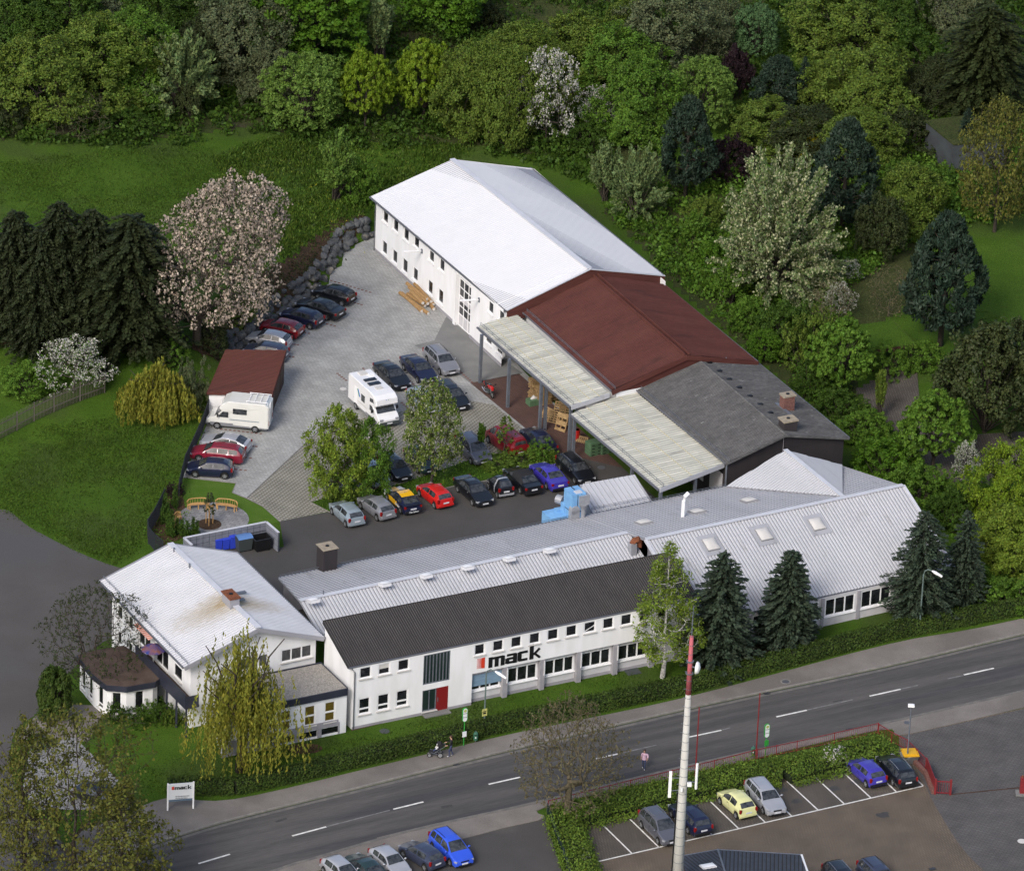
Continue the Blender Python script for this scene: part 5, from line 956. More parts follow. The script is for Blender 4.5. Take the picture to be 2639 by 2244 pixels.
    TPL[key] = (mb, trunkm, leafobj('crown', [(V, T2, 0)], LM['brown']), Rr, Hh)+extra
def T_weep(key, Rr=3.2, Hh=8., n=520, ln=(1.5, 4.), size=.2, seed=4, top=.35, low=.12, tw=.28):
    global RNG; RNG = np.random.default_rng(seed); mb = MB(); mb.tube([[0, 0, -.2], [.05, 0, Hh*.2], [0, .1, Hh*.42]], [tw*1.3, tw, tw*.7], 8); PP, AA, TT = [], [], []
    for i in range(14):
        a = i*2.4; e = np.array([math.cos(a)*Rr*RNG.uniform(.35, .8), math.sin(a)*Rr*RNG.uniform(.35, .8), Hh*RNG.uniform(.62, .95)]); limb(mb, [0, 0, Hh*RNG.uniform(.3, .42)], e, tw*.35, .03, 5, .1)
    for i in range(n):
        d = unit(1)[0]; d[2] = abs(d[2]); az_ = math.atan2(d[1], d[0]); rr = RNG.uniform(.2, 1.)**.5*(1+.22*math.sin(az_*3+seed)+.15*math.sin(az_*7)); s = np.array([d[0]*Rr*rr*(1-.35*d[2]), d[1]*Rr*rr*(1-.35*d[2]), Hh*min(1.02, top+(1-top)*d[2]*rr+.05*math.sin(az_*5))])
        L = min(RNG.uniform(*ln), s[2]-low*Hh); 
        if L < .4: continue
        k = int(L/.1); t = np.linspace(0, 1, k); out = np.array([d[0], d[1], 0])*.35; sw = RNG.normal(size=2)*.12
        p = s+np.stack([out[0]*np.sin(t*1.6)+sw[0]*t*L*.3, out[1]*np.sin(t*1.6)+sw[1]*t*L*.3, .25*np.sin(t*3)*(t < .4)-t*L], 1)+RNG.normal(size=(k, 3))*.045
        PP.append(p); TT.append(tintv(k, .8, 1.2)*RNG.uniform(.75, 1.25))
    P = np.concatenate(PP); A = np.repeat([[0, 0, -1.]], len(P), 0); V, T2 = leaves(P, size*RNG.uniform(.6, 1.3, len(P)), np.concatenate(TT), 1.9, RNG.normal(size=(len(P), 3))*np.array([1, 1, .2]), .2, A, .45)
    TPL[key] = (mb, 'bark', leafobj('crown', [(V, T2, 0)], LM['willow']), Rr, Hh)
def T_conif(key, Rr=2.6, Hh=9., lev=40, br=11, size=.2, seed=5, droop=.25, power=.8, jag=.22, base=.06, tw=.2, tuft=.16):
    global RNG; RNG = np.random.default_rng(seed); mb = MB(); mb.tube([[0, 0, -.3], [0, 0, Hh*.5], [0, 0, Hh*.97]], [tw, tw*.6, .02], 7); PP, AA, TT = [], [], []
    ph = RNG.uniform(0, 6.28, 3)
    for i in range(lev):
        t = (i+.5)/lev; z = Hh*(base+(1-base)*t); R0 = Rr*(1-t)**power*(1-.25*math.exp(-t*12))+.12; nb = max(4, int(br*(1-.5*t)))
        for j in range(nb):
            a = 6.283*(j+RNG.uniform())/nb; R1 = R0*RNG.uniform(1-jag, 1+jag*.6)*(1+.1*math.sin(a*3+ph[0]+z)); k = max(3, int(R1/.11)); s = np.linspace(.25, 1, k); w = .32*(1-s*.6)*min(1.3, R1*.45)
            q_ = np.repeat(s, 3); lat = np.repeat(w, 3)*np.tile([-1, 0, 1], k)*RNG.uniform(.4, 1.1, 3*k); d = np.array([math.cos(a), math.sin(a), 0]); l = np.array([-d[1], d[0], 0])
            p = d*(q_*R1)[:, None]+l*lat[:, None]; p[:, 2] = z-droop*R1*q_**1.5+.12*np.maximum(q_-.8, 0)*R1+RNG.normal(size=3*k)*.05; PP.append(p); AA.append(d+l*(lat*1.2)[:, None]+np.array([0, 0, -droop*.6])); TT.append(tintv(3*k, .75, 1.2, .06)*RNG.uniform(.8, 1.15)*(.8+.35*q_)[:, None])
            if j % 3 == 0: mb.tube([[0, 0, z], d*R1*.8+[0, 0, z-droop*R1*.6]], [tw*.2*(1-t)+.01, .01], 3, cap=False)
    P = np.concatenate(PP); V, T2 = leaves(P, size*RNG.uniform(.7, 1.3, len(P)), np.concatenate(TT), 1.5, np.repeat([[0, 0, 1.]], len(P), 0), .55, np.concatenate(AA), .35)
    TPL[key] = (mb, 'bark', leafobj('crown', [(V, T2, 0)], LM['spruce']), Rr, Hh)
def T_pine(key, Rr=3.2, Hh=9., ncl=330, per=46, rcl=.34, seed=6, base=.18):
    global RNG; RNG = np.random.default_rng(seed); mb = MB(); mb.tube([[0, 0, -.3], [0, 0, Hh*.4], [0, 0, Hh*.9]], [.24, .18, .03], 7)
    z = RNG.uniform(0, 1, ncl)**.9; az = RNG.uniform(0, 6.283, ncl); pr = np.minimum(1, (1-z)**.55*1.12)*np.minimum(1, .55+z*1.6); lump = 1+.16*np.sin(az*3+z*9)+.1*np.sin(az*5-z*14); rr = Rr*pr*lump*RNG.uniform(.55, 1, ncl)**.4
    Cc = np.stack([rr*np.cos(az), rr*np.sin(az), Hh*(base+(1-base)*z)], 1); P, dd, t = clumps(Cc, np.full(ncl, rcl)*RNG.uniform(.7, 1.4, ncl), per, .2, flat=.8); dd[:, 2] += .6
    V, T2 = leaves(P, .21*RNG.uniform(.7, 1.3, len(P)), t, 2.0, None, .7, dd, .3)
    for i in range(0, ncl, 9): limb(mb, [0, 0, Cc[i, 2]*.85], Cc[i], .06, .015, 4, 0)
    TPL[key] = (mb, 'bark', leafobj('crown', [(V, T2, 0)], LM['pine']), Rr, Hh)
T_broad('broad3', Rr=3., Hh=7.5, base=.12, ncl=480, per=46, lump=.28, seed=13, size=.18, rcl=.36)
T_broad('round1', Rr=3., Hh=6.4, base=.0, ncl=760, per=34, lump=.16, seed=14, rcl=.25, gaps=.06, size=.14); T_broad('maple', Rr=3., Hh=5.6, base=.16, ncl=520, per=32, lump=.2, seed=15, rcl=.26, gaps=.1, size=.19, flat=.6)
T_broad('bush1', Rr=2.6, Hh=3.6, base=-.45, ncl=330, per=50, lump=.28, seed=16, size=.14, rcl=.3); T_broad('bush2', Rr=2.6, Hh=3., base=-.5, ncl=300, per=50, lump=.38, seed=17, size=.13, rcl=.28, gaps=.2)
T_broad('yewt', Rr=3.2, Hh=7., base=.0, ncl=380, per=60, lump=.22, seed=20, size=.17, rcl=.34, gaps=.05, pointy=.25, flat=1.3); T_broad('topiary', Rr=1.5, Hh=3.4, base=-.02, ncl=150, per=80, lump=.03, seed=21, size=.14, rcl=.3, gaps=0, flat=1)
T_shoots('shoots1'); T_shoots('shoots2', Rr=2.2, Hh=5.5, spread=.75, seed=22, n=90); T_shoots('upright', Rr=1.4, Hh=5.5, spread=.45, seed=23, n=70, per=80, arch=.02, side=.15); T_shoots('hawthorn', Rr=4.6, Hh=8.5, n=300, per=75, size=.18, spread=1.05, arch=.1, seed=24, side=.2, tw=.11, upper=.1, second=.75)
wide = lambda t: np.sqrt(np.maximum(.02, 1-(1.7*t-.62)**2/1.2)); egg = lambda t: np.sqrt(np.maximum(.02, 1-(1.9*t-.75)**2/1.35)); cone = lambda t: np.minimum(1, .55+t*2.2)*np.maximum(.05, (1-t))**.6*1.15
T_spread('plane', Hh=7.8, Rr=4.6, base=.26, n=1250, stem=.3, nleaf=4, size=.12, seed=31, trunkm='bark_pale', jit=.2, prof=wide, tr=.27, hollow=.15, wsp=.45, gap=.1, twig=.013); T_spread('budding', Hh=8, Rr=4., base=.15, n=1200, nleaf=5, size=.11, seed=32, jit=.2, prof=egg, tr=.15, hollow=.3, gap=.1, stem=.2)
T_spread('leafing', Hh=10.5, Rr=5.2, base=.12, n=1300, nleaf=8, size=.15, seed=33, jit=.4, prof=egg, tr=.2, hollow=.2, up=.5, wsp=.8, gap=.6, lump=.45, stem=.15); T_spread('leafing2', Hh=11, Rr=2.6, base=.12, n=700, nleaf=8, size=.15, seed=34, jit=.35, prof=cone, tr=.16, hollow=.15, up=.8, wsp=.9, gap=.55, lump=.4, stem=.15)
T_spread('cherry', lean=3., Hh=10.5, Rr=4.9, base=.17, n=1900, nleaf=5, size=.14, blossom=11, bsize=.16, seed=35, jit=.34, tr=.3, prof=egg, hollow=.2, gap=.3, lump=.22, stem=.12, wsp=.6)
T_spread('blossom', Hh=6.5, Rr=2.9, base=.2, n=620, nleaf=4, size=.13, blossom=8, bsize=.13, seed=36, jit=.26, tr=.1, prof=egg, hollow=.25, gap=.75, lump=.5, stem=.2); T_spread('yardblossom', Hh=7.5, Rr=3., base=.22, n=1000, nleaf=10, size=.15, blossom=5, bsize=.12, seed=37, jit=.34, tr=.13, prof=egg, hollow=.2, gap=.45, lump=.25, stem=.25)
T_spread('yardtree', Hh=7.2, Rr=3., base=.12, n=520, nleaf=34, size=.15, seed=38, jit=.45, tr=.14, prof=egg, hollow=.15, gap=.85, lump=.6, stem=.2); T_spread('birch', Hh=10.5, Rr=2.1, base=.16, n=620, nleaf=19, size=.11, seed=39, trunkm='bark_birch', jit=.34, tr=.12, prof=cone, hollow=.1, gap=.8, lump=.4, stem=.25, wsp=.97, up=.2)
T_spread('oak', Hh=9, Rr=4.2, base=.18, n=1100, nleaf=9, size=.18, seed=40, jit=.4, tr=.16, prof=egg, hollow=.2, gap=.5, stem=.2); T_spread('twiggy', Hh=5, Rr=2.6, base=.1, n=500, nleaf=2, size=.12, seed=41, trunkm='bark_pale', tr=.07, jit=.2, prof=egg, stem=.08); T_spread('sapling', Hh=2.7, Rr=.45, base=.35, n=60, nleaf=6, size=.12, seed=42, tr=.03, jit=.1, stem=.4, twig=.006, gap=0)
T_spread('open1', Hh=7., Rr=3.2, base=.06, n=1000, nleaf=32, size=.14, seed=43, jit=.42, tr=.13, prof=egg, hollow=.35, gap=.5, lump=.35, stem=.12); T_spread('open2', Hh=7.4, Rr=3.4, base=.04, n=1100, nleaf=30, size=.14, seed=45, jit=.4, tr=.13, prof=egg, hollow=.35, gap=.6, lump=.45, stem=.1)
T_weep('willow', Rr=3.4, Hh=9.3, n=560, ln=(1.2, 4.6), size=.14); T_weep('weeping_low', Rr=3.4, Hh=4.2, n=600, ln=(1., 3.2), seed=44, low=.05, tw=.15)
T_conif('spruce1', power=.55, br=13, jag=.28); T_conif('spruce2', Rr=2.2, Hh=8.5, seed=51, jag=.16, br=14, power=.5); T_conif('spruce3', Rr=3.2, Hh=10., seed=52, jag=.45, lev=40, br=13, power=.5); T_conif('spruce4', Rr=2.2, Hh=9.5, seed=53, jag=.3, power=.55)
T_conif('cypress', Rr=3.6, Hh=11., seed=54, droop=.45, jag=.55, power=.3, lev=46, br=15, base=.14, size=.25); T_conif('dwarf', Rr=.34, Hh=1.6, lev=12, br=9, seed=55, droop=-.3, size=.15, base=.02, tw=.03, power=.5)
T_pine('pine1'); T_pine('pine2', Rr=3.4, Hh=8., seed=57)
T_spread('broad1', Hh=7., Rr=3.2, base=.02, n=1350, nleaf=26, size=.14, seed=11, jit=.34, tr=.15, prof=egg, hollow=.5, gap=.4, lump=.42, stem=.12); T_spread('broad2', Hh=6.5, Rr=3.4, base=.0, n=1350, nleaf=26, size=.14, seed=12, jit=.33, tr=.14, prof=wide, hollow=.5, gap=.45, lump=.5, stem=.1)
TPL['loose1'] = TPL['open1']; TPL['loose2'] = TPL['open2']
FIRST = {}
def plant(key, p, H, Rr, tone, label, cat='tree', group=None, name=None, rz=None, bl=None, bark=None):
    t = TPL[key]; mb, bk, cm, R0, H0 = t[:5]
    nm = name or {'bush': 'bush', 'shrub': 'shrub'}.get(cat, 'tree')
    rz = random.uniform(0, 6.28) if rz is None else rz
    root = empty(nm, p, label, cat, group, rz); root.scale = (Rr/R0, Rr/R0, H/H0)
    if key not in FIRST:
        tr = mb.build('trunk', MT[bk]); me = tr.data; bpy.data.objects.remove(tr); FIRST[key] = me
        for pl_ in me.polygons: pl_.use_smooth = True
    o = bpy.data.objects.new('trunk' if cat == 'tree' else 'stems', FIRST[key]); COL.objects.link(o); o.parent = root
    if bark: o.material_slots[0].link = 'OBJECT'; o.material_slots[0].material = MT[bark]
    c = bpy.data.objects.new('crown', cm); COL.objects.link(c); c.parent = root; c.material_slots[0].link = 'OBJECT'; c.material_slots[0].material = LM[tone]
    if len(t) > 5:
        d = bpy.data.objects.new('blossom', t[5]); COL.objects.link(d); d.parent = root; d.material_slots[0].link = 'OBJECT'; d.material_slots[0].material = LM[bl or 'white']
    return root
def pxs(p): return F0/np.linalg.norm(np.array(p)-CP)
BIG = {'broad1': 1.22, 'broad2': 1.2, 'broad3': 1.18, 'loose1': 1.2, 'loose2': 1.2, 'round1': 1.08, 'bush1': 1.25, 'bush2': 1.2, 'shoots1': 1.15, 'shoots2': 1.2, 'yewt': 1.1}
def tree(key, bx, by, ty, hw, tone, label, cat='tree', group=None, bl=None, hs=1., **kw):
    """bx,by foot and ty top, hw half width of the crown, in survey pixels (2075 wide)"""
    p = dt(bx, by); s = pxs(p)/K; H = (by-ty)/(s*math.cos(TILT))*hs; R0 = hw/s*BIG.get(key, 1.)
    if H < R0*.6: H = R0*.6
    return plant(key, p, H, R0, tone, label, cat, group, bl=bl, **kw)
GW = 'trees on the slope behind the yard'
T = tree
T('plane', 1150, 1662, 1420, 120, 'brown', 'bare spreading tree with pale trunk beside the red railing, overhanging the street', name='budding_tree')
T('birch', 1342, 1372, 1100, 74, 'birch', 'slender birch with white trunk in front of the right end of the white street wing', name='birch_tree')
GS = 'spruces in front of the long workshop'
T('spruce1', 1455, 1348, 1116, 84, 'spruce', 'bluish spruce just right of the birch', group=GS, name='spruce_tree')
T('spruce2', 1592, 1310, 1114, 69, 'spruce', 'dense narrow spruce left of the first visible workshop windows', group=GS, name='spruce_tree')
T('spruce3', 1860, 1250, 1034, 74, 'spruce', 'ragged spruce behind the right street lamp, covering the roof corner', group=GS, name='spruce_tree')
T('spruce4', 1948, 1228, 1034, 50, 'spruce', 'rightmost bluish spruce, beside the yellow green bushes', group=GS, name='spruce_tree')
T('willow', 487, 1562, 1285, 112, 'willow', 'tall golden weeping willow on the front lawn before the gravel roof', name='willow_tree')
T('budding', 192, 1400, 1190, 110, 'russet', 'nearly bare tree rising over the brown roofed pavilion', name='budding_tree')
T('leafing', 150, 1800, 1440, 175, 'ochre', 'large ochre leafed tree filling the bottom left corner', name='leafing_tree')
T('leafing2', 50, 1790, 1442, 75, 'ochre', 'slim ochre leafed tree at the left edge of the bottom corner', name='leafing_tree')
T('leafing2', 245, 1850, 1570, 100, 'ochre', 'ochre leafed tree right of the big one, cut by the bottom edge', name='leafing_tree')
T('topiary', 110, 1462, 1347, 37, 'hedge', 'clipped round dark bush beside the globe lamp at the side street', 'bush', name='clipped_bush')
T('yardtree', 684, 1012, 830, 60, 'birch', 'light green tree on the left in the yard bed, nearest the grass paving', name='yard_tree')
T('yardtree', 745, 1005, 855, 50, 'mid', 'green tree second from the left in the yard bed', name='yard_tree', rz=2)
T('yardblossom', 873, 983, 775, 60, 'olive', 'tree with fading white blossom in the middle of the yard bed', bl='cream', name='blossom_tree')
T('upright', 974, 925, 860, 17, 'mid', 'small upright shrub in the yard bed left of the red van', 'shrub')
T('sapling', 1022, 930, 846, 18, 'olive', 'thin young tree in the yard bed behind the red van', name='young_tree')
T('bush2', 1095, 935, 896, 24, 'mid', 'shrub in the yard bed behind the dark saloon', 'shrub')
for i, (x, y, hw, lb) in enumerate([(1010, 945, 34, 'low spreading green bush in the yard bed behind the small two seater'), (1055, 940, 38, 'low spreading green bush in the yard bed behind the dark convertible'), (1100, 930, 28, 'low spreading green bush at the right tip of the yard bed')]): T('bush2', x, y, y-22, hw, 'hedge2', lb, 'bush', group='low bushes in the yard bed')
T('bush2', 700, 1012, 982, 34, 'olive', 'thin undergrowth bush at the foot of the yard trees', 'bush')
T('cherry', 400, 692, 368, 138, 'russet', 'big pale pink blossoming cherry above the boulder wall', bl='pink', name='cherry_tree', rz=0)
GC = 'dark conifers at the left edge'
for (x, y, t, w_, lb) in [(30, 700, 432, 72, 'dark conifer cut by the left edge of the picture'), (118, 708, 415, 82, 'tallest dark conifer of the left group'), (185, 712, 430, 78, 'dark conifer in the middle of the left group'), (80, 720, 470, 66, 'dark conifer in front of the tallest one'), (262, 718, 440, 112, 'broad dark conifer nearest the pink cherry')]:
    T('cypress', x, y, t, w_, 'conifer', lb, group=GC, name='conifer_tree')
T('blossom', 150, 795, 690, 70, 'mid', 'low white blossoming tree behind the weathered plank fence', name='blossom_tree')
T('bush1', 60, 790, 735, 50, 'mid', 'green bush behind the plank fence left of the white blossom', 'bush')
T('weeping_low', 315, 838, 742, 80, 'willow', 'low yellowish weeping willow on the lawn left of the garage', name='willow_tree')
T('bush2', 388, 822, 735, 30, 'grey', 'silvery shrub between the low willow and the garage', 'bush'); T('bush2', 350, 735, 690, 30, 'mid', 'green bush under the pink cherry', 'bush'); T('bush2', 430, 700, 650, 30, 'russet', 'brownish shrub beside the trunk of the pink cherry', 'bush'); T('bush1', 480, 640, 590, 34, 'olive', 'olive shrub between cherry and boulder wall', 'bush')
L_ = [('broad1', 40, 125, 0, 68, 'dark', 'dark green tree in the top left corner'), ('broad3', 130, 100, -40, 72, 'dark', 'dark tree at the top edge, second from the left corner'),
 ('loose1', 205, 90, 0, 50, 'grey', 'grey green tree at the top edge behind the olive thicket'), ('broad2', 290, 80, -30, 60, 'dark', 'dark tree at the top edge above the spiky pale shrub'), ('broad1', 380, 60, -60, 60, 'dark', 'dark tree cut by the top edge, left of the grey olive one'),
 ('broad2', 75, 235, 85, 92, 'olive', 'wide olive green tree left on the slope above the mown meadow'), ('loose2', 205, 205, 45, 92, 'olive', 'wide olive tree right of the leftmost one on the slope'), ('broad1', 270, 190, 30, 70, 'mid', 'green tree between the wide olive tree and the pale spiky shrub'),
 ('loose2', 490, 160, -15, 82, 'grey', 'tall grey olive tree left of the vivid green one at the top edge'), ('broad3', 625, 130, -80, 100, 'vivid', 'large vivid green tree at the top edge left of centre'), ('loose1', 420, 150, 40, 50, 'russet', 'brownish thin tree behind the pale spiky shrub'),
 ('shoots1', 365, 225, 62, 78, 'pale', 'pale green shrub with spiky shoots above the mown meadow'), ('yewt', 383, 238, 165, 24, 'yew', 'small dark green shrub in front of the spiky pale one'), ('twiggy', 155, 272, 190, 70, 'russet', 'low brownish thicket at the upper edge of the meadow'), ('bush1', 20, 262, 190, 34, 'russet', 'reddish bush at the left edge above the meadow'), ('bush1', 250, 265, 225, 45, 'dark', 'low dark bush at the top of the mown meadow'),
 ('broad2', 552, 215, 108, 52, 'grey', 'grey green bush left of the round bright one'), ('round1', 615, 258, 118, 82, 'bright', 'round bright green tree at the centre left of the slope'), ('upright', 768, 135, 8, 52, 'pale', 'upright pale green shrub between vivid tree and yellow green pair'),
 ('shoots2', 680, 405, 272, 42, 'bright', 'bright spiky bush left above the white hall'), ('bush1', 722, 405, 320, 36, 'mid', 'green bush beside the spiky one, left of the white hall'),
 ('maple', 740, 262, 112, 56, 'yellow', 'left of the two yellow green trees with dark trunks'), ('maple', 858, 245, 92, 64, 'yellow', 'right of the two yellow green trees with dark trunks'), ('broad3', 900, 70, -70, 72, 'vivid', 'vivid green tree at the top edge above the yellow green pair'), ('bush1', 985, 60, 5, 34, 'russet', 'brown bush beside the vivid tree at the top edge'),
 ('loose2', 960, 275, 95, 62, 'olive', 'tall olive tree with many stems behind the white hall ridge'), ('loose1', 1030, 290, 110, 58, 'olive', 'many stemmed olive tree left of the white blossoming tree'), ('loose2', 1050, 200, 55, 72, 'olive', 'yellowish olive tree behind the many stemmed pair'), ('bush1', 1000, 130, 70, 40, 'dark', 'dark bush in the clearing at the top edge'),
 ('broad2', 1160, 185, 40, 78, 'olive', 'rounded olive tree above the white blossom'), ('loose2', 1245, 200, 60, 78, 'mid', 'green tree right behind the white blossoming tree'), ('loose2', 1345, 150, -20, 82, 'grey', 'light grey green tree at the top edge right of centre'), ('broad1', 1270, 110, 10, 50, 'olive', 'olive tree at the back between two grey green ones'),
 ('blossom', 1105, 298, 108, 62, 'olive', 'white blossoming tree right behind the white hall'), ('blossom', 1215, 262, 178, 42, 'mid', 'smaller white blossoming shrub right of the white tree'), ('broad1', 1290, 290, 130, 68, 'mid', 'green tree between the small white blossom and the dark pine'), ('bush1', 1190, 300, 250, 36, 'dark', 'dark bush under the small white blossom'),
 ('round1', 1420, 262, 122, 64, 'bright', 'round bright green tree above the dark pine'), ('round1', 1528, 118, 12, 48, 'bluegreen', 'round bluish green tree at the top right of centre'), ('loose1', 1450, 110, 0, 52, 'grey', 'grey olive tree left of the round bluish one'), ('yewt', 1487, 195, 100, 34, 'purple', 'dark purple leafed shrub between two round trees'),
 ('pine2', 1575, 232, 120, 58, 'pine', 'dark rounded pine in the park clearing'), ('spruce4', 1625, 228, 118, 22, 'pine', 'narrow dark cypress touching the rounded pine'), ('pine1', 1388, 400, 205, 62, 'pine', 'dark blue green pine between bright tree and white hawthorn'), ('shoots1', 1290, 442, 300, 62, 'pale', 'pale spiky bush right behind the white hall roof'), ('shoots2', 1225, 405, 288, 40, 'pale', 'smaller pale spiky bush touching the white hall edge'),
 ('loose2', 1700, 115, -10, 86, 'olive', 'olive tree at the top edge above the park clearing'), ('spruce4', 1745, 115, 20, 30, 'conifer', 'thin dark conifer in front of the olive park tree'), ('loose1', 1665, 225, 130, 46, 'olive', 'small olive tree with forked trunk on the park lawn'), ('loose2', 1750, 250, 108, 86, 'olive', 'broad light olive tree in the middle of the park'), ('broad1', 1815, 80, -30, 50, 'dark', 'dark green tree at the top edge right'),
 ('bush1', 1850, 140, 60, 60, 'dark', 'nearly black bush mass beside the stone edging'), ('blossom', 1895, 60, -30, 40, 'olive', 'faintly white blossoming tree at the top right'), ('broad2', 1940, 70, -40, 60, 'grey', 'grey green tree at the top right'), ('cypress', 1990, 235, 20, 100, 'russet', 'huge brown green conifer at the upper right edge'), ('yewt', 1828, 205, 140, 34, 'yew', 'dark round shrub left of the huge brown conifer'), ('broad2', 1900, 220, 120, 50, 'russet', 'russet leafed shrub at the foot of the huge brown conifer'),
 ('loose2', 1560, 300, 210, 70, 'olive', 'olive shrub thicket above the white hawthorn'), ('bush1', 1475, 360, 280, 45, 'purple', 'purplish lilac bush left above the white hawthorn'), ('loose1', 1640, 320, 225, 70, 'russet', 'brownish green shrub in the middle of the park'), ('loose2', 1740, 340, 230, 68, 'olive', 'olive thicket left of the grey outbuilding'), ('bush1', 1830, 300, 225, 60, 'russet', 'dull brown green bush behind the outbuilding'), ('bush2', 1645, 330, 280, 22, 'gold', 'small golden yellow bush beside the tall dark pine'),
 ('hawthorn', 1572, 600, 308, 145, 'pale', 'very large white blossoming hawthorn behind the red roof'), ('pine1', 1705, 478, 252, 78, 'pine', 'tall dark pine right behind the white hawthorn'), ('loose1', 1840, 470, 340, 60, 'olive', 'yellowish olive tree right of the tall dark pine'), ('yewt', 1785, 520, 400, 50, 'yew', 'dark yew shrub between pine and olive tree'), ('spruce4', 1955, 330, 222, 26, 'pine', 'small dark conifer in front of the outbuilding'),
 ('oak', 2015, 470, 212, 86, 'ochre', 'sparse ochre leafed tree on the park lawn at the right edge'), ('bush2', 1860, 400, 340, 60, 'mid', 'green bushes below the grey outbuilding'), ('pine2', 1905, 700, 445, 92, 'pine', 'broad dark blue green pine beside the right park lawn'), ('yewt', 1995, 875, 660, 98, 'yew', 'broad dark yew at the right edge'), ('yewt', 2065, 800, 650, 60, 'yew', 'dark yew cut by the right edge'),
 ('maple', 1702, 800, 655, 68, 'mid', 'bright green maple behind the grey corrugated roof'), ('maple', 1890, 950, 802, 76, 'mid', 'bright green maple above the workshop roof end'), ('blossom', 1955, 985, 895, 28, 'mid', 'tiny white blossoming shrub right of the lower maple'), ('twiggy', 1800, 640, 540, 46, 'brown', 'leafless twiggy tree between pine and hawthorn'), ('blossom', 1722, 570, 528, 22, 'mid', 'small white flowering shrub beside the leafless tree'), ('blossom', 1700, 640, 575, 30, 'olive', 'white magnolia below the hawthorn'), ('bush2', 1800, 760, 700, 36, 'mid', 'green shrub under the turf roof shelter edge'), ('bush1', 1868, 745, 690, 40, 'mid', 'light green shrub right of the shelter'), ('upright', 1780, 850, 755, 26, 'olive', 'thin olive tree on the paved park path'),
 ('round1', 1548, 730, 672, 34, 'vivid', 'small vivid green round bush behind the red roof'), ('bush1', 1450, 545, 485, 36, 'vivid', 'yellowish green shrub close to the white hall corner'), ('shoots2', 1410, 495, 430, 34, 'mid', 'shrub with bright shoots near the white hall roof edge'), ('shoots2', 1480, 620, 530, 40, 'mid', 'spiky green shrub right of the white hall corner'), ('bush1', 1590, 700, 615, 60, 'dark', 'dark green thicket below the hawthorn'), ('bush1', 1520, 660, 600, 40, 'mid', 'green thicket along the red roof edge'), ('bush2', 1640, 740, 640, 50, 'olive', 'olive green thicket left of the maple'), ('twiggy', 1680, 680, 570, 50, 'brown', 'bare brown shrub between hawthorn and maple'),
 ('bush1', 1755, 890, 830, 46, 'mid', 'green thicket beside the two chimneys'), ('bush1', 1700, 845, 790, 44, 'dark', 'dark thicket behind the brick chimney'), ('bush1', 1790, 960, 890, 56, 'vivid', 'vivid green thicket right of the dark gable'), ('bush1', 1860, 1010, 940, 50, 'mid', 'green thicket beside the rear end of the pale roof'), ('bush2', 1640, 800, 740, 36, 'dark', 'dark thicket behind the weathered roof'), ('bush1', 1930, 1060, 990, 46, 'dark', 'dark green thicket right of the pale roof end'),
 ('loose2', 2040, 1075, 900, 66, 'yellow', 'yellow green tree at the right edge, upper of two'), ('loose1', 2040, 1165, 1030, 66, 'birch', 'yellow green tree at the right edge behind the last spruce'), ('bush1', 1985, 1130, 1060, 44, 'vivid', 'vivid green bush right of the last spruce'), ('bush2', 1990, 1215, 1160, 50, 'mid', 'low green bush before the hedge at the right edge'), ('bush2', 2060, 1230, 1180, 44, 'mid', 'low green bush at the right edge beside the pavement'), ('bush2', 1960, 1010, 955, 40, 'mid', 'green shrub at the foot of the tiny white blossom'), ('bush1', 1430, 455, 400, 34, 'olive', 'olive shrub behind the bed right of the hall'), ('bush2', 1500, 590, 560, 40, 'yellow', 'yellow green ground shrub below the spiky one')]
for (k, x, y, t, w_, tn, lb) in L_:
    c = 'tree' if k[:4] not in ('bush', 'shoo', 'uprg', 'upri', 'twig') and 'shrub' not in lb and 'bush' not in lb and 'thicket' not in lb else 'shrub'
    T(k, x, y, t, w_, tn, lb, c, GW if x < 1300 else 'trees and shrubs of the park on the right', bl={'white hawthorn': 'cream'}.get('white hawthorn' if k == 'hawthorn' else '', 'white'), name={'pine1': 'pine_tree', 'pine2': 'pine_tree'}.get(k))
dw = [(247, 585), (240, 530), (250, 650), (275, 600), (280, 660), (315, 640), (352, 655), (392, 662), (437, 655), (466, 660), (300, 440), (222, 470), (205, 560), (300, 400)]
dl_ = ['beside the left bench', 'behind the left bench', 'left of the paved circle, nearest the fence', 'between bench and flower bed', 'at the lower left of the paved circle', 'third from the left below the circle', 'fourth from the left below the circle', 'left of the mulch circle below the paving', 'just below the mulch circle', 'rightmost before the grey screen wall', 'at the upper left of the circle', 'outermost by the mesh fence', 'lowest by the mesh fence', 'topmost beside the mesh fence']
for i, ((x, y), l_) in enumerate(zip(dw, dl_)):
    p = G(*q('g', x, y+35)); plant('dwarf', p, 1.5+.3*random.random(), .2, 'dark', 'small dark column conifer '+l_, 'shrub', 'little column conifers round the bench circle', name='column_conifer')
plant('sapling', D(424, 1062), 2.9, .5, 'russet', 'young tree with reddish leaves tied to stakes in the mulch circle', 'tree', name='young_tree')
plant('bush2', G(*q('g', 290, 365)), .9, .8, 'purple', 'reddish shrub by the fence corner above the bench circle', 'bush', name='bush')
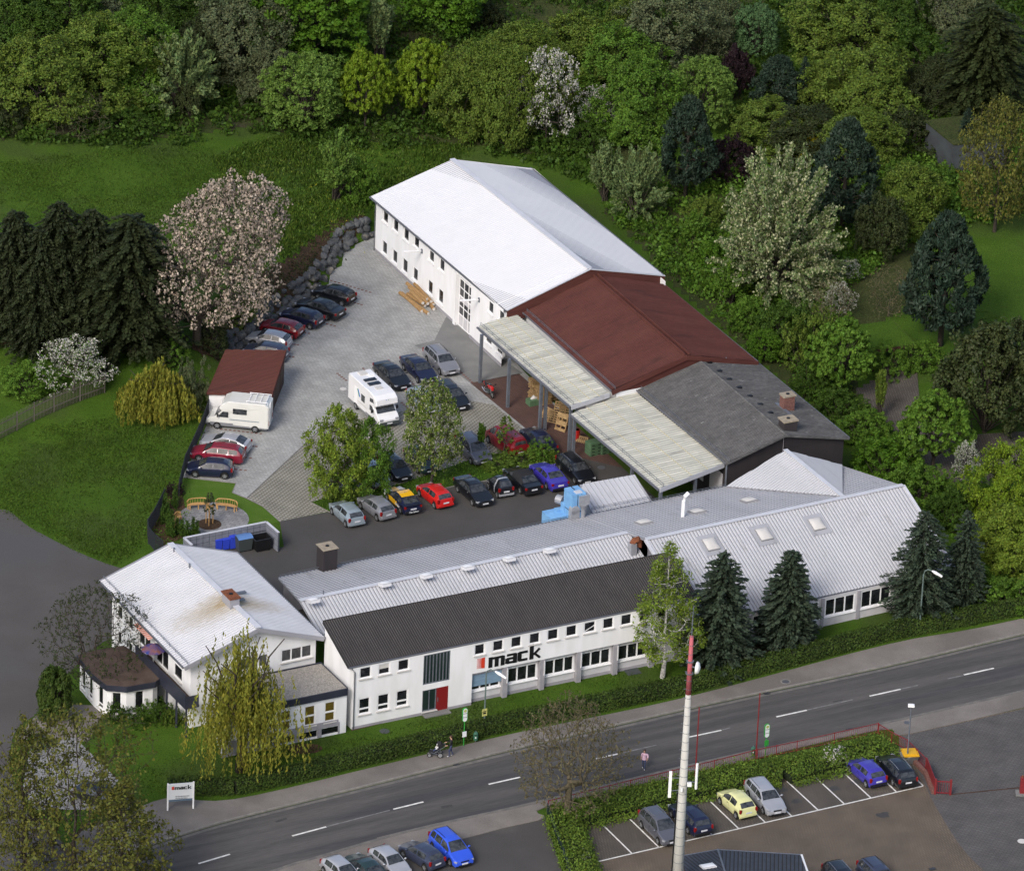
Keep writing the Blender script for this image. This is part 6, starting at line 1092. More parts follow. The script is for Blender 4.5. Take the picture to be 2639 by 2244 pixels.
for (x, y, w_, h_, tn, lb) in [(585, 1000, .75, 1.7, 'dark', 'dark green shrub at the left corner of the pavilion'), (690, 1010, 1.2, 1.3, 'dark', 'spiky dark shrub before the pavilion windows'), (755, 985, .8, 1.5, 'mid', 'round green shrub at the right corner of the pavilion'), (835, 1000, 1.1, 1.6, 'dark', 'dark shrub under the balcony corner'), (250, 985, 1., .7, 'dark', 'low dark shrub around the globe lamp'), (200, 1120, 1.2, .6, 'dark', 'low plants along the terrace edge'), (880, 1010, .9, 1.3, 'olive', 'olive shrub at the house corner behind the willow')]:
    plant('bush2', G(*q('c1', x, y)), h_, w_, tn, lb, 'shrub', name='shrub')
def hedge(name, pts, wd, ht, tone, label, dens=200, size=.115, seed=1, rough=.06):
    global RNG; RNG = np.random.default_rng(seed); pts = [np.array(p)[:2] for p in pts]; PP, NN = [], []; core = MB(); prof = [(-.5, 0), (-.5, .85), (-.35, 1), (.35, 1), (.5, .85), (.5, 0)]
    for i in range(len(pts)-1):
        a, b = pts[i], pts[i+1]; L = np.linalg.norm(b-a); d = (b-a)/L; nn = np.array([-d[1], d[0]])
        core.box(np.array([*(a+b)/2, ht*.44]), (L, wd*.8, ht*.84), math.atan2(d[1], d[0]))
        for (f0, g0), (f1, g1) in zip(prof[:-1], prof[1:]):
            w2 = math.hypot((f1-f0)*wd, (g1-g0)*ht); n = int(L*w2*dens); u = RNG.uniform(0, 1, n); v = RNG.uniform(0, 1, n); of = (f0+(f1-f0)*v)*wd; z = (g0+(g1-g0)*v)*ht
            nd = np.array([(g0-g1)*-ht, (f1-f0)*wd]); nd = np.array([-(g1-g0)*ht, (f1-f0)*wd]); nd = nd/np.linalg.norm(nd)
            lum = 1+.5*np.sin(u*L*1.1)+.4*np.sin(u*L*2.7+z*3); j = RNG.normal(size=n)*rough+lum*rough*.6
            xy_ = a+d*(u*L)[:, None]+nn*(of+nd[0]*j)[:, None]; PP.append(np.concatenate([xy_, (z+nd[1]*j)[:, None]], 1)); NN.append(np.repeat([[nn[0]*nd[0], nn[1]*nd[0], nd[1]]], n, 0))
    P = np.concatenate(PP); N = np.concatenate(NN); V, T2 = leaves(P, size*RNG.uniform(.6, 1.4, len(P)), tintv(len(P), .65, 1.3)*(1+.18*np.sin(P[:, 0]*1.7)*np.sin(P[:, 1]*1.3+1))[:, None], 1.3, N, 1.)
    root = empty(name, [*pts[len(pts)//2], 0], label, 'hedge'); off = np.array([*pts[len(pts)//2], 0]); me = leafobj('foliage', [(V-np.tile(off, (len(V), 1)), T2, 0)], LM[tone]); o = bpy.data.objects.new('foliage', me); COL.objects.link(o); o.parent = root
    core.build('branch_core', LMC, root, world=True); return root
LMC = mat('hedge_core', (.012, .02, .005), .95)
HG = [D(*p) for p in [(338, 1612), (472, 1612), (600, 1585), (760, 1546), (900, 1512), (1034, 1480), (1210, 1444), (1383, 1407), (1590, 1354), (1799, 1298), (1940, 1272), (2075, 1245), (2300, 1195)]]
hedge('clipped_hedge', [p+np.array([0, .6, 0]) for p in HG], 1.15, 1.15, 'hedge', 'long clipped dark green hedge between the front lawn and the footway')
H2 = [G(*q('c5', *p)) for p in [(395, 1190), (560, 1160), (760, 1105), (1000, 1050), (1250, 990), (1500, 935), (1760, 880), (1950, 835)]]+[G(*q('c6', *p)) for p in [(300, 800), (560, 735), (820, 670), (1080, 615)]]
hedge('shrub_hedge', [p+np.array([.25, -1.0, 0]) for p in H2], 3., .62, 'hedge2', 'loose bright green shrub hedge between the red railing and the parking bays', 210, .13, 2, .24)
hedge('shrub_hedge', [G(*q('c5', *p)) for p in [(440, 1210), (480, 1330), (540, 1480), (590, 1640), (640, 1760)]], 2.0, .8, 'hedge2', 'bright green shrub hedge beside the green mesh fence at the bottom', 200, .13, 3, .2)
plant('shoots2', G(*q('c6', 700, 745)), 1.5, 1.25, 'mid', 'white flowering bush in the loose hedge near the parked cars', 'bush', name='bush')
def dots(name, pts, tone, sz=.12, n=60, R0=.9, h=.9, seed=9):
    global RNG; RNG = np.random.default_rng(seed); parts = []
    p = pts; d = unit(n); d[:, 2] = abs(d[:, 2]); P = d*np.array([R0, R0, h])*(RNG.uniform(.2, 1, n)**.45*(1+.25*np.sin(d[:, 0]*7)*np.sin(d[:, 1]*6+1)))[:, None]; V, T2 = leaves(P, sz*RNG.uniform(.6, 1.4, n), tintv(n, .85, 1.1, .02), 1.1, d, .5); me = leafobj(name, [(V, T2, 0)], LM[tone]); o = bpy.data.objects.new(name, me); COL.objects.link(o); o.location = Vector(p); return o
o = dots('blossom', [0, 0, 0], 'white', n=900, R0=1.25, h=1.5, sz=.13); pb = [x for x in bpy.data.objects if x.get('label', '').startswith('white flowering bush')][0]; o.parent = pb; o.location = (0, 0, 0); pb.scale = (1, 1, 1)
for x in pb.children: 
    if x is not o: x.scale = (1.25/2.2, 1.25/2.2, 1.5/5.5)
for (k, x, y, lb, R_0) in [('c5', 1420, 1010, 'white flowers in the hedge beside the mast foot', .7), ('c5', 610, 1560, 'white flowers at the lower end of the side hedge', .8)]:
    p = G(*q(k, x, y)); o = dots('flower_cluster', p, 'white', n=160, R0=R_0, h=1.15); tag(o, lb, 'flowers')
def inpoly(P, poly):
    poly = np.array([np.array(p)[:2] for p in poly]); c = np.zeros(len(P), bool)
    for i in range(len(poly)):
        A, B = poly[i], poly[i-1]; k = ((A[1] > P[:, 1]) != (B[1] > P[:, 1])); xi = (B[0]-A[0])*(P[:, 1]-A[1])/(B[1]-A[1]+1e-12)+A[0]; c ^= k & (P[:, 0] < xi)
    return c
def scatter(name, poly, n, tone, size, hmax, cl, label, seed, aspect=1.3, cat='undergrowth', upright=False):
    global RNG; RNG = np.random.default_rng(seed); pw = np.array([dt(*p)[:2] for p in poly]); lo, hi = pw.min(0), pw.max(0); cN = max(1, n//cl); Cc = RNG.uniform(lo, hi, (cN*2, 2)); Cc = Cc[inpoly(Cc, pw)]
    f = np.sin(Cc[:, 0]*.35+seed)*np.sin(Cc[:, 1]*.3)+RNG.uniform(-.8, .8, len(Cc)); Cc = Cc[f > -.35]
    if name == 'undergrowth': Cc = Cc[~inpoly(Cc, [dt(*p) for p in PATHP])]
    P = np.repeat(Cc, cl, 0)+RNG.normal(size=(len(Cc)*cl, 2))*.35; hh = RNG.uniform(0, 1, len(P))*np.repeat(RNG.uniform(.2, 1, len(Cc))*hmax, cl); z = hz(P)+hh
    P3 = np.concatenate([P, z[:, None]], 1); T_ = tintv(len(P3), .65, 1.3)*np.repeat(RNG.uniform(.7, 1.25, len(Cc)), cl)[:, None]
    V, T2 = leaves(P3, size*RNG.uniform(.5, 1.5, len(P3)), T_, aspect, (RNG.normal(size=(len(P3), 3))*np.array([1, 1, .2])) if upright else None, .5, np.repeat([[0, 0, 1.]], len(P3), 0) if upright else None, .5)
    me = leafobj(name, [(V, T2, 0)], LM[tone]); o = bpy.data.objects.new(name, me); COL.objects.link(o); return tag(o, label, cat, kind='stuff')
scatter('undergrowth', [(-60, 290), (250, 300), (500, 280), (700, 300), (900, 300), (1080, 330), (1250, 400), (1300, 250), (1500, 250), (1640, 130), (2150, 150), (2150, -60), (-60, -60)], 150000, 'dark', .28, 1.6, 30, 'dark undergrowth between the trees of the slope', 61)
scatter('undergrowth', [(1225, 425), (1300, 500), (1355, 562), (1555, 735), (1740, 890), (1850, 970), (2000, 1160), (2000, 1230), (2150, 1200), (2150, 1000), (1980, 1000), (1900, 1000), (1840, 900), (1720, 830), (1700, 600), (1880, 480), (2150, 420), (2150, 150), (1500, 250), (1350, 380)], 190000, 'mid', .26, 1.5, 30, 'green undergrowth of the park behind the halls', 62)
scatter('meadow_weeds', [(440, 320), (560, 280), (750, 270), (960, 300), (900, 340), (750, 400), (735, 435), (640, 480), (590, 520), (520, 560), (560, 440), (450, 370)], 30000, 'grass', .18, .3, 14, 'rough weedy grass beside the mown meadow', 63, 1.8, 'rough grass', True)
scatter('dry_weeds', [(440, 320), (560, 280), (750, 270), (960, 300), (900, 340), (750, 400), (735, 435), (640, 480), (590, 520), (520, 560), (560, 440), (450, 370)], 14000, 'olive', .14, .3, 9, 'dry olive weeds in the rough grass left of the white hall', 163, 2., 'rough grass', True)
scatter('bank_plants', [(430, 640), (520, 560), (640, 480), (690, 442), (750, 450), (700, 500), (640, 575), (585, 618), (490, 700), (440, 735), (400, 700)], 9000, 'russet', .16, .2, 8, 'low brown ground cover on the soil bank above the boulders', 64, 1.3, 'ground cover')
scatter('bed_plants', [(633, 1015), (668, 1032), (840, 1000), (922, 980), (1060, 957), (1120, 935), (1105, 912), (984, 922), (800, 985), (690, 1000)], 9000, 'mid', .15, .25, 10, 'low weeds and grass in the yard bed', 65, 1.5, 'grass', True)
scatter('flower_bed_plants', [(335, 1010), (365, 975), (372, 1010), (385, 1080), (330, 1110), (298, 1090), (305, 1040)], 1500, 'mid', .12, .2, 8, 'small plants in the flower bed by the mesh fence', 66, 1.3, 'plants')
scatter('lawn_grass', [(0, 880), (330, 830), (420, 860), (360, 980), (300, 1100), (235, 1146), (60, 1066), (0, 1030)], 26000, 'grass', .11, .06, 7, 'short grass of the left lawn', 67, 1.8, 'grass', True)
scatter('lawn_grass', [(0, 330), (430, 290), (470, 350), (420, 420), (330, 500), (0, 520)], 30000, 'grass', .1, .06, 7, 'short grass of the mown meadow', 68, 1.8, 'grass', True)
scatter('lawn_grass', [(230, 1570), (340, 1540), (700, 1500), (1000, 1420), (1260, 1365), (1380, 1390), (1034, 1470), (760, 1535), (472, 1600), (300, 1605)], 24000, 'grass', .1, .06, 7, 'short grass of the front lawn', 69, 1.8, 'grass', True)
def paint(name, c, metal=.0, rough=.28): return mat(name, c, rough, tuple(x*.93 for x in c), sc=1., metal=metal, spec=.5, coat=.6)
PT = {'black': paint('black_lacquer', (.008, .009, .012)), 'navy': paint('navy_lacquer', (.01, .013, .038)), 'red': paint('red_lacquer', (.5, .015, .012)), 'darkred': paint('dark_red_lacquer', (.17, .008, .014)), 'wine': paint('wine_lacquer', (.2, .012, .03)), 'silver': paint('silver_lacquer', (.42, .43, .46), .3),
      'ice': paint('pale_blue_lacquer', (.30, .36, .40), .3), 'grey': paint('grey_lacquer', (.12, .125, .15), .3), 'midgrey': paint('mid_grey_lacquer', (.25, .255, .275), .3), 'blue': paint('blue_lacquer', (.028, .03, .42)), 'brightblue': paint('bright_blue_lacquer', (.03, .09, .62)), 'violet': paint('blue_violet_lacquer', (.045, .035, .32)),
      'cream': paint('pale_yellow_lacquer', (.66, .66, .32)), 'green': paint('dark_green_lacquer', (.018, .038, .038)), 'white': paint('white_lacquer', (.78, .78, .78)), 'offwhite': paint('cream_white', (.66, .66, .62)), 'yellow': paint('yellow_lacquer', (.75, .42, .01)), 'slate': paint('slate_blue_lacquer', (.05, .06, .1), .3), 'soft': mat('soft_top_cloth', (.014, .014, .016), .9)}
TY = {  # wheelbase, front/rear overhang, width, height, belt, profile (x measured from front axle backwards as fractions handled below)
 'hatch': dict(wb=2.5, fo=.78, ro=.65, W=1.68, H=1.42, belt=.9, pr=[(0, .55), (.05, .66), (.55, .80), (.98, .93), (1.72, 1.38), (2.3, 1.42), (3.1, 1.39), (3.55, 1.22), (3.83, .95), (3.93, .6)], ws=(1., 1.7), rw=(3.42, 3.82), sw=[(1.2, 2.22), (2.3, 3.2)]),
 'hatch3': dict(wb=2.5, fo=.78, ro=.65, W=1.68, H=1.40, belt=.9, pr=[(0, .55), (.05, .66), (.55, .80), (.98, .93), (1.72, 1.36), (2.3, 1.40), (3.0, 1.36), (3.5, 1.2), (3.83, .95), (3.93, .6)], ws=(1., 1.7), rw=(3.38, 3.82), sw=[(1.2, 2.4), (2.48, 3.15)]),
 'coupe': dict(wb=2.6, fo=.85, ro=.8, W=1.74, H=1.38, belt=.9, pr=[(0, .55), (.06, .66), (.6, .79), (1.1, .92), (1.95, 1.33), (2.5, 1.38), (3.2, 1.28), (3.95, 1.0), (4.15, .95), (4.25, .55)], ws=(1.12, 1.93), rw=(3.15, 3.9), sw=[(1.35, 2.65), (2.72, 3.4)]),
 'sedan': dict(wb=2.68, fo=.85, ro=1.05, W=1.76, H=1.43, belt=.92, pr=[(0, .55), (.06, .67), (.6, .80), (1.15, .94), (1.9, 1.37), (2.5, 1.43), (3.1, 1.38), (3.85, 1.05), (4.0, 1.0), (4.5, .96), (4.58, .6)], ws=(1.17, 1.88), rw=(3.12, 3.83), sw=[(1.4, 2.4), (2.48, 3.4)]),
 'estate': dict(wb=2.68, fo=.85, ro=1.05, W=1.76, H=1.46, belt=.93, pr=[(0, .55), (.06, .67), (.6, .80), (1.15, .95), (1.9, 1.40), (2.6, 1.46), (3.9, 1.43), (4.15, 1.34), (4.5, .98), (4.58, .6)], ws=(1.17, 1.88), rw=(4.12, 4.48), sw=[(1.4, 2.38), (2.45, 3.3), (3.38, 4.1)], rail=1),
 'mpv': dict(wb=2.68, fo=.82, ro=.8, W=1.8, H=1.62, belt=.98, pr=[(0, .58), (.06, .72), (.5, .88), (.88, 1.02), (1.75, 1.56), (2.4, 1.63), (3.7, 1.6), (3.95, 1.45), (4.2, 1.0), (4.3, .6)], ws=(.9, 1.73), rw=(3.9, 4.18), sw=[(1.15, 2.3), (2.37, 3.2), (3.28, 3.88)]),
 'van': dict(wb=2.92, fo=.85, ro=1.0, W=1.84, H=1.92, belt=1.1, pr=[(0, .6), (.06, .82), (.35, .98), (.6, 1.12), (1.4, 1.84), (2.0, 1.92), (4.4, 1.92), (4.62, 1.82), (4.74, 1.1), (4.78, .6)], ws=(.62, 1.38), rw=(4.62, 4.73), sw=[(.95, 1.75), (1.95, 2.95)]),
 'smart': dict(wb=1.82, fo=.35, ro=.36, W=1.5, H=1.53, belt=.93, pr=[(0, .55), (.05, .74), (.3, .95), (.95, 1.47), (1.4, 1.53), (2.1, 1.48), (2.42, 1.0), (2.52, .6)], ws=(.32, .93), rw=(2.1, 2.4), sw=[(.6, 1.5)]),
 'micra': dict(wb=2.43, fo=.68, ro=.6, W=1.66, H=1.52, belt=.93, pr=[(0, .6), (.05, .75), (.4, .9), (.85, 1.0), (1.5, 1.44), (2.1, 1.53), (2.8, 1.47), (3.3, 1.25), (3.6, 1.0), (3.71, .6)], ws=(.87, 1.48), rw=(3.15, 3.58), sw=[(1.1, 2.0), (2.08, 2.9)])}
WM = {}
def wheel_mesh(r):
    if r in WM: return WM[r]
    t = MB(); t.tube([[0, -.1, 0], [0, -.085, 0], [0, .085, 0], [0, .1, 0]], [r*.9, r, r, r*.9], 18); rm = MB(); rm.tube([[0, .07, 0], [0, .108, 0]], [r*.64, r*.62], 16, m=0)
    for k in range(5):
        a = k*1.2566+.3; rm.box((math.cos(a)*r*.36, .112, math.sin(a)*r*.36), (r*.5, .012, r*.13), ax=((math.cos(a), 0, math.sin(a)), (0, 1, 0), (-math.sin(a), 0, math.cos(a))), m=1)
    rm.tube([[0, .1, 0], [0, .12, 0]], [r*.14]*2, 8, m=1)
    a = t.build('tyre', MT['tyre']); b = rm.build('rim', [mat('rim_recess', (.13, .135, .14), .4, metal=.5), MT['rim']]); WM[r] = (a.data, b.data); bpy.data.objects.remove(a); bpy.data.objects.remove(b); return WM[r]
def add_wheels(root, wb, W_, r=.31, extra=()):
    for x in (wb/2, -wb/2)+tuple(extra):
        for s in (-1, 1):
            t_, r_m = wheel_mesh(r); h = bpy.data.objects.new('wheel', t_); COL.objects.link(h); h.parent = root; h.location = (x, s*(W_/2-.1), r); h.rotation_euler = (0, 0, 0 if s > 0 else math.pi)
            c = bpy.data.objects.new('rim', r_m); COL.objects.link(c); c.parent = h
def car(F, R, side, ty, col, label, cat='car', group=None, roofcol=None, extra=None, name=None):
    t = TY[ty]; F = np.array(F); R = np.array(R); h = F-R; h[2] = 0; h /= np.linalg.norm(h); rt = np.array([h[1], -h[0], 0]); c = (F+R)/2+rt*(t['W']/2-.04)*(1 if side == 'L' else -1)
    root = empty(name or {'estate': 'estate_car', 'sedan': 'saloon_car', 'van': 'van', 'mpv': 'people_carrier', 'coupe': 'coupe_car', 'smart': 'two_seater_car'}.get(ty, 'hatchback_car'), (c[0], c[1], .015), label, cat, group, math.atan2(h[1], h[0]))
    wb, fo, ro, W_, Hh, belt = [t[k] for k in ('wb', 'fo', 'ro', 'W', 'H', 'belt')]; xf = wb/2+fo; L = fo+wb+ro; pr = t['pr']; S_ = L/pr[-1][0]
    px_ = np.array([a*S_ for a, _ in pr]); pz_ = np.array([b for _, b in pr]); top = lambda d: float(np.interp(d, px_, pz_))
    ds = sorted(set([round(x, 3) for x in list(np.linspace(0, L, 42))+list(px_)+[.015, L-.015]])); r = .31 if ty != 'van' else .33
    def ring(d):
        x = xf-d; e = abs((d-L/2)/(L/2)); w_ = W_/2*(1-.10*e**5-.10*e**18); z = top(d); bl = min(belt+.02*(d/L), z-.02); zl = .2 if 0.1 < d < L-.1 else .3
        for ax_ in (wb/2, -wb/2):
            dx = abs(x-ax_)
            if dx < r+.05: zl = max(zl, r+math.sqrt((r+.05)**2-dx*dx)*.98)
        gh = max(0, z-bl); y5 = w_*.955-gh*.36-.03
        return [(x, w_*.93, zl), (x, w_*.99, zl+(bl-zl)*.2), (x, w_, zl+(bl-zl)*.5), (x, w_*.985, bl-.08*min(1, (bl-zl))), (x, w_*.95, bl), (x, y5, bl+gh*.9), (x, y5-.09, z), (x, y5*.45, z+.018), (x, 0, z+.024)]
    b = MB(); rings = [ring(d) for d in ds]; n = len(rings[0]); full = [rg+[(x, -y, z) for x, y, z in rg[-2::-1]] for rg in rings]; m = len(full[0]); vs = [p for rg in full for p in rg]; fs = []
    for i in range(len(full)-1):
        for j in range(m-1): fs.append((i*m+j, i*m+j+1, (i+1)*m+j+1, (i+1)*m+j))
    fs.append(tuple(range(m))[::-1]); fs.append(tuple((len(full)-1)*m+j for j in range(m))); b.add(vs, fs)
    body = b.build('body', PT[col], root, smooth=True)
    try: body.data.set_sharp_from_angle(angle=rad(38))
    except Exception: pass
    u = MB(); u.box((xf-L/2, 0, .42), (L-.3, W_*.78, .42)); u.box((xf-L/2, 0, .26), (wb-.75, W_*.93, .14)); u.build('underbody', MT['trim'], root)
    def sidewin(a, c_):
        a *= S_; c_ *= S_
        for s in (1, -1):
            g = MB(); k = 6; v = []
            for i in range(k+1):
                d = a+(c_-a)*i/k; rg = ring(d); p4, p5 = np.array(rg[4]), np.array(rg[5]); gh = p5[2]-p4[2]; lo, hi = (.1, .93) if gh > .2 else (.3, .8)
                for f in (lo, hi): p = p4+(p5-p4)*f; v.append((p[0], s*(p[1]+.012), p[2]+.004))
            g.add(v, [(2*i, 2*i+1, 2*i+3, 2*i+2) for i in range(k)]); g.build('side_window', MT['carglass'], root)
    def screen(nm, a, c_, m_=MT['carglass']):
        a *= S_; c_ *= S_; g = MB(); v = []; k = 5; ys_ = (-1, -.5, 0, .5, 1); a, c_ = a+.03, c_-.03
        for i in range(k+1):
            d = a+(c_-a)*i/k; rg = ring(d); y6 = rg[5][1]-.07
            for y in ys_: z = rg[6][2]+.024*(1-abs(y)**1.5); v.append((rg[0][0]+(.012 if nm == 'windscreen' else -.012), y*y6*.98, z+.012))
        g.add(v, [(i*5+j, i*5+j+1, (i+1)*5+j+1, (i+1)*5+j) for i in range(k) for j in range(4)]); return g.build(nm, m_, root, smooth=True)
    for a, c_ in t['sw']: sidewin(a, c_)
    screen('windscreen', *t['ws']); screen('rear_window', *t['rw'])
    for s in (1, -1):
        g = MB(); g.box((xf-.16, s*W_*.37, .63), (.27, .27, .11), rz=-s*.4); g.build('headlight', MT['lamp_white'], root)
        g = MB(); zt = .86 if ty not in ('van', 'mpv') else 1.05; g.box((xf-L+.1, s*W_*.41, zt-.03), (.16, .17, .2 if ty in ('sedan', 'coupe') else .32), rz=s*.25); g.build('tail_light', MT['lamp_red'], root)
        g = MB(); g.tube([(xf-t['ws'][0]*S_-.25, s*(W_/2-.02), belt+.06), (xf-t['ws'][0]*S_-.27, s*(W_/2+.08), belt+.1), (xf-t['ws'][0]*S_-.27, s*(W_/2+.2), belt+.09)], [.03, .085, .05], 6); g.build('wing_mirror', PT[col], root, smooth=True)
        if t.get('rail') or ty == 'mpv': g = MB(); rg = [ring(d) for d in (2.2, 3., 3.8)]; g.tube([(q_[6][0], s*q_[6][1], q_[6][2]+.05) for q_ in rg], .022, 5); g.build('roof_rail', MT['chrome'] if col in ('black', 'silver', 'grey') else MT['trim'], root)
        g = MB(); g.bar((xf-t['sw'][0][1]*S_+.25, s*(W_/2+.004), belt-.1), (xf-t['sw'][0][1]*S_+.1, s*(W_/2+.004), belt-.1), .025); g.build('door_handle', MT['trim'], root)
        g = MB()
        for a, c_ in t['sw'][:2]:
            d = c_*S_; rg = ring(d); g.bar((rg[0][0], s*(rg[2][1]+.001), .32), (rg[0][0], s*(rg[3][1]+.001), belt-.06), .016, .008)
        g.build('door_seam', MT['trim'], root)
    g = MB(); g.box((xf+.008, 0, .42), (.03, .52, .12)); g.build('number_plate', MT['plate'], root); g = MB(); g.box((xf-L-.012, 0, .66 if ty != 'sedan' else .7), (.03, .52, .12)); g.build('number_plate', MT['plate'], root)
    g = MB(); g.box((xf-.03, 0, .60), (.09, W_*.38, .1)); g.build('grille', MT['trim'], root); g = MB(); g.box((xf-.0, 0, .3), (.06, W_*.6, .12)); g.build('bumper_grille', MT['trim'], root)
    g = MB(); g.box((xf-L+.02, 0, .42), (.12, W_*.86, .16)); g.build('rear_bumper', MT['trim'] if col in ('violet', 'navy', 'black', 'darkred') else PT[col], root)
    add_wheels(root, wb, W_, r); return root, ring, xf, L, S_
c_ = lambda k, x, y: G(*q(k, x, y))
GY = 'cars parked in the paved yard'; GB = 'cars parked in the marked bays below the street'; GL = 'cars parked at the lower edge'
car(c_('t', 1440, 1115), c_('t', 1672, 1182), 'L', 'hatch', 'black', 'dark hatchback nearest the white hall in the row before the boulders', group=GY)
car(c_('t', 1300, 1232), c_('t', 1525, 1305), 'L', 'sedan', 'black', 'long black saloon, second from the top in the boulder row', group=GY)
car(c_('t', 1160, 1322), c_('t', 1380, 1386), 'L', 'hatch', 'navy', 'navy hatchback between the black saloon and the red car', group=GY)
car(c_('t', 975, 1424), c_('t', 1213, 1480), 'L', 'hatch3', 'darkred', 'dark red hatchback in the row before the boulders', group=GY)
car(c_('t', 862, 1532), c_('t', 1118, 1580), 'L', 'hatch3', 'silver', 'silver hatchback with curved tail just behind the garage roof', group=GY)
car(c_('t', 840, 1640), c_('t', 1085, 1686), 'L', 'hatch', 'slate', 'dark blue grey car almost hidden by the garage roof', group=GY)
car(c_('y', 470, 1076), c_('y', 735, 1121), 'L', 'coupe', 'silver', 'silver three door car below the beige camper', group=GY)
car(c_('y', 402, 1178), c_('y', 650, 1206), 'L', 'estate', 'wine', 'wine red estate between the silver three door and the navy car', group=GY)
car(c_('y', 362, 1318), c_('y', 612, 1333), 'L', 'hatch', 'navy', 'navy hatchback at the corner of the little garden', group=GY)
car(c_('c3', 712, 530), c_('c3', 596, 425), 'R', 'sedan', 'black', 'black saloon beside the white camper', group=GY)
car(c_('c3', 948, 472), c_('c3', 835, 368), 'R', 'sedan', 'navy', 'dark saloon in the middle of the three cars near the canopy', group=GY)
car(c_('c3', 1150, 402), c_('c3', 1034, 290), 'R', 'estate', 'midgrey', 'grey estate nearest the white hall wall', group=GY)
car(c_('c3', 985, 748), c_('c3', 868, 640), 'R', 'hatch', 'ice', 'pale blue car half hidden by the blossoming yard tree', group=GY)
car(c_('c3', 1240, 715), c_('c3', 1122, 600), 'R', 'estate', 'black', 'black car behind the blossoming yard tree, near the motorcycle', group=GY)
car(c_('c3', 530, 1400), c_('c3', 420, 1290), 'R', 'hatch', 'ice', 'pale car under the green yard trees, only its nose showing', group=GY)
car(c_('c3', 725, 1345), c_('c3', 615, 1240), 'R', 'hatch', 'black', 'black car nose right of the green yard trees', group=GY)
car(c_('c3', 955, 1280), c_('c3', 845, 1170), 'R', 'hatch', 'green', 'dark green car directly behind the blossoming yard tree trunk', group=GY)
car(c_('c3', 1425, 1195), c_('c3', 1310, 1085), 'R', 'mpv', 'grey', 'grey people carrier behind the upright shrub in the yard bed', group=GY)
rv = car(c_('c3', 1588, 1015), c_('c3', 1735, 1128), 'L', 'van', 'darkred', 'red van with tinted side window facing away from the yard bed', 'van', GY)[0]
car(c_('r', 672, 985), c_('r', 798, 1105), 'L', 'sedan', 'navy', 'dark blue saloon right of the red van', group=GY)
GR = 'cars parked along the yard bed kerb'
car(c_('g', 1497, 522), c_('g', 1600, 618), 'L', 'hatch', 'ice', 'pale silver blue hatchback at the left end of the kerb row', group=GR)
car(c_('c3', 447, 1597), c_('c3', 588, 1703), 'L', 'hatch3', 'midgrey', 'silver grey three door hatchback, second in the kerb row', group=GR)
r4, rg4, xf4, L4, S4 = car(c_('c3', 672, 1512), c_('c3', 812, 1650), 'L', 'coupe', 'navy', 'yellow white and navy painted sports car in the kerb row', group=GR)
car(c_('c3', 975, 1490), c_('c3', 1095, 1590), 'L', 'hatch', 'red', 'bright red hatchback in the kerb row', group=GR)
car(c_('c3', 1440, 1568), c_('c3', 1312, 1450), 'R', 'sedan', 'black', 'black saloon facing the street in the kerb row', group=GR)
sm = car(c_('c3', 1585, 1418), c_('c3', 1662, 1500), 'L', 'smart', 'black', 'tiny black and silver two seater in the kerb row', group=GR)
cv = car(c_('c3', 1742, 1345), c_('c3', 1863, 1458), 'L', 'sedan', 'black', 'black convertible with closed cloth roof in the kerb row', group=GR)
car(c_('r', 765, 1305), c_('r', 890, 1422), 'L', 'sedan', 'violet', 'blue saloon near the right end of the kerb row', group=GR)
car(c_('r', 1140, 1374), c_('r', 1012, 1257), 'R', 'estate', 'black', 'black estate with roof rails under the canopy edge', group=GR)
car(c_('c5', 1170, 1408), c_('c5', 1045, 1284), 'R', 'mpv', 'grey', 'grey people carrier left of the mast', group=GB)
car(c_('c5', 1275, 1205), c_('c5', 1398, 1328), 'L', 'estate', 'navy', 'dark navy estate right behind the mast', group=GB)
car(c_('c5', 1645, 1105), c_('c5', 1765, 1214), 'L', 'micra', 'cream', 'rounded pale yellow small car in the marked bays', group=GB)
car(c_('c6', 190, 1122), c_('c6', 72, 990), 'R', 'estate', 'silver', 'silver estate next to the pale yellow car', group=GB)
car(c_('c6', 810, 818), c_('c6', 927, 922), 'L', 'hatch', 'violet', 'violet blue hatchback in the marked bays', group=GB)
car(c_('c6', 1018, 790), c_('c6', 1125, 910), 'L', 'estate', 'black', 'black estate with bright rails beside the yellow lidded bin', group=GB)
car(c_('c6', 745, 1720), c_('c6', 648, 1612), 'R', 'estate', 'black', 'black car of which only the roof shows at the lower edge', group=GL)
car(c_('c6', 1000, 1700), c_('c6', 890, 1590), 'R', 'mpv', 'slate', 'grey blue car cut by the lower edge on the right', group=GL)
car(c_('c7', 770, 1490), c_('c7', 650, 1392), 'R', 'hatch', 'silver', 'silver hatchback cut by the lower edge, leftmost of its row', group=GL)
car(c_('c7', 815, 1365), c_('c7', 935, 1465), 'L', 'coupe', 'green', 'dark green low car between two silver hatchbacks', group=GL)
car(c_('c7', 1115, 1420), c_('c7', 985, 1312), 'R', 'hatch3', 'silver', 'silver three door hatchback between the green and the slate car', group=GL)
car(c_('c7', 1215, 1272), c_('c7', 1365, 1368), 'L', 'hatch', 'slate', 'dark slate hatchback left of the bright blue car', group=GL)
car(c_('c7', 1545, 1330), c_('c7', 1420, 1215), 'R', 'mpv', 'brightblue', 'bright blue tall car at the right end of the lower row', group=GL)
car(c_('c1', 575, 1475), c_('c1', 420, 1415), 'R', 'sedan', 'black', 'black car hidden under the ochre trees near the company sign', 'car')
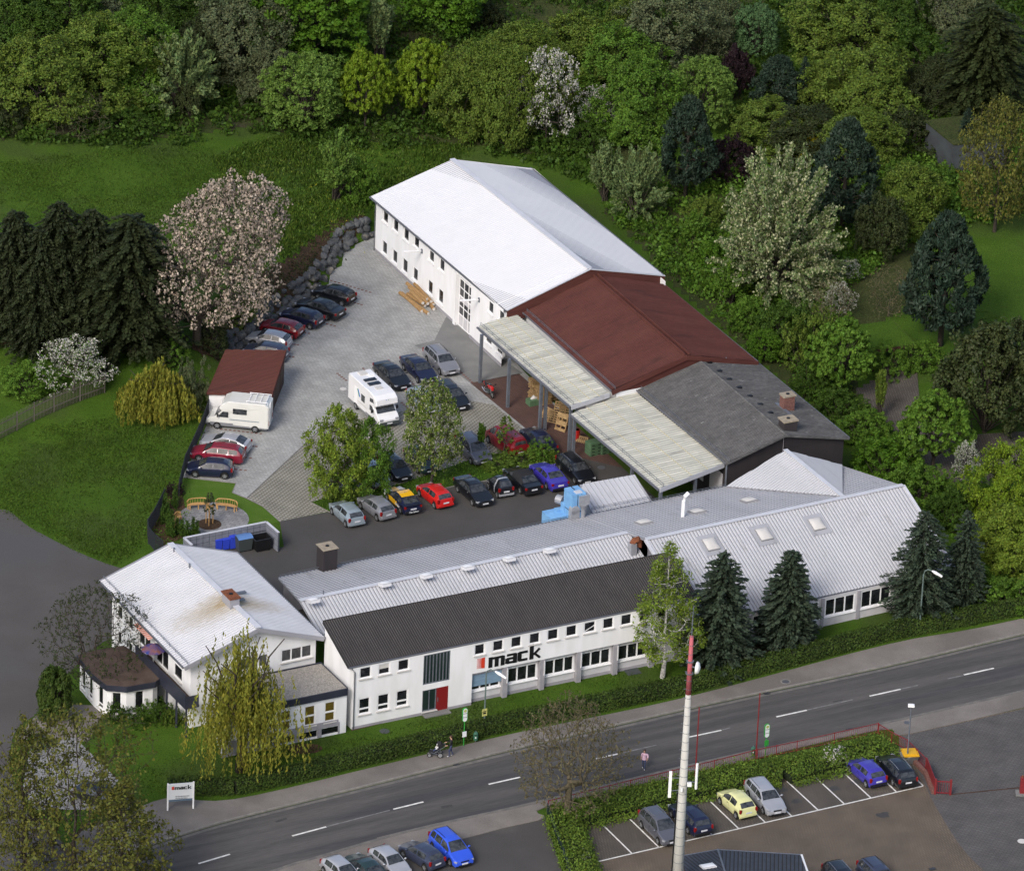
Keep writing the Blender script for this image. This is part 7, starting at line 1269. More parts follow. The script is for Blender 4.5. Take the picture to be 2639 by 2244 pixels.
def overpaint(root, ring, xf, L, d0, d1, m, name, side=True, off=.008):
    g = MB(); k = 8; v = []; idx_ = range(1, 9) if side else range(4, 9); rows = []
    for i in range(k+1):
        d = d0+(d1-d0)*i/k; rg = [rg_ for rg_ in ring(d)]; rg = [rg[j] for j in idx_]; full = rg+[(x, -y, z) for x, y, z in rg[-2::-1]]; c0 = np.array([xf-d, 0, .7]); rows.append([tuple(np.array(p)+(np.array(p)-c0)/max(.1, np.linalg.norm(np.array(p)-c0))*off) for p in full])
    m_ = len(rows[0]); vs = [p for r_ in rows for p in r_]; g.add(vs, [(i*m_+j, i*m_+j+1, (i+1)*m_+j+1, (i+1)*m_+j) for i in range(k) for j in range(m_-1)]); return g.build(name, m, root, smooth=True)
overpaint(r4, rg4, xf4, L4, .06, .95, PT['white'], 'bonnet_paint'); overpaint(r4, rg4, xf4, L4, .97, 1.2, PT['yellow'], 'wing_paint')
g = MB(); v = []
for i, d in enumerate(np.linspace(2.0*S4, 3.1*S4, 5)):
    rg = rg4(d); v += [(rg[0][0], s*(rg[6][1]+.02), rg[6][2]+.03) for s in (-1, 1)]
g.add(v, [(2*i, 2*i+1, 2*i+3, 2*i+2) for i in range(4)]); g.build('roof_paint', PT['yellow'], r4)
for y_ in (.872, -.872): g = MB(); g.box((xf4-2.0, y_, .6), (1.5, .012, .42)); g.build('door_paint', PT['yellow'], r4)
g = MB(); g.box((xf4-.45, 0, .80), (.75, .5, .02), ax=((1, 0, -.2), (0, 1, 0), (.2, 0, 1))); g.build('bonnet_stripe', PT['yellow'], r4)
g = MB(); g.box((xf4-L4+.1, 0, 1.02), (.25, 1.5, .05)); g.build('rear_spoiler', PT['navy'], r4)
wsn = type('w', (), {})()
def flat_text(txt, m, name, parent, org, ux, uz, width, height):
    class WW: pass
    o = WW(); o.p0 = np.array(org, float); o.at = lambda u, z, k=0.: o.p0+np.array(ux)*u+np.array(uz)*z+np.cross(ux, uz)*k; BASE.setdefault(parent.name, Vector((0, 0, 0)))
    sv = BASE[parent.name]; BASE[parent.name] = Vector((0, 0, 0)); r = lettering(name, txt, o, 0, width, 0, height, m, parent, .0, .012, .004); BASE[parent.name] = sv; return r
flat_text('Chic Saloon', MT['sign_white'], 'lettering', r4, (xf4-L4-.075, .45, .36), (0, -1, 0), (0, 0, 1), .9, .16)
flat_text('Chic Saloon', MT['sign_white'], 'lettering', r4, (xf4-2.55, .9, .5), (-1, 0, 0), (0, 0, 1), .8, .22)
overpaint(cv[0], cv[1], cv[2], cv[3], 1.95*cv[4], 3.8*cv[4], PT['soft'], 'soft_top', False, .016)
g = MB(); g.box((cv[2]-3.5*cv[4], 0, 1.27), (.5, .8, .03), ax=((1, 0, .45), (0, 1, 0), (-.45, 0, 1))); g.build('soft_top_window', MT['carglass'], cv[0])
overpaint(sm[0], sm[1], sm[2], sm[3], 1.55, 1.75, PT['silver'], 'safety_cell', True, .012); g = MB(); g.box((sm[2]-sm[3]+.02, 0, .4), (.14, 1.35, .2)); g.build('rear_panel', PT['silver'], sm[0])
def camper(F, R, side, style, label):
    F = np.array(F); R = np.array(R); h = F-R; h[2] = 0; wb = 3.3 if style == 'beige' else 3.5; h /= np.linalg.norm(h); rt = np.array([h[1], -h[0], 0]); W_ = 2.1; c = (F+R)/2+rt*(W_/2-.05)*(1 if side == 'L' else -1)
    root = empty('camper_van', (c[0], c[1], .015), label, 'camper van', 'camper vans in the yard', math.atan2(h[1], h[0])); BD = PT['offwhite' if style == 'beige' else 'white']
    xf = wb/2+.95; xb = -wb/2-(1.15 if style == 'beige' else 1.55); top = 2.7 if style == 'beige' else 2.85
    if style == 'beige': prof = [(xf, .5), (xf, .75), (xf-.25, 1.0), (xf-.7, 1.15), (xf-1.35, 1.75), (xf-1.1, 2.0), (xf-1.35, 2.4), (xf-1.9, top), (xb+.3, top), (xb, top-.25), (xb, .45)]
    else: prof = [(xf, .5), (xf, .8), (xf-.25, 1.05), (xf-.6, 1.2), (xf-1.15, 1.75), (xf-.75, 1.82), (xf-.5, 2.05), (xf-.6, 2.5), (xf-1.1, top-.08), (xf-1.9, top), (xb+.15, top), (xb, top-.12), (xb, .5)]
    b = MB(); ys = [(-W_/2, .0), (-W_/2+.06, .06), (W_/2-.06, .06), (W_/2, .0)]; cx = (xf+xb)/2; cz_ = 1.55; n = len(prof); vs = []
    for y, g_ in ys:
        for (x, z) in prof: k = 1 if g_ else .965; vs.append((cx+(x-cx)*k, y*(1 if z > 1.25 or x < xf-1.3 else .93), cz_+(z-cz_)*k))
    fs = [tuple(range(n)), tuple(3*n+j for j in range(n))[::-1]]+[(i*n+j, (i+1)*n+j, (i+1)*n+(j+1) % n, i*n+(j+1) % n) for i in range(3) for j in range(n)]; b.add(vs, fs); b.build('body', BD, root)
    b = MB(); b.box((cx-.1, 0, .5), (xf-xb-.5, W_*.96, .3)); b.build('side_skirt', PT['midgrey'], root); b = MB(); b.box((xf-.05, 0, .5), (.25, W_*.88, .3)); b.build('front_bumper', PT['midgrey'] if style == 'beige' else MT['plastic_dark'], root)
    for s in (1, -1):
        y = s*(W_/2+.012); yc = s*(W_/2*.965+.01)
        if style == 'beige':
            wins = [('cab_window', [(xf-1.0, 1.2), (xf-1.9, 1.2), (xf-1.9, 1.72), (xf-1.42, 1.72)]), ('side_window', [(xf-2.3, 1.6), (xf-3.5, 1.6), (xf-3.5, 2.1), (xf-2.3, 2.1)])]
        else: wins = [('cab_window', [(xf-1.0, 1.22), (xf-1.75, 1.22), (xf-1.75, 1.7), (xf-1.3, 1.7)]), ('side_window', [(xf-2.7, 1.35), (xf-3.4, 1.35), (xf-3.4, 2.0), (xf-2.7, 2.0)]), ('alcove_window', [(xf-.95, 2.1), (xf-1.75, 2.0), (xf-1.75, 2.35), (xf-1.1, 2.45)])]
        for nm, P in wins:
            g = MB(); g.add([(x, y, z) for x, z in P], [tuple(range(len(P)))]); g.build(nm, MT['carglass'], root)
        g = MB(); g.box((cx-.6, y, 1.05), (2.6, .01, .07)); g.build('side_stripe', PT['ice'] if style == 'beige' else MT['sill'], root)
        if style != 'beige':
            g = MB()
            for k, (dx, m_) in enumerate(((0, 0), (.14, 1))): g.bar((xf-3.6-dx, y+s*.004, 1.55), (xf-4.0-dx, y+s*.004, 2.15), .02, .09, m=m_)
            g.build('swoosh', [PT['brightblue'], MT['green_pole']], root)
            g = MB(); g.box((xf-4.4, y, 1.45), (.62, .012, 1.6)); g.build('entrance_door', MT['frame'], root)
        g = MB(); g.box((xf-.06, s*W_*.36, .82), (.14, .34, .17)); g.build('headlight', MT['lamp_white'], root); g = MB(); g.box((xb, s*W_*.43, .95), (.06, .12, .4)); g.build('tail_light', MT['lamp_red'], root)
        g = MB(); g.box((xf-1.0, s*(W_/2+.16), 1.4), (.1, .16, .3)); g.build('wing_mirror', MT['trim'], root)
    g = MB(); x0, z0, x1, z1 = (xf-.72, 1.19, xf-1.3, 1.72) if style == 'beige' else (xf-.64, 1.26, xf-1.1, 1.72); g.add([(x0+.03, -W_*.42, z0), (x0+.03, W_*.42, z0), (x1+.03, W_*.4, z1), (x1+.03, -W_*.4, z1)], [(0, 1, 2, 3)]); g.build('windscreen', MT['carglass'], root)
    g = MB(); g.box((xf+.07, 0, .52), (.03, .52, .12)); g.build('number_plate', MT['plate'], root)
    if style == 'beige':
        g = MB()
        for y in (-.85, .85): g.tube([(xb+.1, y, top+.14), (xb+2.0, y, top+.14)], .03, 5)
        for k in range(4): g.bar((xb+.3+k*.5, -.85, top+.12), (xb+.3+k*.5, .85, top+.12), .05)
        for y in (-.85, .85):
            for k in (0, 1.8): g.bar((xb+.15+k, y, top-.02), (xb+.15+k, y, top+.14), .03)
        g.build('roof_rack', MT['frame'], root)
        g = MB(); g.bar((xb-.06, .5, .7), (xb-.06, .5, top+.1), .04); g.bar((xb-.06, .8, .7), (xb-.06, .8, top+.1), .04)
        for k in range(7): g.bar((xb-.06, .5, .8+k*.3), (xb-.06, .8, .8+k*.3), .03)
        g.build('ladder', MT['frame'], root)
    else:
        for (x, w_, l_, m_) in ((xb+2.1, 1.1, .45, 'glass'), (xb+2.9, 1.1, .5, 'glass'), (xb+.7, .7, .7, 'sill'), (xb+1.2, .5, .4, 'frame'), (xf-2.2, .6, .5, 'sill')):
            g = MB(); g.box((x, (.55 if m_ == 'frame' else 0), top+.05), (l_, w_, .09)); g.build('roof_hatch', MT[m_], root)
        g = MB(); g.bar((xf-.62, -.25, 2.2), (xf-.58, -.05, 2.45), .02, .05); g.build('nose_stripe', PT['brightblue'], root); g = MB(); g.bar((xf-.62, -.05, 2.2), (xf-.58, .15, 2.45), .02, .05); g.build('nose_stripe', MT['green_pole'], root)
    add_wheels(root, wb, W_, .33); return root
camper(c_('y', 545, 882), c_('y', 895, 918), 'L', 'beige', 'beige camper van with roof rack in front of the garage')
camper(c_('c3', 572, 862), c_('c3', 398, 702), 'R', 'white', 'white camper van with overhanging cab roof in the middle of the yard')
mf, mr = c_('c3', 1622, 612), c_('c3', 1550, 548); h = mf-mr; h[2] = 0; Lm = 1.42; h /= np.linalg.norm(h); mo = empty('motorcycle', (mf+mr)/2, 'red motorcycle on its stand on the red paving under the canopy', 'motorcycle', rz=math.atan2(h[1], h[0]))
for x in (Lm/2, -Lm/2):
    g = MB(); a = np.linspace(0, 6.283, 17); g.tube([(x+.27*math.cos(t), 0, .31+.27*math.sin(t)) for t in a], .055, 6); w_ = g.build('wheel', MT['tyre'], mo); g = MB()
    for k in range(5): g.bar((x, 0, .31), (x+.24*math.cos(k*1.257), 0, .31+.24*math.sin(k*1.257)), .03)
    g.build('rim', MT['rim'], w_)
g = MB(); g.lathe((0, 0, 0), [(0, 0)], 3) if False else None; g.tube([(.5, 0, .78), (.3, 0, .9), (.0, 0, .88), (-.15, 0, .78)], [.06, .17, .17, .08], 10); g.build('fuel_tank', PT['red'], mo, smooth=True)
g = MB(); g.tube([(-.1, 0, .8), (-.4, 0, .82), (-.75, 0, .92)], [.12, .14, .08], 8); g.build('seat', MT['trim'], mo, smooth=True); g = MB(); g.tube([(-.3, 0, .7), (-.65, 0, .8), (-.92, 0, .9)], [.1, .1, .04], 8); g.build('tail_fairing', PT['red'], mo)
g = MB(); g.tube([(.75, 0, .75), (.68, 0, .95), (.55, 0, 1.05)], [.1, .17, .08], 8); g.build('front_fairing', PT['red'], mo); g = MB(); g.box((.05, 0, .48), (.55, .3, .35)); g.build('engine', MT['plastic_dark'], mo)
g = MB(); g.bar((Lm/2, .08, .31), (.5, .08, .95), .05); g.bar((Lm/2, -.08, .31), (.5, -.08, .95), .05); g.build('fork', MT['chrome'], mo); g = MB(); g.tube([(.42, -.36, 1.02), (.52, -.1, 1.05), (.52, .1, 1.05), (.42, .36, 1.02)], .02, 5); g.build('handlebar', MT['trim'], mo)
g = MB(); g.tube([(.1, -.16, .3), (-.3, -.2, .3), (-.8, -.22, .5)], [.04, .06, .07], 6); g.build('exhaust', MT['chrome'], mo)
for s in (1, -1): g = MB(); g.box((.5, s*.4, 1.14), (.04, .14, .09)); g.build('mirror', MT['trim'], mo)
g = MB(); g.bar((-.1, .1, .35), (-.15, .35, .01), .03); g.build('side_stand', MT['trim'], mo)
hm = empty('helmet', (0, 0, 0), 'dark helmet resting on the motorcycle tank', 'helmet'); hp_ = (mf+mr)/2+h*.18+[0, 0, 1.12]; hm.location = Vector(hp_)
g = MB(); g.lathe((0, 0, 0), [(.07, -.1), (.13, -.06), (.14, .02), (.1, .1), (.02, .14)], 10); g.build('shell', MT['plastic_dark'], hm, smooth=True); g = MB(); g.box((.1, 0, .0), (.1, .18, .08)); g.build('visor', MT['carglass'], hm)
def ch(m, name, mt, par, world=True, **k): return m.build(name, mt, par, world=world, **k)
pts = smooth([dt(*p) for p in [(452, 722), (487, 706), (530, 668), (587, 626), (640, 586), (678, 538), (701, 504), (757, 479)]], 12)
RW = empty('boulder_wall', pts[len(pts)//2]*[1, 1, 0], 'retaining wall of piled grey boulders along the upper left side of the paved yard', 'retaining wall')
RNG = np.random.default_rng(77); bm_ = bmesh.new()
def rock(c, s):
    r = bmesh.ops.create_icosphere(bm_, subdivisions=2, radius=1.); sc_ = s*RNG.uniform(.7, 1.25, 3); ph = RNG.uniform(0, 6.28, 3); a = RNG.uniform(0, 6.28); nn = unit(7); hh = RNG.uniform(.62, .95, 7)
    for v in r['verts']:
        p = np.array(v.co)
        for k in range(7):
            dd = p@nn[k]
            if dd > hh[k]: p = p-nn[k]*(dd-hh[k])
        p = p*sc_*np.array([1, 1, .8]); p = np.array([p[0]*math.cos(a)-p[1]*math.sin(a), p[0]*math.sin(a)+p[1]*math.cos(a), p[2]]); v.co = Vector(p+c)
for i in range(len(pts)-1):
    d = pts[i+1]-pts[i]; nn = np.array([-d[1], d[0], 0]); nn /= np.linalg.norm(nn); L = np.linalg.norm(d[:2])
    for k in range(max(4, int(L*5.5))):
        t = RNG.uniform(); lv = RNG.integers(0, 3); p = pts[i]+d*t; s = RNG.uniform(.24, .55); rock(np.array([p[0], p[1], 0])+nn*(.1+lv*.42+RNG.uniform(-.2, .2))+np.array([0, 0, .25+lv*.55+RNG.uniform(-.1, .15)]), s)
me = bpy.data.meshes.new('boulders'); bm_.to_mesh(me); bm_.free(); v = np.zeros(len(me.vertices)*3); me.vertices.foreach_get('co', v); v = v.reshape(-1, 3)-np.array(BASE[RW.name]); me.vertices.foreach_set('co', v.ravel()); me.materials.append(MT['rock']); o = bpy.data.objects.new('boulders', me); COL.objects.link(o); o.parent = RW
def posts_fence(name, pts, h, label, step, mesh_mat, post_mat, solidp=False, bars=0, top=True, cat='fence', pw=.07, sub='panel', zf=None):
    pts = [np.array(p, float) for p in pts]; root = empty(name, pts[0], label, cat); gz = zf or (lambda p: 0.)
    P = [pts[0]]
    for a, b in zip(pts[:-1], pts[1:]):
        n = max(1, round(np.linalg.norm((b-a)[:2])/step)); P += [a+(b-a)*(i+1)/n for i in range(n)]
    for p in P: m = MB(); m.bar(xy(p)+[0, 0, gz(p)-.05], xy(p)+[0, 0, gz(p)+h+.06], pw); ch(m, 'post', MT[post_mat], root)
    for a, b in zip(P[:-1], P[1:]):
        m = MB(); a_, b_ = xy(a)+[0, 0, gz(a)], xy(b)+[0, 0, gz(b)]; L = np.linalg.norm(b_-a_)
        if solidp:
            n = int(L/.16)
            for i in range(n): c0 = lerp(a_, b_, (i+.06)/n); c1 = lerp(a_, b_, (i+.94)/n); hh = h*(1+.01*((i*7) % 5)); m.bar((c0+c1)/2+[0, 0, .05], (c0+c1)/2+[0, 0, hh], L/n*.9, .02)
            m.bar(a_+[0, 0, h*.3], b_+[0, 0, h*.3], .06, .08); m.bar(a_+[0, 0, h*.8], b_+[0, 0, h*.8], .06, .08)
        else:
            n = max(2, int(L/bars)); m.bar(a_+[0, 0, h], b_+[0, 0, h], .045, .05); m.bar(a_+[0, 0, .14], b_+[0, 0, .14], .035, .04)
            for i in range(n+1): c0 = lerp(a_, b_, i/n); m.bar(c0+[0, 0, .12], c0+[0, 0, h], .022)
            if bars < .1:
                for z in np.linspace(.2, h, 8): m.bar(a_+[0, 0, z], b_+[0, 0, z], .012)
        ch(m, sub, MT[mesh_mat], root)
    return root
posts_fence('mesh_fence', [G(*q('y', *p)) for p in [(490, 720), (420, 915), (370, 1030), (320, 1140), (268, 1250), (212, 1480)]], 1.45, 'dark mesh fence between the left lawn and the parked cars', 2.4, 'mesh_dark', 'mesh_dark', bars=.07)
posts_fence('mesh_fence', [G(*q('g', *p)) for p in [(220, 455), (148, 600), (90, 690), (95, 745), (140, 800), (205, 855)]], 1.6, 'dark mesh fence curving round the flower bed above the pale house', 2.2, 'mesh_dark', 'mesh_dark', bars=.07)
gtz = lambda p: float(hz([p])[0])
posts_fence('plank_fence', [gt(*q('l', *p)) for p in [(-60, 1620), (110, 1535), (222, 1475), (350, 1415), (520, 1345), (680, 1290), (682, 1180)]], 1.75, 'weathered grey plank fence crossing the left lawn', 2.6, 'fence_wood', 'fence_wood', solidp=True, zf=gtz)
posts_fence('plank_fence', [gt(*q('l', *p)) for p in [(-40, 1010), (130, 985), (300, 960), (450, 930), (520, 900)]], 1.5, 'dark plank fence in the shade behind the left conifers', 2.8, 'brown_wood', 'brown_wood', solidp=True, zf=gtz)
rr_ = [G(*q('c5', *p)) for p in [(332, 1158), (480, 1120), (800, 1040), (960, 1000), (1280, 925), (1600, 850), (1930, 765), (2075, 735)]]+[G(*q('c6', *p)) for p in [(430, 665), (700, 605), (1015, 535)]]
posts_fence('red_railing', rr_, .95, 'long low red railing between footway and shrub hedge below the street', 2.7, 'red_steel', 'red_steel', bars=.17, cat='railing')
posts_fence('red_railing', [G(*q('c6', *p)) for p in [(1020, 540), (1115, 600), (1225, 655), (1362, 790)]], .95, 'red railing turning the corner past the yellow lidded bin', 1.9, 'red_steel', 'red_steel', bars=.17, cat='railing')
bw = [G(*q('c6', *p)) for p in [(1280, 745), (1360, 830), (1420, 970)]]
m = MB()
for a, b in zip(bw[:-1], bw[1:]): m.bar(a+[0, 0, .15], b+[0, 0, .15], .3, .35)
bwr = empty('brick_kerb_wall', bw[1], 'low red brown wall under the red panels at the car park entrance', 'wall'); ch(m, 'brickwork', MT['brick_red'], bwr); m = MB(); a, b = G(*q('c6', 1365, 800)), G(*q('c6', 1425, 955)); m.bar(a+[0, 0, .75], b+[0, 0, .75], .06, .85); ch(m, 'red_panel', MT['red_steel'], bwr)
g0_, g1_ = G(*q('c6', 1430, 970)), G(*q('c6', 1540, 975)); gr = empty('sliding_gate', g0_, 'red steel sliding gate end at the car park entrance', 'gate'); m = MB()
for z in (.15, 1.15): m.bar(g0_+[0, 0, z], g1_+[0, 0, z], .08)
for i in range(8): p = lerp(g0_, g1_, i/7); m.bar(p+[0, 0, .1], p+[0, 0, 1.15], .035)
ch(m, 'gate_frame', MT['red_steel'], gr)
for p in (g0_, g1_): m = MB(); m.bar(p, p+[0, 0, 1.35], .16); ch(m, 'post', MT['red_steel'], gr)
m = MB(); m.bar(g1_+[0, 0, .03], G(*q('c6', 2040, 925))+[0, 0, .03], .07, .05); ch(m, 'floor_rail', MT['brown_wood'], gr)
p = G(*q('c6', 2055, 965)); gp = empty('gate_post', p, 'thick red gate post at the right edge with a small red lamp', 'post'); m = MB(); m.box(p+[.1, 0, .7], (.5, .5, 1.4)); ch(m, 'pillar', MT['red_steel'], gp); m = MB(); m.cyl(p+[0, 0, 1.4], .07, .18, 8); ch(m, 'signal_lamp', MT['rust'], gp); m = MB(); m.box(p+[0, -.1, .06], (.9, .8, .14)); ch(m, 'base', MT['concrete'], gp)
posts_fence('green_mesh_fence', [G(*q('c5', *p)) for p in [(325, 1180), (360, 1280), (410, 1420), (450, 1530), (500, 1680)]], 1.0, 'green mesh fence sloping down beside the side hedge', 1.6, 'glass_green', 'plastic_dark', bars=.08)
p = G(*q('c6', 1245, 735)); bn = empty('grit_bin', p, 'grey bin with large yellow lid behind the lamp pole', 'bin', rz=rad(-35)); m = MB(); m.tube([(0, 0, .02), (0, 0, .75)], [.62, .78], 4); ch(m, 'box', MT['concrete'], bn, world=False); m = MB(); m.box((0, 0, .8), (1.25, 1.25, .1), rz=rad(45)); m.box((0, 0, .88), (1.0, 1.0, .08), rz=rad(45)); ch(m, 'lid', MT['yellow'], bn, world=False)
for x in bn.children: x.rotation_euler = (0, 0, 0)
def pole(name, p, h, r, mt, label, cat, group=None): root = empty(name, p, label, cat, group); m = MB(); m.tube([p, p+[0, 0, h]], [r, r*.7], 8); ch(m, 'pole', MT[mt], root); m = MB(); m.cyl(p, r*2.2, .12, 8); ch(m, 'base', MT[mt], root); return root
for px, t, lb in (((1453, 958), (1497, 360), 'thin tall red pole nearest the mast'), ((1915, 828), (1958, 252), 'thin tall red pole beside the green bus stop sign')):
    a = q('c5', *px); tt = q('c5', *t); p = G(*a); zs_ = np.linspace(3, 14, 600); n_ = []
    for z in zs_:
        v = np.array([p[0], p[1], z])-CP; n_.append(H/2-F0/(v@f_)*(v@U_))
    hgt = zs_[int(np.argmin(np.abs(np.array(n_)-tt[1])))]; pole('flag_pole', p, hgt, .06, 'red_steel', lb, 'pole', 'red flag poles along the railing')
def vheight(base, topy):
    zs_ = np.linspace(.5, 16, 900); v = np.array([[base[0], base[1], z] for z in zs_])-CP; y = H/2-F0/(v@f_)*(v@U_); return float(zs_[int(np.argmin(np.abs(y-topy)))])
def street_lamp(pb, topy, label, head=1, armdir=(1, 0, 0), kind='arc'):
    p = G(*pb); h = vheight(p, topy); root = empty('street_lamp', p, label, 'street lamp', 'street lamps'); d = np.array(armdir, float); m = MB()
    if kind == 'arc':
        m.tube([p, p+[0, 0, h*.9], p+d*.12+[0, 0, h*.965], p+d*.45+[0, 0, h], p+d*.9+[0, 0, h*.985]], [.075, .055, .05, .045, .04], 8); ch(m, 'pole', MT['steel_green'], root); m = MB(); m.tube([p+d*.85+[0, 0, h*.99], p+d*1.2+[0, 0, h*.975], p+d*1.95+[0, 0, h*.935]], [.06, .13, .09], 8); ch(m, 'lamp_head', MT['frame'], root)
        m = MB(); m.box(p+[0, -.06, 1.0], (.16, .1, .5)); ch(m, 'service_door', MT['steel_green'], root)
    else:
        m.tube([p, p+[0, 0, h]], [.07, .05], 8); ch(m, 'pole', MT['steel'], root); m = MB(); m.box(p+[0, 0, h+.05], (.5, .34, .14)); m.box(p+[0, 0, h+.14], (.36, .22, .06)); ch(m, 'lamp_head', MT['frame'], root)
    return root, p, h
MT['steel_green'] = mat('green_grey_steel', (.11, .15, .14), .5)
lamp1, lp1, _ = street_lamp(q('m3', 432, 1480+90), q('m3', 0, 1090)[1], 'curved street lamp in front of the company name and blue blind', armdir=(.8, -.45, 0))
street_lamp(q('c4', 1478, 1165), q('c4', 0, 805)[1], 'curved street lamp in front of the ragged spruce', armdir=(.75, -.3, 0))
street_lamp(q('c6', 1227, 750), q('c6', 0, 335)[1], 'straight lamp pole with flat head beside the yellow lidded bin', kind='flat')
p = lp1; u_w = sd_
m = MB(); m.box(p+[0, -.1, 1.75], (.42, .04, .62), ax=(sd_, sn, (0, 0, 1))); ps = empty('notice_board', p+[0, -.1, 1.4], 'small yellow notice fixed low on the curved street lamp', 'sign'); ch(m, 'board', mat('pale_yellow_board', (.6, .58, .18), .7, (.3, .3, .1), sc=9), ps)
m = MB(); m.box(p+[0, -.135, 1.85], (.3, .02, .05), ax=(sd_, sn, (0, 0, 1))); m.box(p+[0, -.135, 1.7], (.22, .02, .12), ax=(sd_, sn, (0, 0, 1))); ch(m, 'print', MT['black'], ps)
p = G(*q('c1', 250, 948)); gl_ = empty('garden_lamp', p, 'short white garden lamp with mushroom shade beside the clipped round bush', 'lamp'); m = MB(); m.tube([p, p+[0, 0, 1.15]], .05, 8); ch(m, 'pole', MT['frame'], gl_); m = MB(); m.lathe(p, [(.05, 1.15), (.14, 1.2), (.15, 1.32), (.24, 1.36), (.12, 1.48), (.02, 1.52)], 12); ch(m, 'shade', MT['frame'], gl_)
def bus_stop(pb, ty_, label, back=False):
    p = G(*pb); root = empty('bus_stop_sign', p, label, 'bus stop', 'bus stop signs'); h = vheight(p, ty_); m = MB(); m.tube([p, p+[0, 0, h-.2]], .04, 8); ch(m, 'pole', MT['green_pole'], root)
    u = sd_; n = sn; w_, hh = .23, .62; c0 = p+[0, 0, h-hh]; N_ = 20
    def oval(off, sc_, nm, mt_, th=.05):
        m = MB(); P = []
        for i in range(N_): a = 2*math.pi*i/N_; P.append((math.cos(a)*w_*sc_, math.copysign(abs(math.sin(a)), math.sin(a))*w_*sc_+(hh-w_)*(1 if math.sin(a) > 0 else -1)*(1 if sc_ == 1 else .99)))
        k = [c0+u*x+np.array([0, 0, y])+n*off for x, y in P]; kk = [x-n*th for x in k]; m.add(k+kk, [tuple(range(N_)), tuple(range(2*N_-1, N_-1, -1))]+[(i, (i+1) % N_, (i+1) % N_+N_, i+N_) for i in range(N_)]); return ch(m, nm, MT[mt_], root)
    s_ = oval(.06, 1, 'sign_rim', 'green_pole', .1); oval(.066, .8, 'sign_face', 'sign_white', .005)
    m = MB(); m.tube([c0+n*.07+[0, 0, .36], c0+n*.075+[0, 0, .36]], .13, 14); ch(m, 'emblem', mat('emblem_yellow_green', (.4, .45, .12), .6), root)
    for z in (.13, -.2): m = MB(); m.bar(c0-u*.17+n*.072+[0, 0, z], c0+u*.17+n*.072+[0, 0, z], .01, .03); ch(m, 'text_line', MT['black'], root)
    m = MB(); m.box(p+n*.07+[0, 0, 1.15], (.34, .05, .46), ax=(u, n, (0, 0, 1))); ch(m, 'timetable', MT['green_pole'] if back else MT['sign_white'], root); return root
bus_stop(q('c7', 1645, 480), q('c7', 0, 202)[1], 'green and white bus stop sign on the footway before the hedge')
bus_stop(q('c6', 203, 690), q('c6', 0, 460)[1], 'green and white bus stop sign behind the red railing', True)
def litter(pb, label):
    p = G(*pb); root = empty('litter_bin', p, label, 'litter bin', 'green litter bins'); m = MB(); m.tube([p, p+[0, 0, 1.05]], .03, 6); ch(m, 'pole', MT['steel'], root)
    m = MB(); m.tube([p+[0, -.12, .35], p+[0, -.12, .85], p+[0, -.12, 1.0]], [.17, .19, .13], 12); ch(m, 'bin', mat('bin_green', (.04, .13, .08), .5), root); m = MB(); m.box(p+[0, -.3, .86], (.2, .03, .06)); ch(m, 'opening', MT['black'], root); m = MB(); m.cyl(p+[0, -.3, .62], .06, .02, 8, ax=(0, -1, 0)); ch(m, 'sticker', MT['sign_white'], root)
litter(q('c7', 1730, 452), 'green litter bin in front of the hedge right of the bus stop'); litter(q('c6', 112, 705), 'green litter bin behind the red railing beside the red pole')
s0_, s1_ = G(*q('c1', 852, 1460)), G(*q('c1', 982, 1450)); sg = empty('company_sign', (s0_+s1_)/2, 'white company name board on two posts before the left end of the hedge', 'sign'); hs_ = vheight(s0_, q('c1', 0, 1322)[1])
for p in (s0_, s1_): m = MB(); m.bar(p, p+[0, 0, hs_+.05], .12); ch(m, 'post', MT['frame'], sg)
sw_ = Wall(s0_, s1_, 0, hs_); zb0 = hs_*.36; m = MB(); m.box(sw_.at(sw_.L/2, (hs_+zb0)/2, 0), (sw_.L-.1, .06, hs_-zb0), ax=(sw_.d, sw_.n, (0, 0, 1))); bd = ch(m, 'board', MT['sign_white'], sg)
m = MB(); m.box(sw_.at(sw_.L/2, zb0+.08, .036), (sw_.L-.12, .012, .17), ax=(sw_.d, sw_.n, (0, 0, 1))); ch(m, 'blue_strip', MT['slate_blue'] if 'slate_blue' in MT else mat('strip_blue', (.1, .15, .2), .6), bd)
glyphs('company_name', sw_, .55, hs_-.5, .21, sw_.L-.75, MT['black'], bd, .04)
m = MB(); m.add([sw_.at(u, z, .036) for u, z in ((.28, hs_-.5), (.48, hs_-.52), (.48, hs_-.22), (.28, hs_-.24))], [(0, 1, 2, 3)]); ch(m, 'logo', MT['logo_red'], bd)
BASE[bd.name] = BASE[sg.name]
lettering('sign_text', 'Rolladenkästen', sw_, .6, 1.65, zb0+.36, zb0+.47, MT['plastic_dark'], bd, .036, .005, .004); lettering('sign_text', 'Rolladenbau', sw_, .6, 1.5, zb0+.2, zb0+.31, MT['plastic_dark'], bd, .036, .005, .004)
p = G(1738, 2400); ms = empty('radio_mast', p, 'tall tapering concrete radio mast with red painted top and white antennas', 'mast'); hm_ = vheight(p, 1638) if vheight(p, 1638) < 15.9 else None
zz = np.linspace(10, 60, 2000); v = np.array([[p[0], p[1], z] for z in zz])-CP; yy = H/2-F0/(v@f_)*(v@U_); zt = lambda y: float(zz[int(np.argmin(np.abs(yy-y)))]) if y < 2100 else 6.
Z1, Z2, Z3 = zt(1638), zt(1788), zt(1560); rb_, rt_ = .47, .14; rz_ = lambda z: rb_+(rt_-rb_)*z/Z1
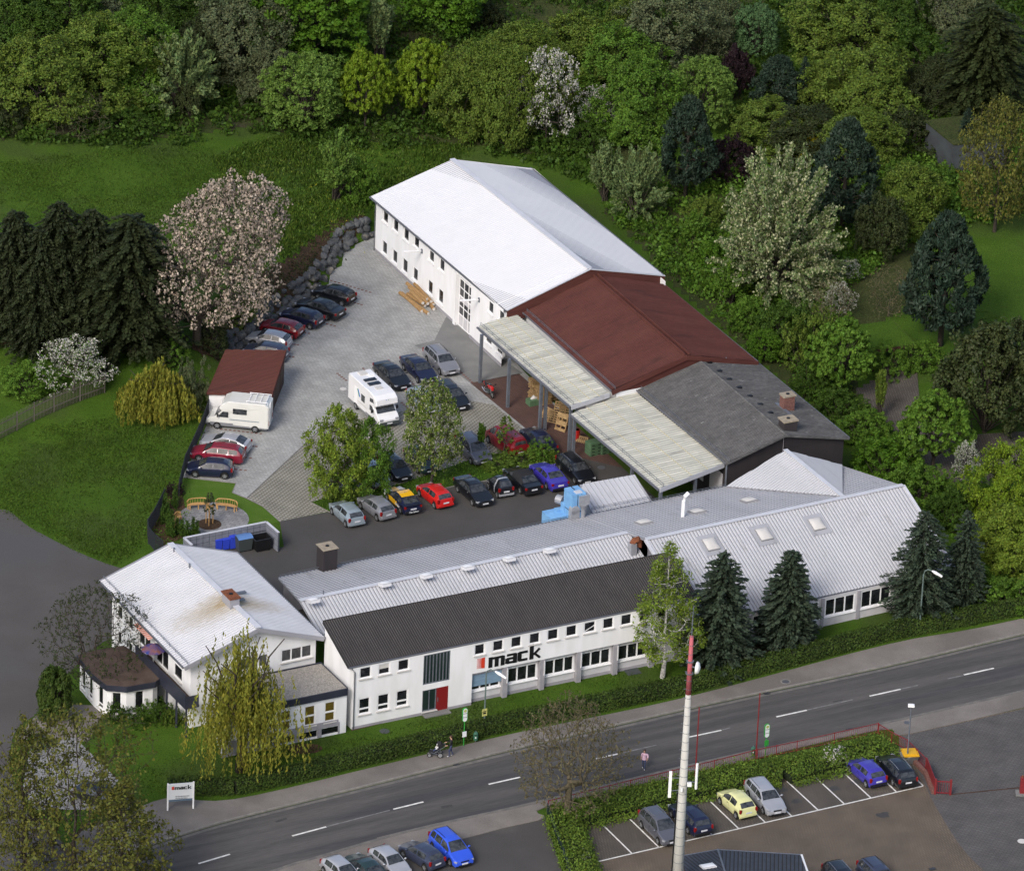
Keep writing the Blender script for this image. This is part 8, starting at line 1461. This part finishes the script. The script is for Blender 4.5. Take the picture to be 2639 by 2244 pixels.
m = MB(); m.tube([p, p+[0, 0, Z2]], [rb_, rz_(Z2)], 20); ch(m, 'shaft', mat('mast_concrete', (.5, .49, .46), .8, (.44, .43, .4), sc=1), ms, smooth=True); m = MB(); m.tube([p+[0, 0, Z2], p+[0, 0, Z1]], [rz_(Z2)+.003, rt_], 20); ch(m, 'red_top', mat('mast_red', (.42, .1, .12), .7), ms, smooth=True)
for z in np.arange(1, Z1, .72): m = MB(); m.tube([p+[0, 0, z], p+[0, 0, z+.03]], rz_(z)+.012, 16); m.bar(p+[-rz_(z)-.02, 0, z], p+[-rz_(z)-.16, 0, z], .035); ch(m, 'band', MT['steel'], ms)
m = MB(); m.tube([p+[.0, 0, Z1], p+[0, 0, Z3]], [.04, .02], 6)
for k in range(7): m.cyl(p+[0, 0, Z1+.25+k*.32], .06, .09, 6)
ch(m, 'top_antenna', MT['steel'], ms); za = zt(2010)
for dx, dz, hh, rr2 in ((-.95, -.4, 2.15, .14), (.95, .4, 2.1, .1)):
    c = p+[dx, -.1, za-1.+dz]; m = MB(); m.box(c+[0, 0, hh/2], (rr2*1.6, rr2*1.1, hh)) if dx < 0 else m.tube([c, c+[0, 0, hh]], rr2, 10); ch(m, 'panel_antenna', MT['frame'], ms); m = MB(); m.bar(p+[0, 0, za+.6+dz], c+[0, 0, hh*.75], .05); m.bar(p+[0, 0, za-.4+dz], c+[0, 0, hh*.25], .05); ch(m, 'bracket', MT['steel'], ms)
m = MB(); m.box(p+[.45, -.4, za-.1], (.32, .25, .25)); ch(m, 'junction_box', MT['frame'], ms); m = MB(); m.box(p+[-.1, -.5, za-.5], (.15, .15, .28)); ch(m, 'junction_box', MT['frame'], ms); m = MB(); m.tube([p+[.1, .4, za-1.], p+[.15, .45, za+1.6]], .09, 8); ch(m, 'rear_antenna', MT['steel'], ms)
zd = zt(1716); c = p+[.45, -.2, zd]; m = MB(); m.tube([c, c+[.04, -.01, .0], c+[.2, -.04, 0], c+[.3, -.06, 0]], [.46, .48, .4, .1], 18); ch(m, 'dish', MT['frame'], ms, smooth=True); m = MB(); m.bar(p+[0, 0, zd], c, .08); m.tube([p+[0, 0, zd-.6], p+[0, 0, zd-.55]], .3, 10); m.tube([p+[0, 0, zd+.4], p+[0, 0, zd+.45]], .28, 10); ch(m, 'dish_bracket', MT['steel'], ms)
m = MB(); m.bar(p+[-.52, 0, 0], p+[-.36, 0, za-1], .1); ch(m, 'cable_ladder', MT['black'], ms)
W3 = [G(*q('g', *p)) for p in [(425, 800), (365, 790), (1000, 665), (1092, 825)]]; hw_ = 1.75
e0, e1, e2 = G(*q('g', 368, 700), hw_), G(*q('g', 998, 578), hw_), G(*q('g', 1092, 660), hw_); sw = empty('screen_wall', xy((e0+e1)/2), 'grey slatted screen wall round the waste bins', 'screen wall')
def scr(a, b):
    a, b = xy(a), xy(b); m = MB(); m.bar(a+[0, 0, hw_/2], b+[0, 0, hw_/2], .14, hw_); L = np.linalg.norm(b-a); ch(m, 'panel', mat('screen_grey', (.2, .21, .25), .7, (.16, .17, .2), sc=3), sw); m = MB(); n = int(L/.55)
    for i in range(n+1): m.bar(lerp(a, b, i/n), lerp(a, b, i/n)+[0, 0, hw_+.03], .165, .03)
    for z in (.5, 1.0, 1.45): m.bar(a+[0, 0, z], b+[0, 0, z], .16, .015)
    ch(m, 'grid', MT['mesh_dark'], sw); m = MB(); m.bar(a+[0, 0, hw_+.03], b+[0, 0, hw_+.03], .2, .05); ch(m, 'coping', MT['ridge'], sw)
scr(e0, e1); scr(e1, e2); scr(e0, G(*q('g', 430, 755), hw_))
rzS = math.atan2((e1-e0)[1], (e1-e0)[0])
def wbin(px, w_, d_, h_, body, lid, label, wheels=2, open_=False, group='waste bins in the screen enclosure'):
    p = G(*px); root = empty('waste_bin', p, label, 'waste bin', group, rzS); m = MB(); a = (w_/2*.86, d_/2*.86); b2 = (w_/2, d_/2); z0 = .12; vs = [(x*a[0], y*a[1], z0) for x, y in ((-1, -1), (1, -1), (1, 1), (-1, 1))]+[(x*b2[0], y*b2[1], h_) for x, y in ((-1, -1), (1, -1), (1, 1), (-1, 1))]
    m.add(vs, [(3, 2, 1, 0), (0, 1, 5, 4), (1, 2, 6, 5), (2, 3, 7, 6), (3, 0, 4, 7)]+([] if open_ else [(4, 5, 6, 7)])); ch(m, 'body', MT[body], root, world=False)
    if not open_:
        m = MB(); k = 5; vs = []
        for i in range(k+1): t = i/k*2-1; vs += [(-w_/2-.02, t*(d_/2+.03), h_+.02+(.16 if w_ > 1 else .06)*(1-t*t)), (w_/2+.02, t*(d_/2+.03), h_+.02+(.16 if w_ > 1 else .06)*(1-t*t))]
        m.add(vs, [(2*i, 2*i+1, 2*i+3, 2*i+2) for i in range(k)]); m.box((0, d_/2+.05, h_+.0), (w_*.8, .06, .06)); ch(m, 'lid', MT[lid], root, world=False)
    else:
        m = MB(); m.tube([(-w_/2, -d_/2, h_), (w_/2, -d_/2, h_), (w_/2, d_/2, h_), (-w_/2, d_/2, h_), (-w_/2, -d_/2, h_)], .04, 6); m.bar((-w_/2, d_/2, h_+.2), (w_/2, d_/2, h_+.2), .03); ch(m, 'rim', MT[lid], root, world=False)
    for x in (-1, 1):
        for y in ((-1, 1) if wheels == 4 else (1,)): m = MB(); m.cyl((x*w_*.36, y*d_*.36, .09), .09, .05, 10, ax=(1, 0, 0)); ch(m, 'wheel', MT['tyre'], root, world=False)
    return root
wbin(q('g', 625, 790), .58, .6, 1.0, 'plastic_blue', 'plastic_blue', 'left of the three small blue wheeled bins'); wbin(q('g', 682, 785), .58, .6, 1.0, 'plastic_blue', 'plastic_blue', 'middle of the three small blue wheeled bins'); wbin(q('g', 737, 778), .6, .62, 1.15, 'plastic_blue', 'plastic_blue', 'taller blue wheeled bin beside the big container')
wbin(q('g', 822, 790), 1.3, .95, 1.2, 'plastic_dark', 'plastic_lid', 'big grey waste container with pale blue lid', 4); wbin(q('g', 955, 785), 1.45, 1.1, 1.15, 'black', 'mesh_dark', 'open black waste container in the right corner', 4, True)
wbin(q('g', 560, 785), .7, .6, .8, 'plastic_dark', 'mesh_dark', 'low dark bin left of the small blue ones')
def bench(px, ang, label):
    p = G(*px); root = empty('curved_bench', p, label, 'bench', 'curved wooden benches round the mulch circle', ang); R1, R2 = .55, 1.0; seat = MB(); A_n = np.linspace(-.95, .95, 11)
    P = [(math.sin(a)*R1*1.5, -math.cos(a)*R1+.55) for a in A_n]; Q = [(math.sin(a)*R2, -math.cos(a)*R2+.75-.0) for a in A_n]
    out = [(math.sin(a)*.95, math.cos(a)*.42) for a in np.linspace(-1.45, 1.45, 13)]; inn = [(math.sin(a)*.8, math.cos(a)*.12-.12) for a in np.linspace(-1.45, 1.45, 13)]
    for i in range(12): m_ = seat; m_.slab([(*out[i], .45), (*out[i+1], .45), (*inn[i+1], .45), (*inn[i], .45)], .05)
    ch(seat, 'seat', MT['bench'], root, world=False); m = MB()
    for i in range(13): hgt = .82 if 1 < i < 11 else .72; m.bar((*out[i], .45), (out[i][0]*1.02, out[i][1]*1.02, hgt), .05, .02)
    m.tube([(x*1.02, y*1.02, .84 if 1 < i < 11 else .74) for i, (x, y) in enumerate(out)], .045, 5); ch(m, 'backrest', MT['bench'], root, world=False)
    for (x, y) in (out[1], out[11], inn[1], inn[11], inn[6]): m = MB(); m.bar((x*.97, y, 0), (x*.97, y, .45), .08); ch(m, 'leg', MT['bench'], root, world=False)
bench(q('g', 478, 480), rad(12), 'left of the two curved wooden benches at the top of the circle'); bench(q('g', 690, 488), rad(-12), 'right of the two curved wooden benches at the top of the circle'); bench(q('g', 325, 600), rad(82), 'curved wooden bench on the left side of the circle')
m = MB(); pt = D(424, 1062); ss = empty('tree_stakes', pt, 'three wooden stakes with crossbars round the young reddish tree', 'stakes')
for k in range(3): a = k*2.094+.5; e = pt+np.array([math.cos(a)*.33, math.sin(a)*.33, 0]); m = MB(); m.tube([e, e+[0, 0, 1.75]], .035, 6); ch(m, 'stake', MT['bench'], ss)
m = MB(); E_s = [pt+np.array([math.cos(k*2.094+.5)*.33, math.sin(k*2.094+.5)*.33, 1.65]) for k in range(3)]
for k in range(3): m.bar(E_s[k], E_s[(k+1) % 3], .05)
ch(m, 'crossbar', MT['bench'], ss)
ub = xy(PL((1470, 1334), PR))-sn*1.0; vt = empty('extraction_unit', ub, 'blue extraction unit with silver ducts between yard and long workshop', 'ventilation unit'); A4 = (sd_, -sn, (0, 0, 1))
ucen = lambda px, py, z: G(*q('r', px, py), z)
def ubox(px, py, ztop, w_, d_, h_, name='housing', mt_='duct_blue', lift=0):
    t = ucen(px, py, ztop); m = MB(); m.box(t-[0, 0, h_/2], (w_, d_, h_), ax=A4); return ch(m, name, MT[mt_], vt)
ubox(1150, 1430, 5.6, 1.25, 1.5, 5.4); ubox(1175, 1440, 5.66, .6, .5, .1, 'inspection_plate', 'ridge'); ubox(1115, 1395, 5.64, .05, 1.2, .1, 'seam', 'mesh_dark')
ubox(990, 1630, 3.3, 2.0, 1.6, 3.2); ubox(1010, 1590, 3.5, .8, .5, .3, 'side_box'); ubox(1060, 1540, 4.2, .5, .6, 1.2, 'connector')
t = ucen(1040, 1520, 4.1); m = MB(); m.tube([t, t+np.array([-.5, .3, 0])], [.38, .38], 14); ch(m, 'fan', MT['zinc'], vt)
t = ucen(1200, 1490, 5.0)+sn*.3; m = MB(); m.box(t, (.95, .75, .85), ax=A4); m.tube([t-[0, 0, .4]+sn*.1, t-[0, 0, .85]+sn*.1, t-[0, 0, 2.4]+sn*.1], [.45, .25, .25], 12); ch(m, 'duct', MT['zinc'], vt)
t = ucen(1125, 1610, 3.95)+sn*.3; m = MB(); m.box(t-[0, 0, .5], (.78, .5, 1.5), ax=A4); m.tube([t+[0, 0, .25]-sn*.25, t+[0, 0, .25]+sn*.25], .39, 16); ch(m, 'duct', MT['zinc'], vt)
for px, py, z0_, hh in ((1110, 1470, 5.55, 4.), (1175, 1440, 5.6, .06)): c = ucen(1150, 1430, 5.6)+sn*.76+sd_*(-.15 if hh > 1 else .2); m = MB(); m.box(c-[0, 0, hh/2+.02], (.04, .03, hh), ax=A4); ch(m, 'panel_seam', MT['mesh_dark'], vt)
m = MB(); c = ucen(1150, 1430, 5.6)-[0, 0, 1.6]; m.box(c, (1.29, 1.54, .05), ax=A4); ch(m, 'flange', MT['mesh_dark'], vt)
def pallet_stack(p, n, rz, label, mt_='pallet', jit_=.05, group='stacks of goods under the canopies', name='pallet_stack'):
    root = empty(name, p, label, 'pallets', group, rz)
    for k in range(n):
        m = MB(); z = k*.145; ox, oy = RNG.normal(size=2)*jit_
        for y in (-.36, 0, .36): m.box((ox, oy+y, z+.045), (1.2, .1, .07))
        for x in np.linspace(-.54, .54, 7): m.box((ox+x, oy, z+.1), (.12, .8, .022))
        ch(m, 'pallet', MT[mt_], root, world=False)
    return root
pallet_stack(c_('r', 800, 620)+[0, .1, 0], 14, rad(30), 'tallest stack of wooden pallets, leftmost behind the canopy post'); pallet_stack(c_('r', 865, 650), 11, rad(30), 'middle stack of wooden pallets behind the canopy post'); pallet_stack(c_('r', 905, 628)+[.3, .2, 0], 11, rad(30), 'right stack of wooden pallets behind the canopy post')
GP = 'loose pallets leaning in a heap under the canopy'
for i, (x, y, rx, rz_, wd, lb) in enumerate([(885, 790, 65, 20, .9, 'wooden pallet leaning at the left end of the heap'), (950, 830, 70, 35, 1., 'wooden crate side leaning in the middle of the heap'), (1010, 900, 72, 25, 1.3, 'large pale wooden board panel leaning at the front of the heap'), (1000, 760, 55, 40, 1.1, 'wooden pallet lying slanted on the heap'), (1055, 770, 75, 50, 1., 'wooden pallet standing upright at the back of the heap'), (1075, 850, 80, 60, .9, 'wooden pallet on edge beside the canopy post'), (1030, 690, 25, 30, 1.1, 'wooden pallet lying on top at the back of the heap')]):
    p = c_('r', x, y); root = empty('leaning_pallet', p, lb, 'pallet', GP); root.rotation_euler = (rad(rx), 0, rad(rz_-60)); m = MB(); full = i in (2,)
    for yy_ in np.linspace(0, wd, 6 if not full else 3): m.box((0, yy_+.05, .0), (1.1, (wd/3-.02) if full else .11, .025))
    ch(m, 'boards', MT['pallet'], root, world=False); m = MB()
    for xx in (-.5, 0, .5): m.box((xx, wd/2, -.06), (.09, wd+.1, .09))
    ch(m, 'bearers', MT['wood'], root, world=False)
p = c_('r', 1160, 975); br_ = empty('steel_drum', p, 'bright red steel drum beside the canopy post', 'drum'); m = MB(); m.lathe(p, [(.29, 0), (.3, .02), (.3, .3), (.315, .32), (.3, .34), (.3, .6), (.315, .62), (.3, .64), (.3, .92), (.28, .94)], 16); ch(m, 'drum', PT['red'], br_); m = MB(); m.cyl(p+[0, 0, .93], .27, .01, 16); ch(m, 'lid', PT['darkred'], br_)
def crates(px, n, label):
    p = c_('r', *px); root = empty('crate_stack', p, label, 'crates', 'green crate stacks under the canopy', rad(32))
    for k in range(n):
        m = MB(); m.box((0, 0, .12+k*.3), (1.15, .95, .24)); m.box((0, 0, .255+k*.3), (1.05, .85, .04)); ch(m, 'crate', MT['crate_green'], root, world=False)
        for x in (-.3, .3): m = MB(); m.box((x, -.478, .1+k*.3), (.28, .01, .08)); ch(m, 'handle_slot', MT['black'], root, world=False)
MT['crate_green'] = mat('crate_green', (.07, .14, .07), .7, (.09, .16, .085), sc=3)
crates((1310, 1100), 4, 'left stack of four green crates under the wide canopy'); crates((1410, 1085), 3, 'right stack of green crates under the wide canopy')
pallet_stack(c_('r', 1205, 1000), 1, rad(-20), 'single pale pallet leaning beside the red drum').rotation_euler = (rad(50), 0, rad(-28))
p = c_('r', 780, 660); root = empty('cargo_net_trolley', p, 'low green covered box with white bags before the pallet stacks', 'box', rz=rad(30)); m = MB(); m.box((0, 0, .25), (1.2, .8, .5)); ch(m, 'box', MT['crate_green'], root, world=False); m = MB(); m.tube([(-.3, 0, .5), (0, .05, .62), (.25, 0, .5)], [.1, .2, .12], 8); ch(m, 'bag', MT['sill'], root, world=False); root.name = 'goods_box'
GT = 'squared timbers stacked at the hall wall'; k = 0
for (a, b, z, lb) in [((460, 1250), (720, 1440), .15, 'outermost squared timber lying alone at the left of the pile'), ((530, 1260), (690, 1370), .2, 'timber in the lower layer next to the outermost one'), ((525, 1165), (710, 1310), .5, 'top timber with pale end facing the viewer'), ((545, 1200), (715, 1350), .45, 'second timber of the top layer'), ((595, 1170), (745, 1330), .45, 'upper timber close to the wall'), ((620, 1180), (765, 1360), .2, 'timber against the wall'), ((700, 1300), (770, 1400), .15, 'short thick timber end at the right of the pile'), ((480, 1255), (660, 1420), .12, 'timber half under the outermost one'), ((560, 1240), (670, 1345), .55, 'shorter timber lying on the pile')]:
    p0_, p1_ = G(*q('A', *a), z), G(*q('A', *b), z); t_ = empty('timber', (p0_+p1_)/2*[1, 1, 0], lb, 'timber', GT); m = MB(); m.tube([p0_, p1_], .17, 8); ch(m, 'log', MT['wood'], t_); m = MB(); m.tube([p1_, p1_+(p1_-p0_)*.004], .15, 8); ch(m, 'cut_end', MT['sill'], t_)
for k_, x, y, lb, r2, mt_ in [('c6', 350, 165, 'round manhole cover in the upper footway', .42, 'gutter_m'), ('m3', 1440-0, 2000, '', 0, ''), ('c2', 1443, 1570, 'round dark cover in the front lawn', .4, 'plastic_dark'), ('c3', 292, 528, 'round cover in the yard paving beside the white camper', .3, 'sill'), ('r', 1383, 1228, 'round cover in the asphalt under the wide canopy', .35, 'gutter_m'), ('c6', 2060, 1315, 'pale round cover at the right edge of the car lot', .35, 'sill'), ('c6', 1228, 458, 'small round cover in the lower footway', .25, 'gutter_m')]:
    if not r2: continue
    p = c_(k_, x, y)+[0, 0, .02 if k_ not in ('c6',) else .06]; p = p+[0, 0, .045] if y == 165 else p
    rt_m = empty('manhole_cover', p, lb, 'manhole cover', 'manhole covers'); m = MB(); m.cyl(p, r2, .012, 20); ch(m, 'ring', MT['kerb'] if r2 > .4 else MT[mt_], rt_m); m = MB(); m.cyl(p+[0, 0, .012], r2*.72, .006, 20); ch(m, 'lid', MT[mt_], rt_m)
for k_, x, y, lb in [('c7', 1590, 606, 'drain grate in the gutter near the bus stop on the far side'), ('c6', 215, 243, 'drain grate in the far gutter behind the red pole'), ('c6', 815, 505, 'drain grate in the near gutter behind the white flowering bush'), ('c7', 2005, 915, 'drain grate in the near gutter left of the bare tree'), ('c6', 1412, 1512, 'square drain grate in the lot at the lower edge')]:
    p = c_(k_, x, y)+[0, 0, .03]; gt_ = empty('drain_grate', p, lb, 'drain grate', 'drain grates', math.atan2(sd_[1], sd_[0])-.1); m = MB(); m.box((0, 0, 0), (.5, .34, .02)); ch(m, 'frame', MT['black'], gt_, world=False); m = MB()
    for i in range(5): m.box((-.18+i*.09, 0, .012), (.03, .28, .01))
    ch(m, 'bars', MT['gutter_m'], gt_, world=False)
cvp = [c_('m3', *p)+[0, 0, .03] for p in [(1490, 1105), (1590, 1085), (1628, 1130), (1525, 1148)]]; m = MB(); m.slab(cvp, .05); cv_ = empty('shaft_cover', cvp[0], 'dark square shaft cover in the lawn before the ribbon windows', 'cover'); ch(m, 'plate', MT['plastic_dark'], cv_)
p = G(*q('c1', 780, 625), 2.75+1.8); ps_ = empty('parasol', p*[1, 1, 0]+[0, 0, 2.75], 'folded out dark blue parasol on the balcony of the gable house', 'parasol'); m = MB(); m.tube([xy(p)+[0, 0, 2.75], xy(p)+[0, 0, 4.9]], .03, 6); ch(m, 'pole', MT['frame'], ps_); m = MB(); m.tube([xy(p)+[0, 0, 4.35], xy(p)+[0, 0, 4.6], xy(p)+[0, 0, 4.88]], [1.0, .6, .03], 8); ch(m, 'canopy_cloth', mat('parasol_cloth', (.02, .04, .2), .8, (.2, .08, .05), sc=2), ps_)
def figure(p, hgt, heading, label, top_m, leg_m, hair_m, skin, pose='walk', shoes='frame', name='person'):
    root = empty(name, p, label, 'person', rz=heading); s = hgt/1.75; mesh = bpy.data.meshes.new('body')
    sp = .16 if pose != 'child' else .04
    J = {'pel': (0, 0, .93, .125), 'waist': (0, 0, 1.06, .115), 'chest': (0, .02, 1.30, .145), 'neck': (.01, 0, 1.48, .055), 'head0': (.03, 0, 1.57, .085), 'head1': (.04, 0, 1.67, .1), 'head2': (.03, 0, 1.75, .055),
         'hl': (0, .1, .88, .095), 'kl': (sp*.9, .11, .5, .065), 'al': (sp*.7, .11, .09, .045), 'tl': (sp*.7+.17, .12, .035, .035), 'hr': (0, -.1, .88, .095), 'kr': (-sp*.1, -.11, .49, .065), 'ar': (-sp*1.1, -.11, .1, .045), 'tr': (-sp*1.1+.16, -.12, .035, .035),
         'sl': (0, .2, 1.40, .06), 'el': (-.02 if pose != 'push' else .12, .27, 1.13, .045), 'wl': (.1 if pose != 'push' else .38, .26, .9 if pose != 'push' else 1.04, .035), 'fl': (.13 if pose != 'push' else .46, .25, .82 if pose != 'push' else 1.04, .03),
         'sr': (0, -.2, 1.40, .06), 'er': (-.04 if pose != 'push' else .12, -.27, 1.13, .045), 'wr': (.02 if pose != 'push' else .38, -.26, .9 if pose != 'push' else 1.04, .035), 'fr': (.04 if pose != 'push' else .46, -.25, .82 if pose != 'push' else 1.04, .03)}
    ks = list(J); E_ = [('pel', 'waist'), ('waist', 'chest'), ('chest', 'neck'), ('neck', 'head0'), ('head0', 'head1'), ('head1', 'head2'), ('pel', 'hl'), ('hl', 'kl'), ('kl', 'al'), ('al', 'tl'), ('pel', 'hr'), ('hr', 'kr'), ('kr', 'ar'), ('ar', 'tr'), ('chest', 'sl'), ('sl', 'el'), ('el', 'wl'), ('wl', 'fl'), ('chest', 'sr'), ('sr', 'er'), ('er', 'wr'), ('wr', 'fr')]
    verts = [tuple(c*s for c in J[k][:3]) for k in ks]; rads = [J[k][3]*s for k in ks]; edges = [(ks.index(a), ks.index(b)) for a, b in E_]
    for sd__, wk in ((1, 'wl'), (-1, 'wr')):                      # five fingers
        w0_ = J[wk]; f0_ = J['fl' if sd__ > 0 else 'fr']; base_i = ks.index('fl' if sd__ > 0 else 'fr')
        for fi in range(5):
            off = (-.028+.014*fi) if fi < 4 else -.035; ln = [.055, .065, .06, .045, .04][fi]; dn_ = (0, 0, -1) if pose != 'push' else (.7, 0, -.7); a = (f0_[0]+off, f0_[1], f0_[2]+(-.02 if fi < 4 else .03)); b = (a[0]+dn_[0]*ln, a[1]-sd__*.01*(fi == 4), a[2]+dn_[2]*ln)
            verts += [tuple(c*s for c in a), tuple(c*s for c in b)]; rads += [.009*s, .007*s]; n_ = len(verts); edges += [(base_i, n_-2), (n_-2, n_-1)]
    mesh.from_pydata(verts, edges, []); o = bpy.data.objects.new('body', mesh); COL.objects.link(o); md = o.modifiers.new('skin', 'SKIN'); mesh.skin_vertices[0].data[0].use_root = True
    for i, r2 in enumerate(rads): mesh.skin_vertices[0].data[i].radius = (r2, r2)
    md.use_smooth_shade = True; ss_ = o.modifiers.new('sub', 'SUBSURF'); ss_.levels = 1; ss_.render_levels = 1
    bpy.context.view_layer.update(); me = bpy.data.meshes.new_from_object(o.evaluated_get(bpy.context.evaluated_depsgraph_get())); me.name = 'body'; me.materials.clear()
    for m_ in (skin, top_m, leg_m, MT[shoes]): me.materials.append(m_)
    for pl_ in me.polygons:
        z = pl_.center.z/s; y = abs(pl_.center.y)/s; x = pl_.center.x/s; pl_.use_smooth = True
        pl_.material_index = 3 if z < .075 else (2 if z < .98 and y < .2 else (1 if z < 1.46 and not (y > .2 and (z < 1.08 and pose != 'push' or x > .3)) else 0))
    o2 = bpy.data.objects.new('body', me); COL.objects.link(o2); o2.parent = root; bpy.data.objects.remove(o)
    m = MB(); m.lathe((.02*s, 0, 0), [(.07*s, 1.6*s), (.112*s, 1.66*s), (.108*s, 1.74*s), (.05*s, 1.79*s), (.005, 1.8*s)], 10); h_ = ch(m, 'hair', hair_m, root, world=False, smooth=True); h_.location = (-.028*s, 0, 0)
    m = MB(); m.box((.14*s, .035*s, 1.67*s), (.012, .022, .012)); m.box((.14*s, -.035*s, 1.67*s), (.012, .022, .012)); m.box((.14*s, 0, 1.6*s), (.012, .045, .01)); ch(m, 'face_features', MT['brown_wood'], root, world=False); m = MB(); m.box((.148*s, 0, 1.635*s), (.02, .022, .04)); ch(m, 'nose', skin, root, world=False)
    return root
SK = mat('skin', (.45, .27, .19), .6); DN = mat('denim', (.04, .05, .11), .8); PK = mat('pink_cloth', (.62, .42, .52), .8); BK = mat('black_cloth', (.015, .015, .018), .9); HB = mat('brown_hair', (.05, .025, .015), .7)
g = figure(G(*q('c5', 1064, 830))+[0, 0, .01], 1.65, rad(-105), 'person in pink jacket, jeans and white shoes crossing the street', PK, DN, HB, SK)
m = MB(); m.tube([(.03, .0, 1.3), (.0, .0, 1.0), (-.02, 0, .85)], [.17, .165, .19], 10, cap=False); j_ = ch(m, 'jacket', PK, g, world=False, smooth=True); m = MB(); m.tube([(-.05, .2, 1.3), (-.06, .27, 1.05), (-.03, .26, .86)], [.07, .075, .08], 8); ch(m, 'hanging_sleeve', PK, g, world=False, smooth=True)
pm = G(*q('c7', 1553, 555))+[0, 0, .1]; hd = np.array([-1, -.12, 0]); hd /= np.linalg.norm(hd); hang = math.atan2(hd[1], hd[0])
figure(pm, 1.8, hang, 'person in black shirt and jeans pushing a stroller along the hedge', BK, DN, HB, SK, 'push')
st = pm+hd*1.15; st_ = empty('stroller', st, 'dark stroller with big wheels pushed along the footway', 'stroller', rz=hang); m = MB()
for y in (-.26, .26): m.bar((-.68, y, 1.02), (.15, y, .45), .03); m.bar((-.3, y, .25), (.45, y, .5), .03)
m.bar((-.68, -.26, 1.02), (-.68, .26, 1.02), .035); ch(m, 'frame', MT['steel'], st_, world=False)
m = MB(); m.slab([(-.2, -.22, .62), (.2, -.22, .5), (.2, .22, .5), (-.2, .22, .62)], .06); m.slab([(-.38, -.22, .98), (-.2, -.22, .6), (-.2, .22, .6), (-.38, .22, .98)], .05); m.slab([(.2, -.2, .5), (.55, -.2, .45), (.55, .2, .45), (.2, .2, .5)], .05); ch(m, 'seat', BK, st_, world=False)
m = MB(); m.tube([(-.42, 0, .9), (-.25, 0, 1.1), (-.05, 0, 1.12)], [.2, .24, .2], 8, cap=False); ch(m, 'hood', BK, st_, world=False)
for x, y, r2 in ((-.3, -.28, .2), (-.3, .28, .2), (.52, -.14, .15), (.52, .14, .15)):
    m = MB(); m.tube([(x+math.cos(t)*r2, y, r2+.02+math.sin(t)*r2) for t in np.linspace(0, 6.283, 15)], .025, 5); w_ = ch(m, 'wheel', MT['tyre'], st_, world=False); m = MB(); m.cyl((x, y-.015, r2+.02), r2*.8, .03, 12, ax=(0, 1, 0)); ch(m, 'rim', MT['rim'], w_, world=False)
kid = empty('person', st+[0, 0, .62], 'small child in white and blue clothes sitting in the stroller', 'person', rz=hang); m = MB(); bmk = bmesh.new()
kv = [(-.12, 0, .02), (-.14, 0, .18), (-.13, 0, .29), (-.1, 0, .37), (-.1, 0, .44), (.08, .07, .02), (.2, .07, -.12), (.26, .07, -.13), (.08, -.07, .02), (.2, -.07, -.12), (.26, -.07, -.13), (-.1, .11, .26), (0, .14, .16), (.08, .1, .12), (-.1, -.11, .26), (0, -.14, .16), (.08, -.1, .12)]
ke = [(0, 1), (1, 2), (2, 3), (3, 4), (0, 5), (5, 6), (6, 7), (0, 8), (8, 9), (9, 10), (2, 11), (11, 12), (12, 13), (2, 14), (14, 15), (15, 16)]; kr_ = [.09, .09, .045, .08, .06, .05, .035, .03, .05, .035, .03, .04, .032, .025, .04, .032, .025]
mk = bpy.data.meshes.new('k'); mk.from_pydata(kv, ke, []); ko = bpy.data.objects.new('k', mk); COL.objects.link(ko); ko.modifiers.new('s', 'SKIN'); mk.skin_vertices[0].data[0].use_root = True
for i, r2 in enumerate(kr_): mk.skin_vertices[0].data[i].radius = (r2, r2)
ko.modifiers.new('u', 'SUBSURF').levels = 1; bpy.context.view_layer.update(); me = bpy.data.meshes.new_from_object(ko.evaluated_get(bpy.context.evaluated_depsgraph_get())); bpy.data.objects.remove(ko); me.name = 'body'; me.materials.clear(); [me.materials.append(x) for x in (SK, MT['frame'], DN)]
for pl_ in me.polygons: pl_.use_smooth = True; pl_.material_index = 0 if pl_.center.z > .3 else (1 if pl_.center.z > .06 else 2)
o2 = bpy.data.objects.new('body', me); COL.objects.link(o2); o2.parent = kid; m = MB(); m.lathe((-.115, 0, 0), [(.09, .38), (.092, .43), (.06, .49), (.01, .505)], 8); ch(m, 'cap', MT['frame'], kid, world=False)
RNG = np.random.default_rng(5); P = []
for (x, y) in [(740, 360), (715, 380), (742, 378), (765, 385), (778, 395), (742, 412), (675, 437), (690, 432), (715, 444), (722, 463), (676, 472), (722, 484), (740, 484), (718, 512), (757, 514), (765, 520), (765, 532), (800, 585), (825, 573), (800, 578)]: P.append(dt(x*.9+20, y*.9-10))
dd_ = []
for p in P: dd_.append(p+RNG.normal(size=(3, 3))*np.array([.15, .15, .02])+[0, 0, .2])
V, T2 = leaves(np.concatenate(dd_), .13, tintv(len(P)*3, .9, 1.1, .02), 1., np.repeat([[0, 0, 1.]], len(P)*3, 0)); me = leafobj('yellow_flowers', [(V, T2, 0)], LM['gold']); o = bpy.data.objects.new('yellow_flowers', me); COL.objects.link(o); tag(o, 'scattered yellow flowers in the rough grass', 'flowers', kind='stuff')
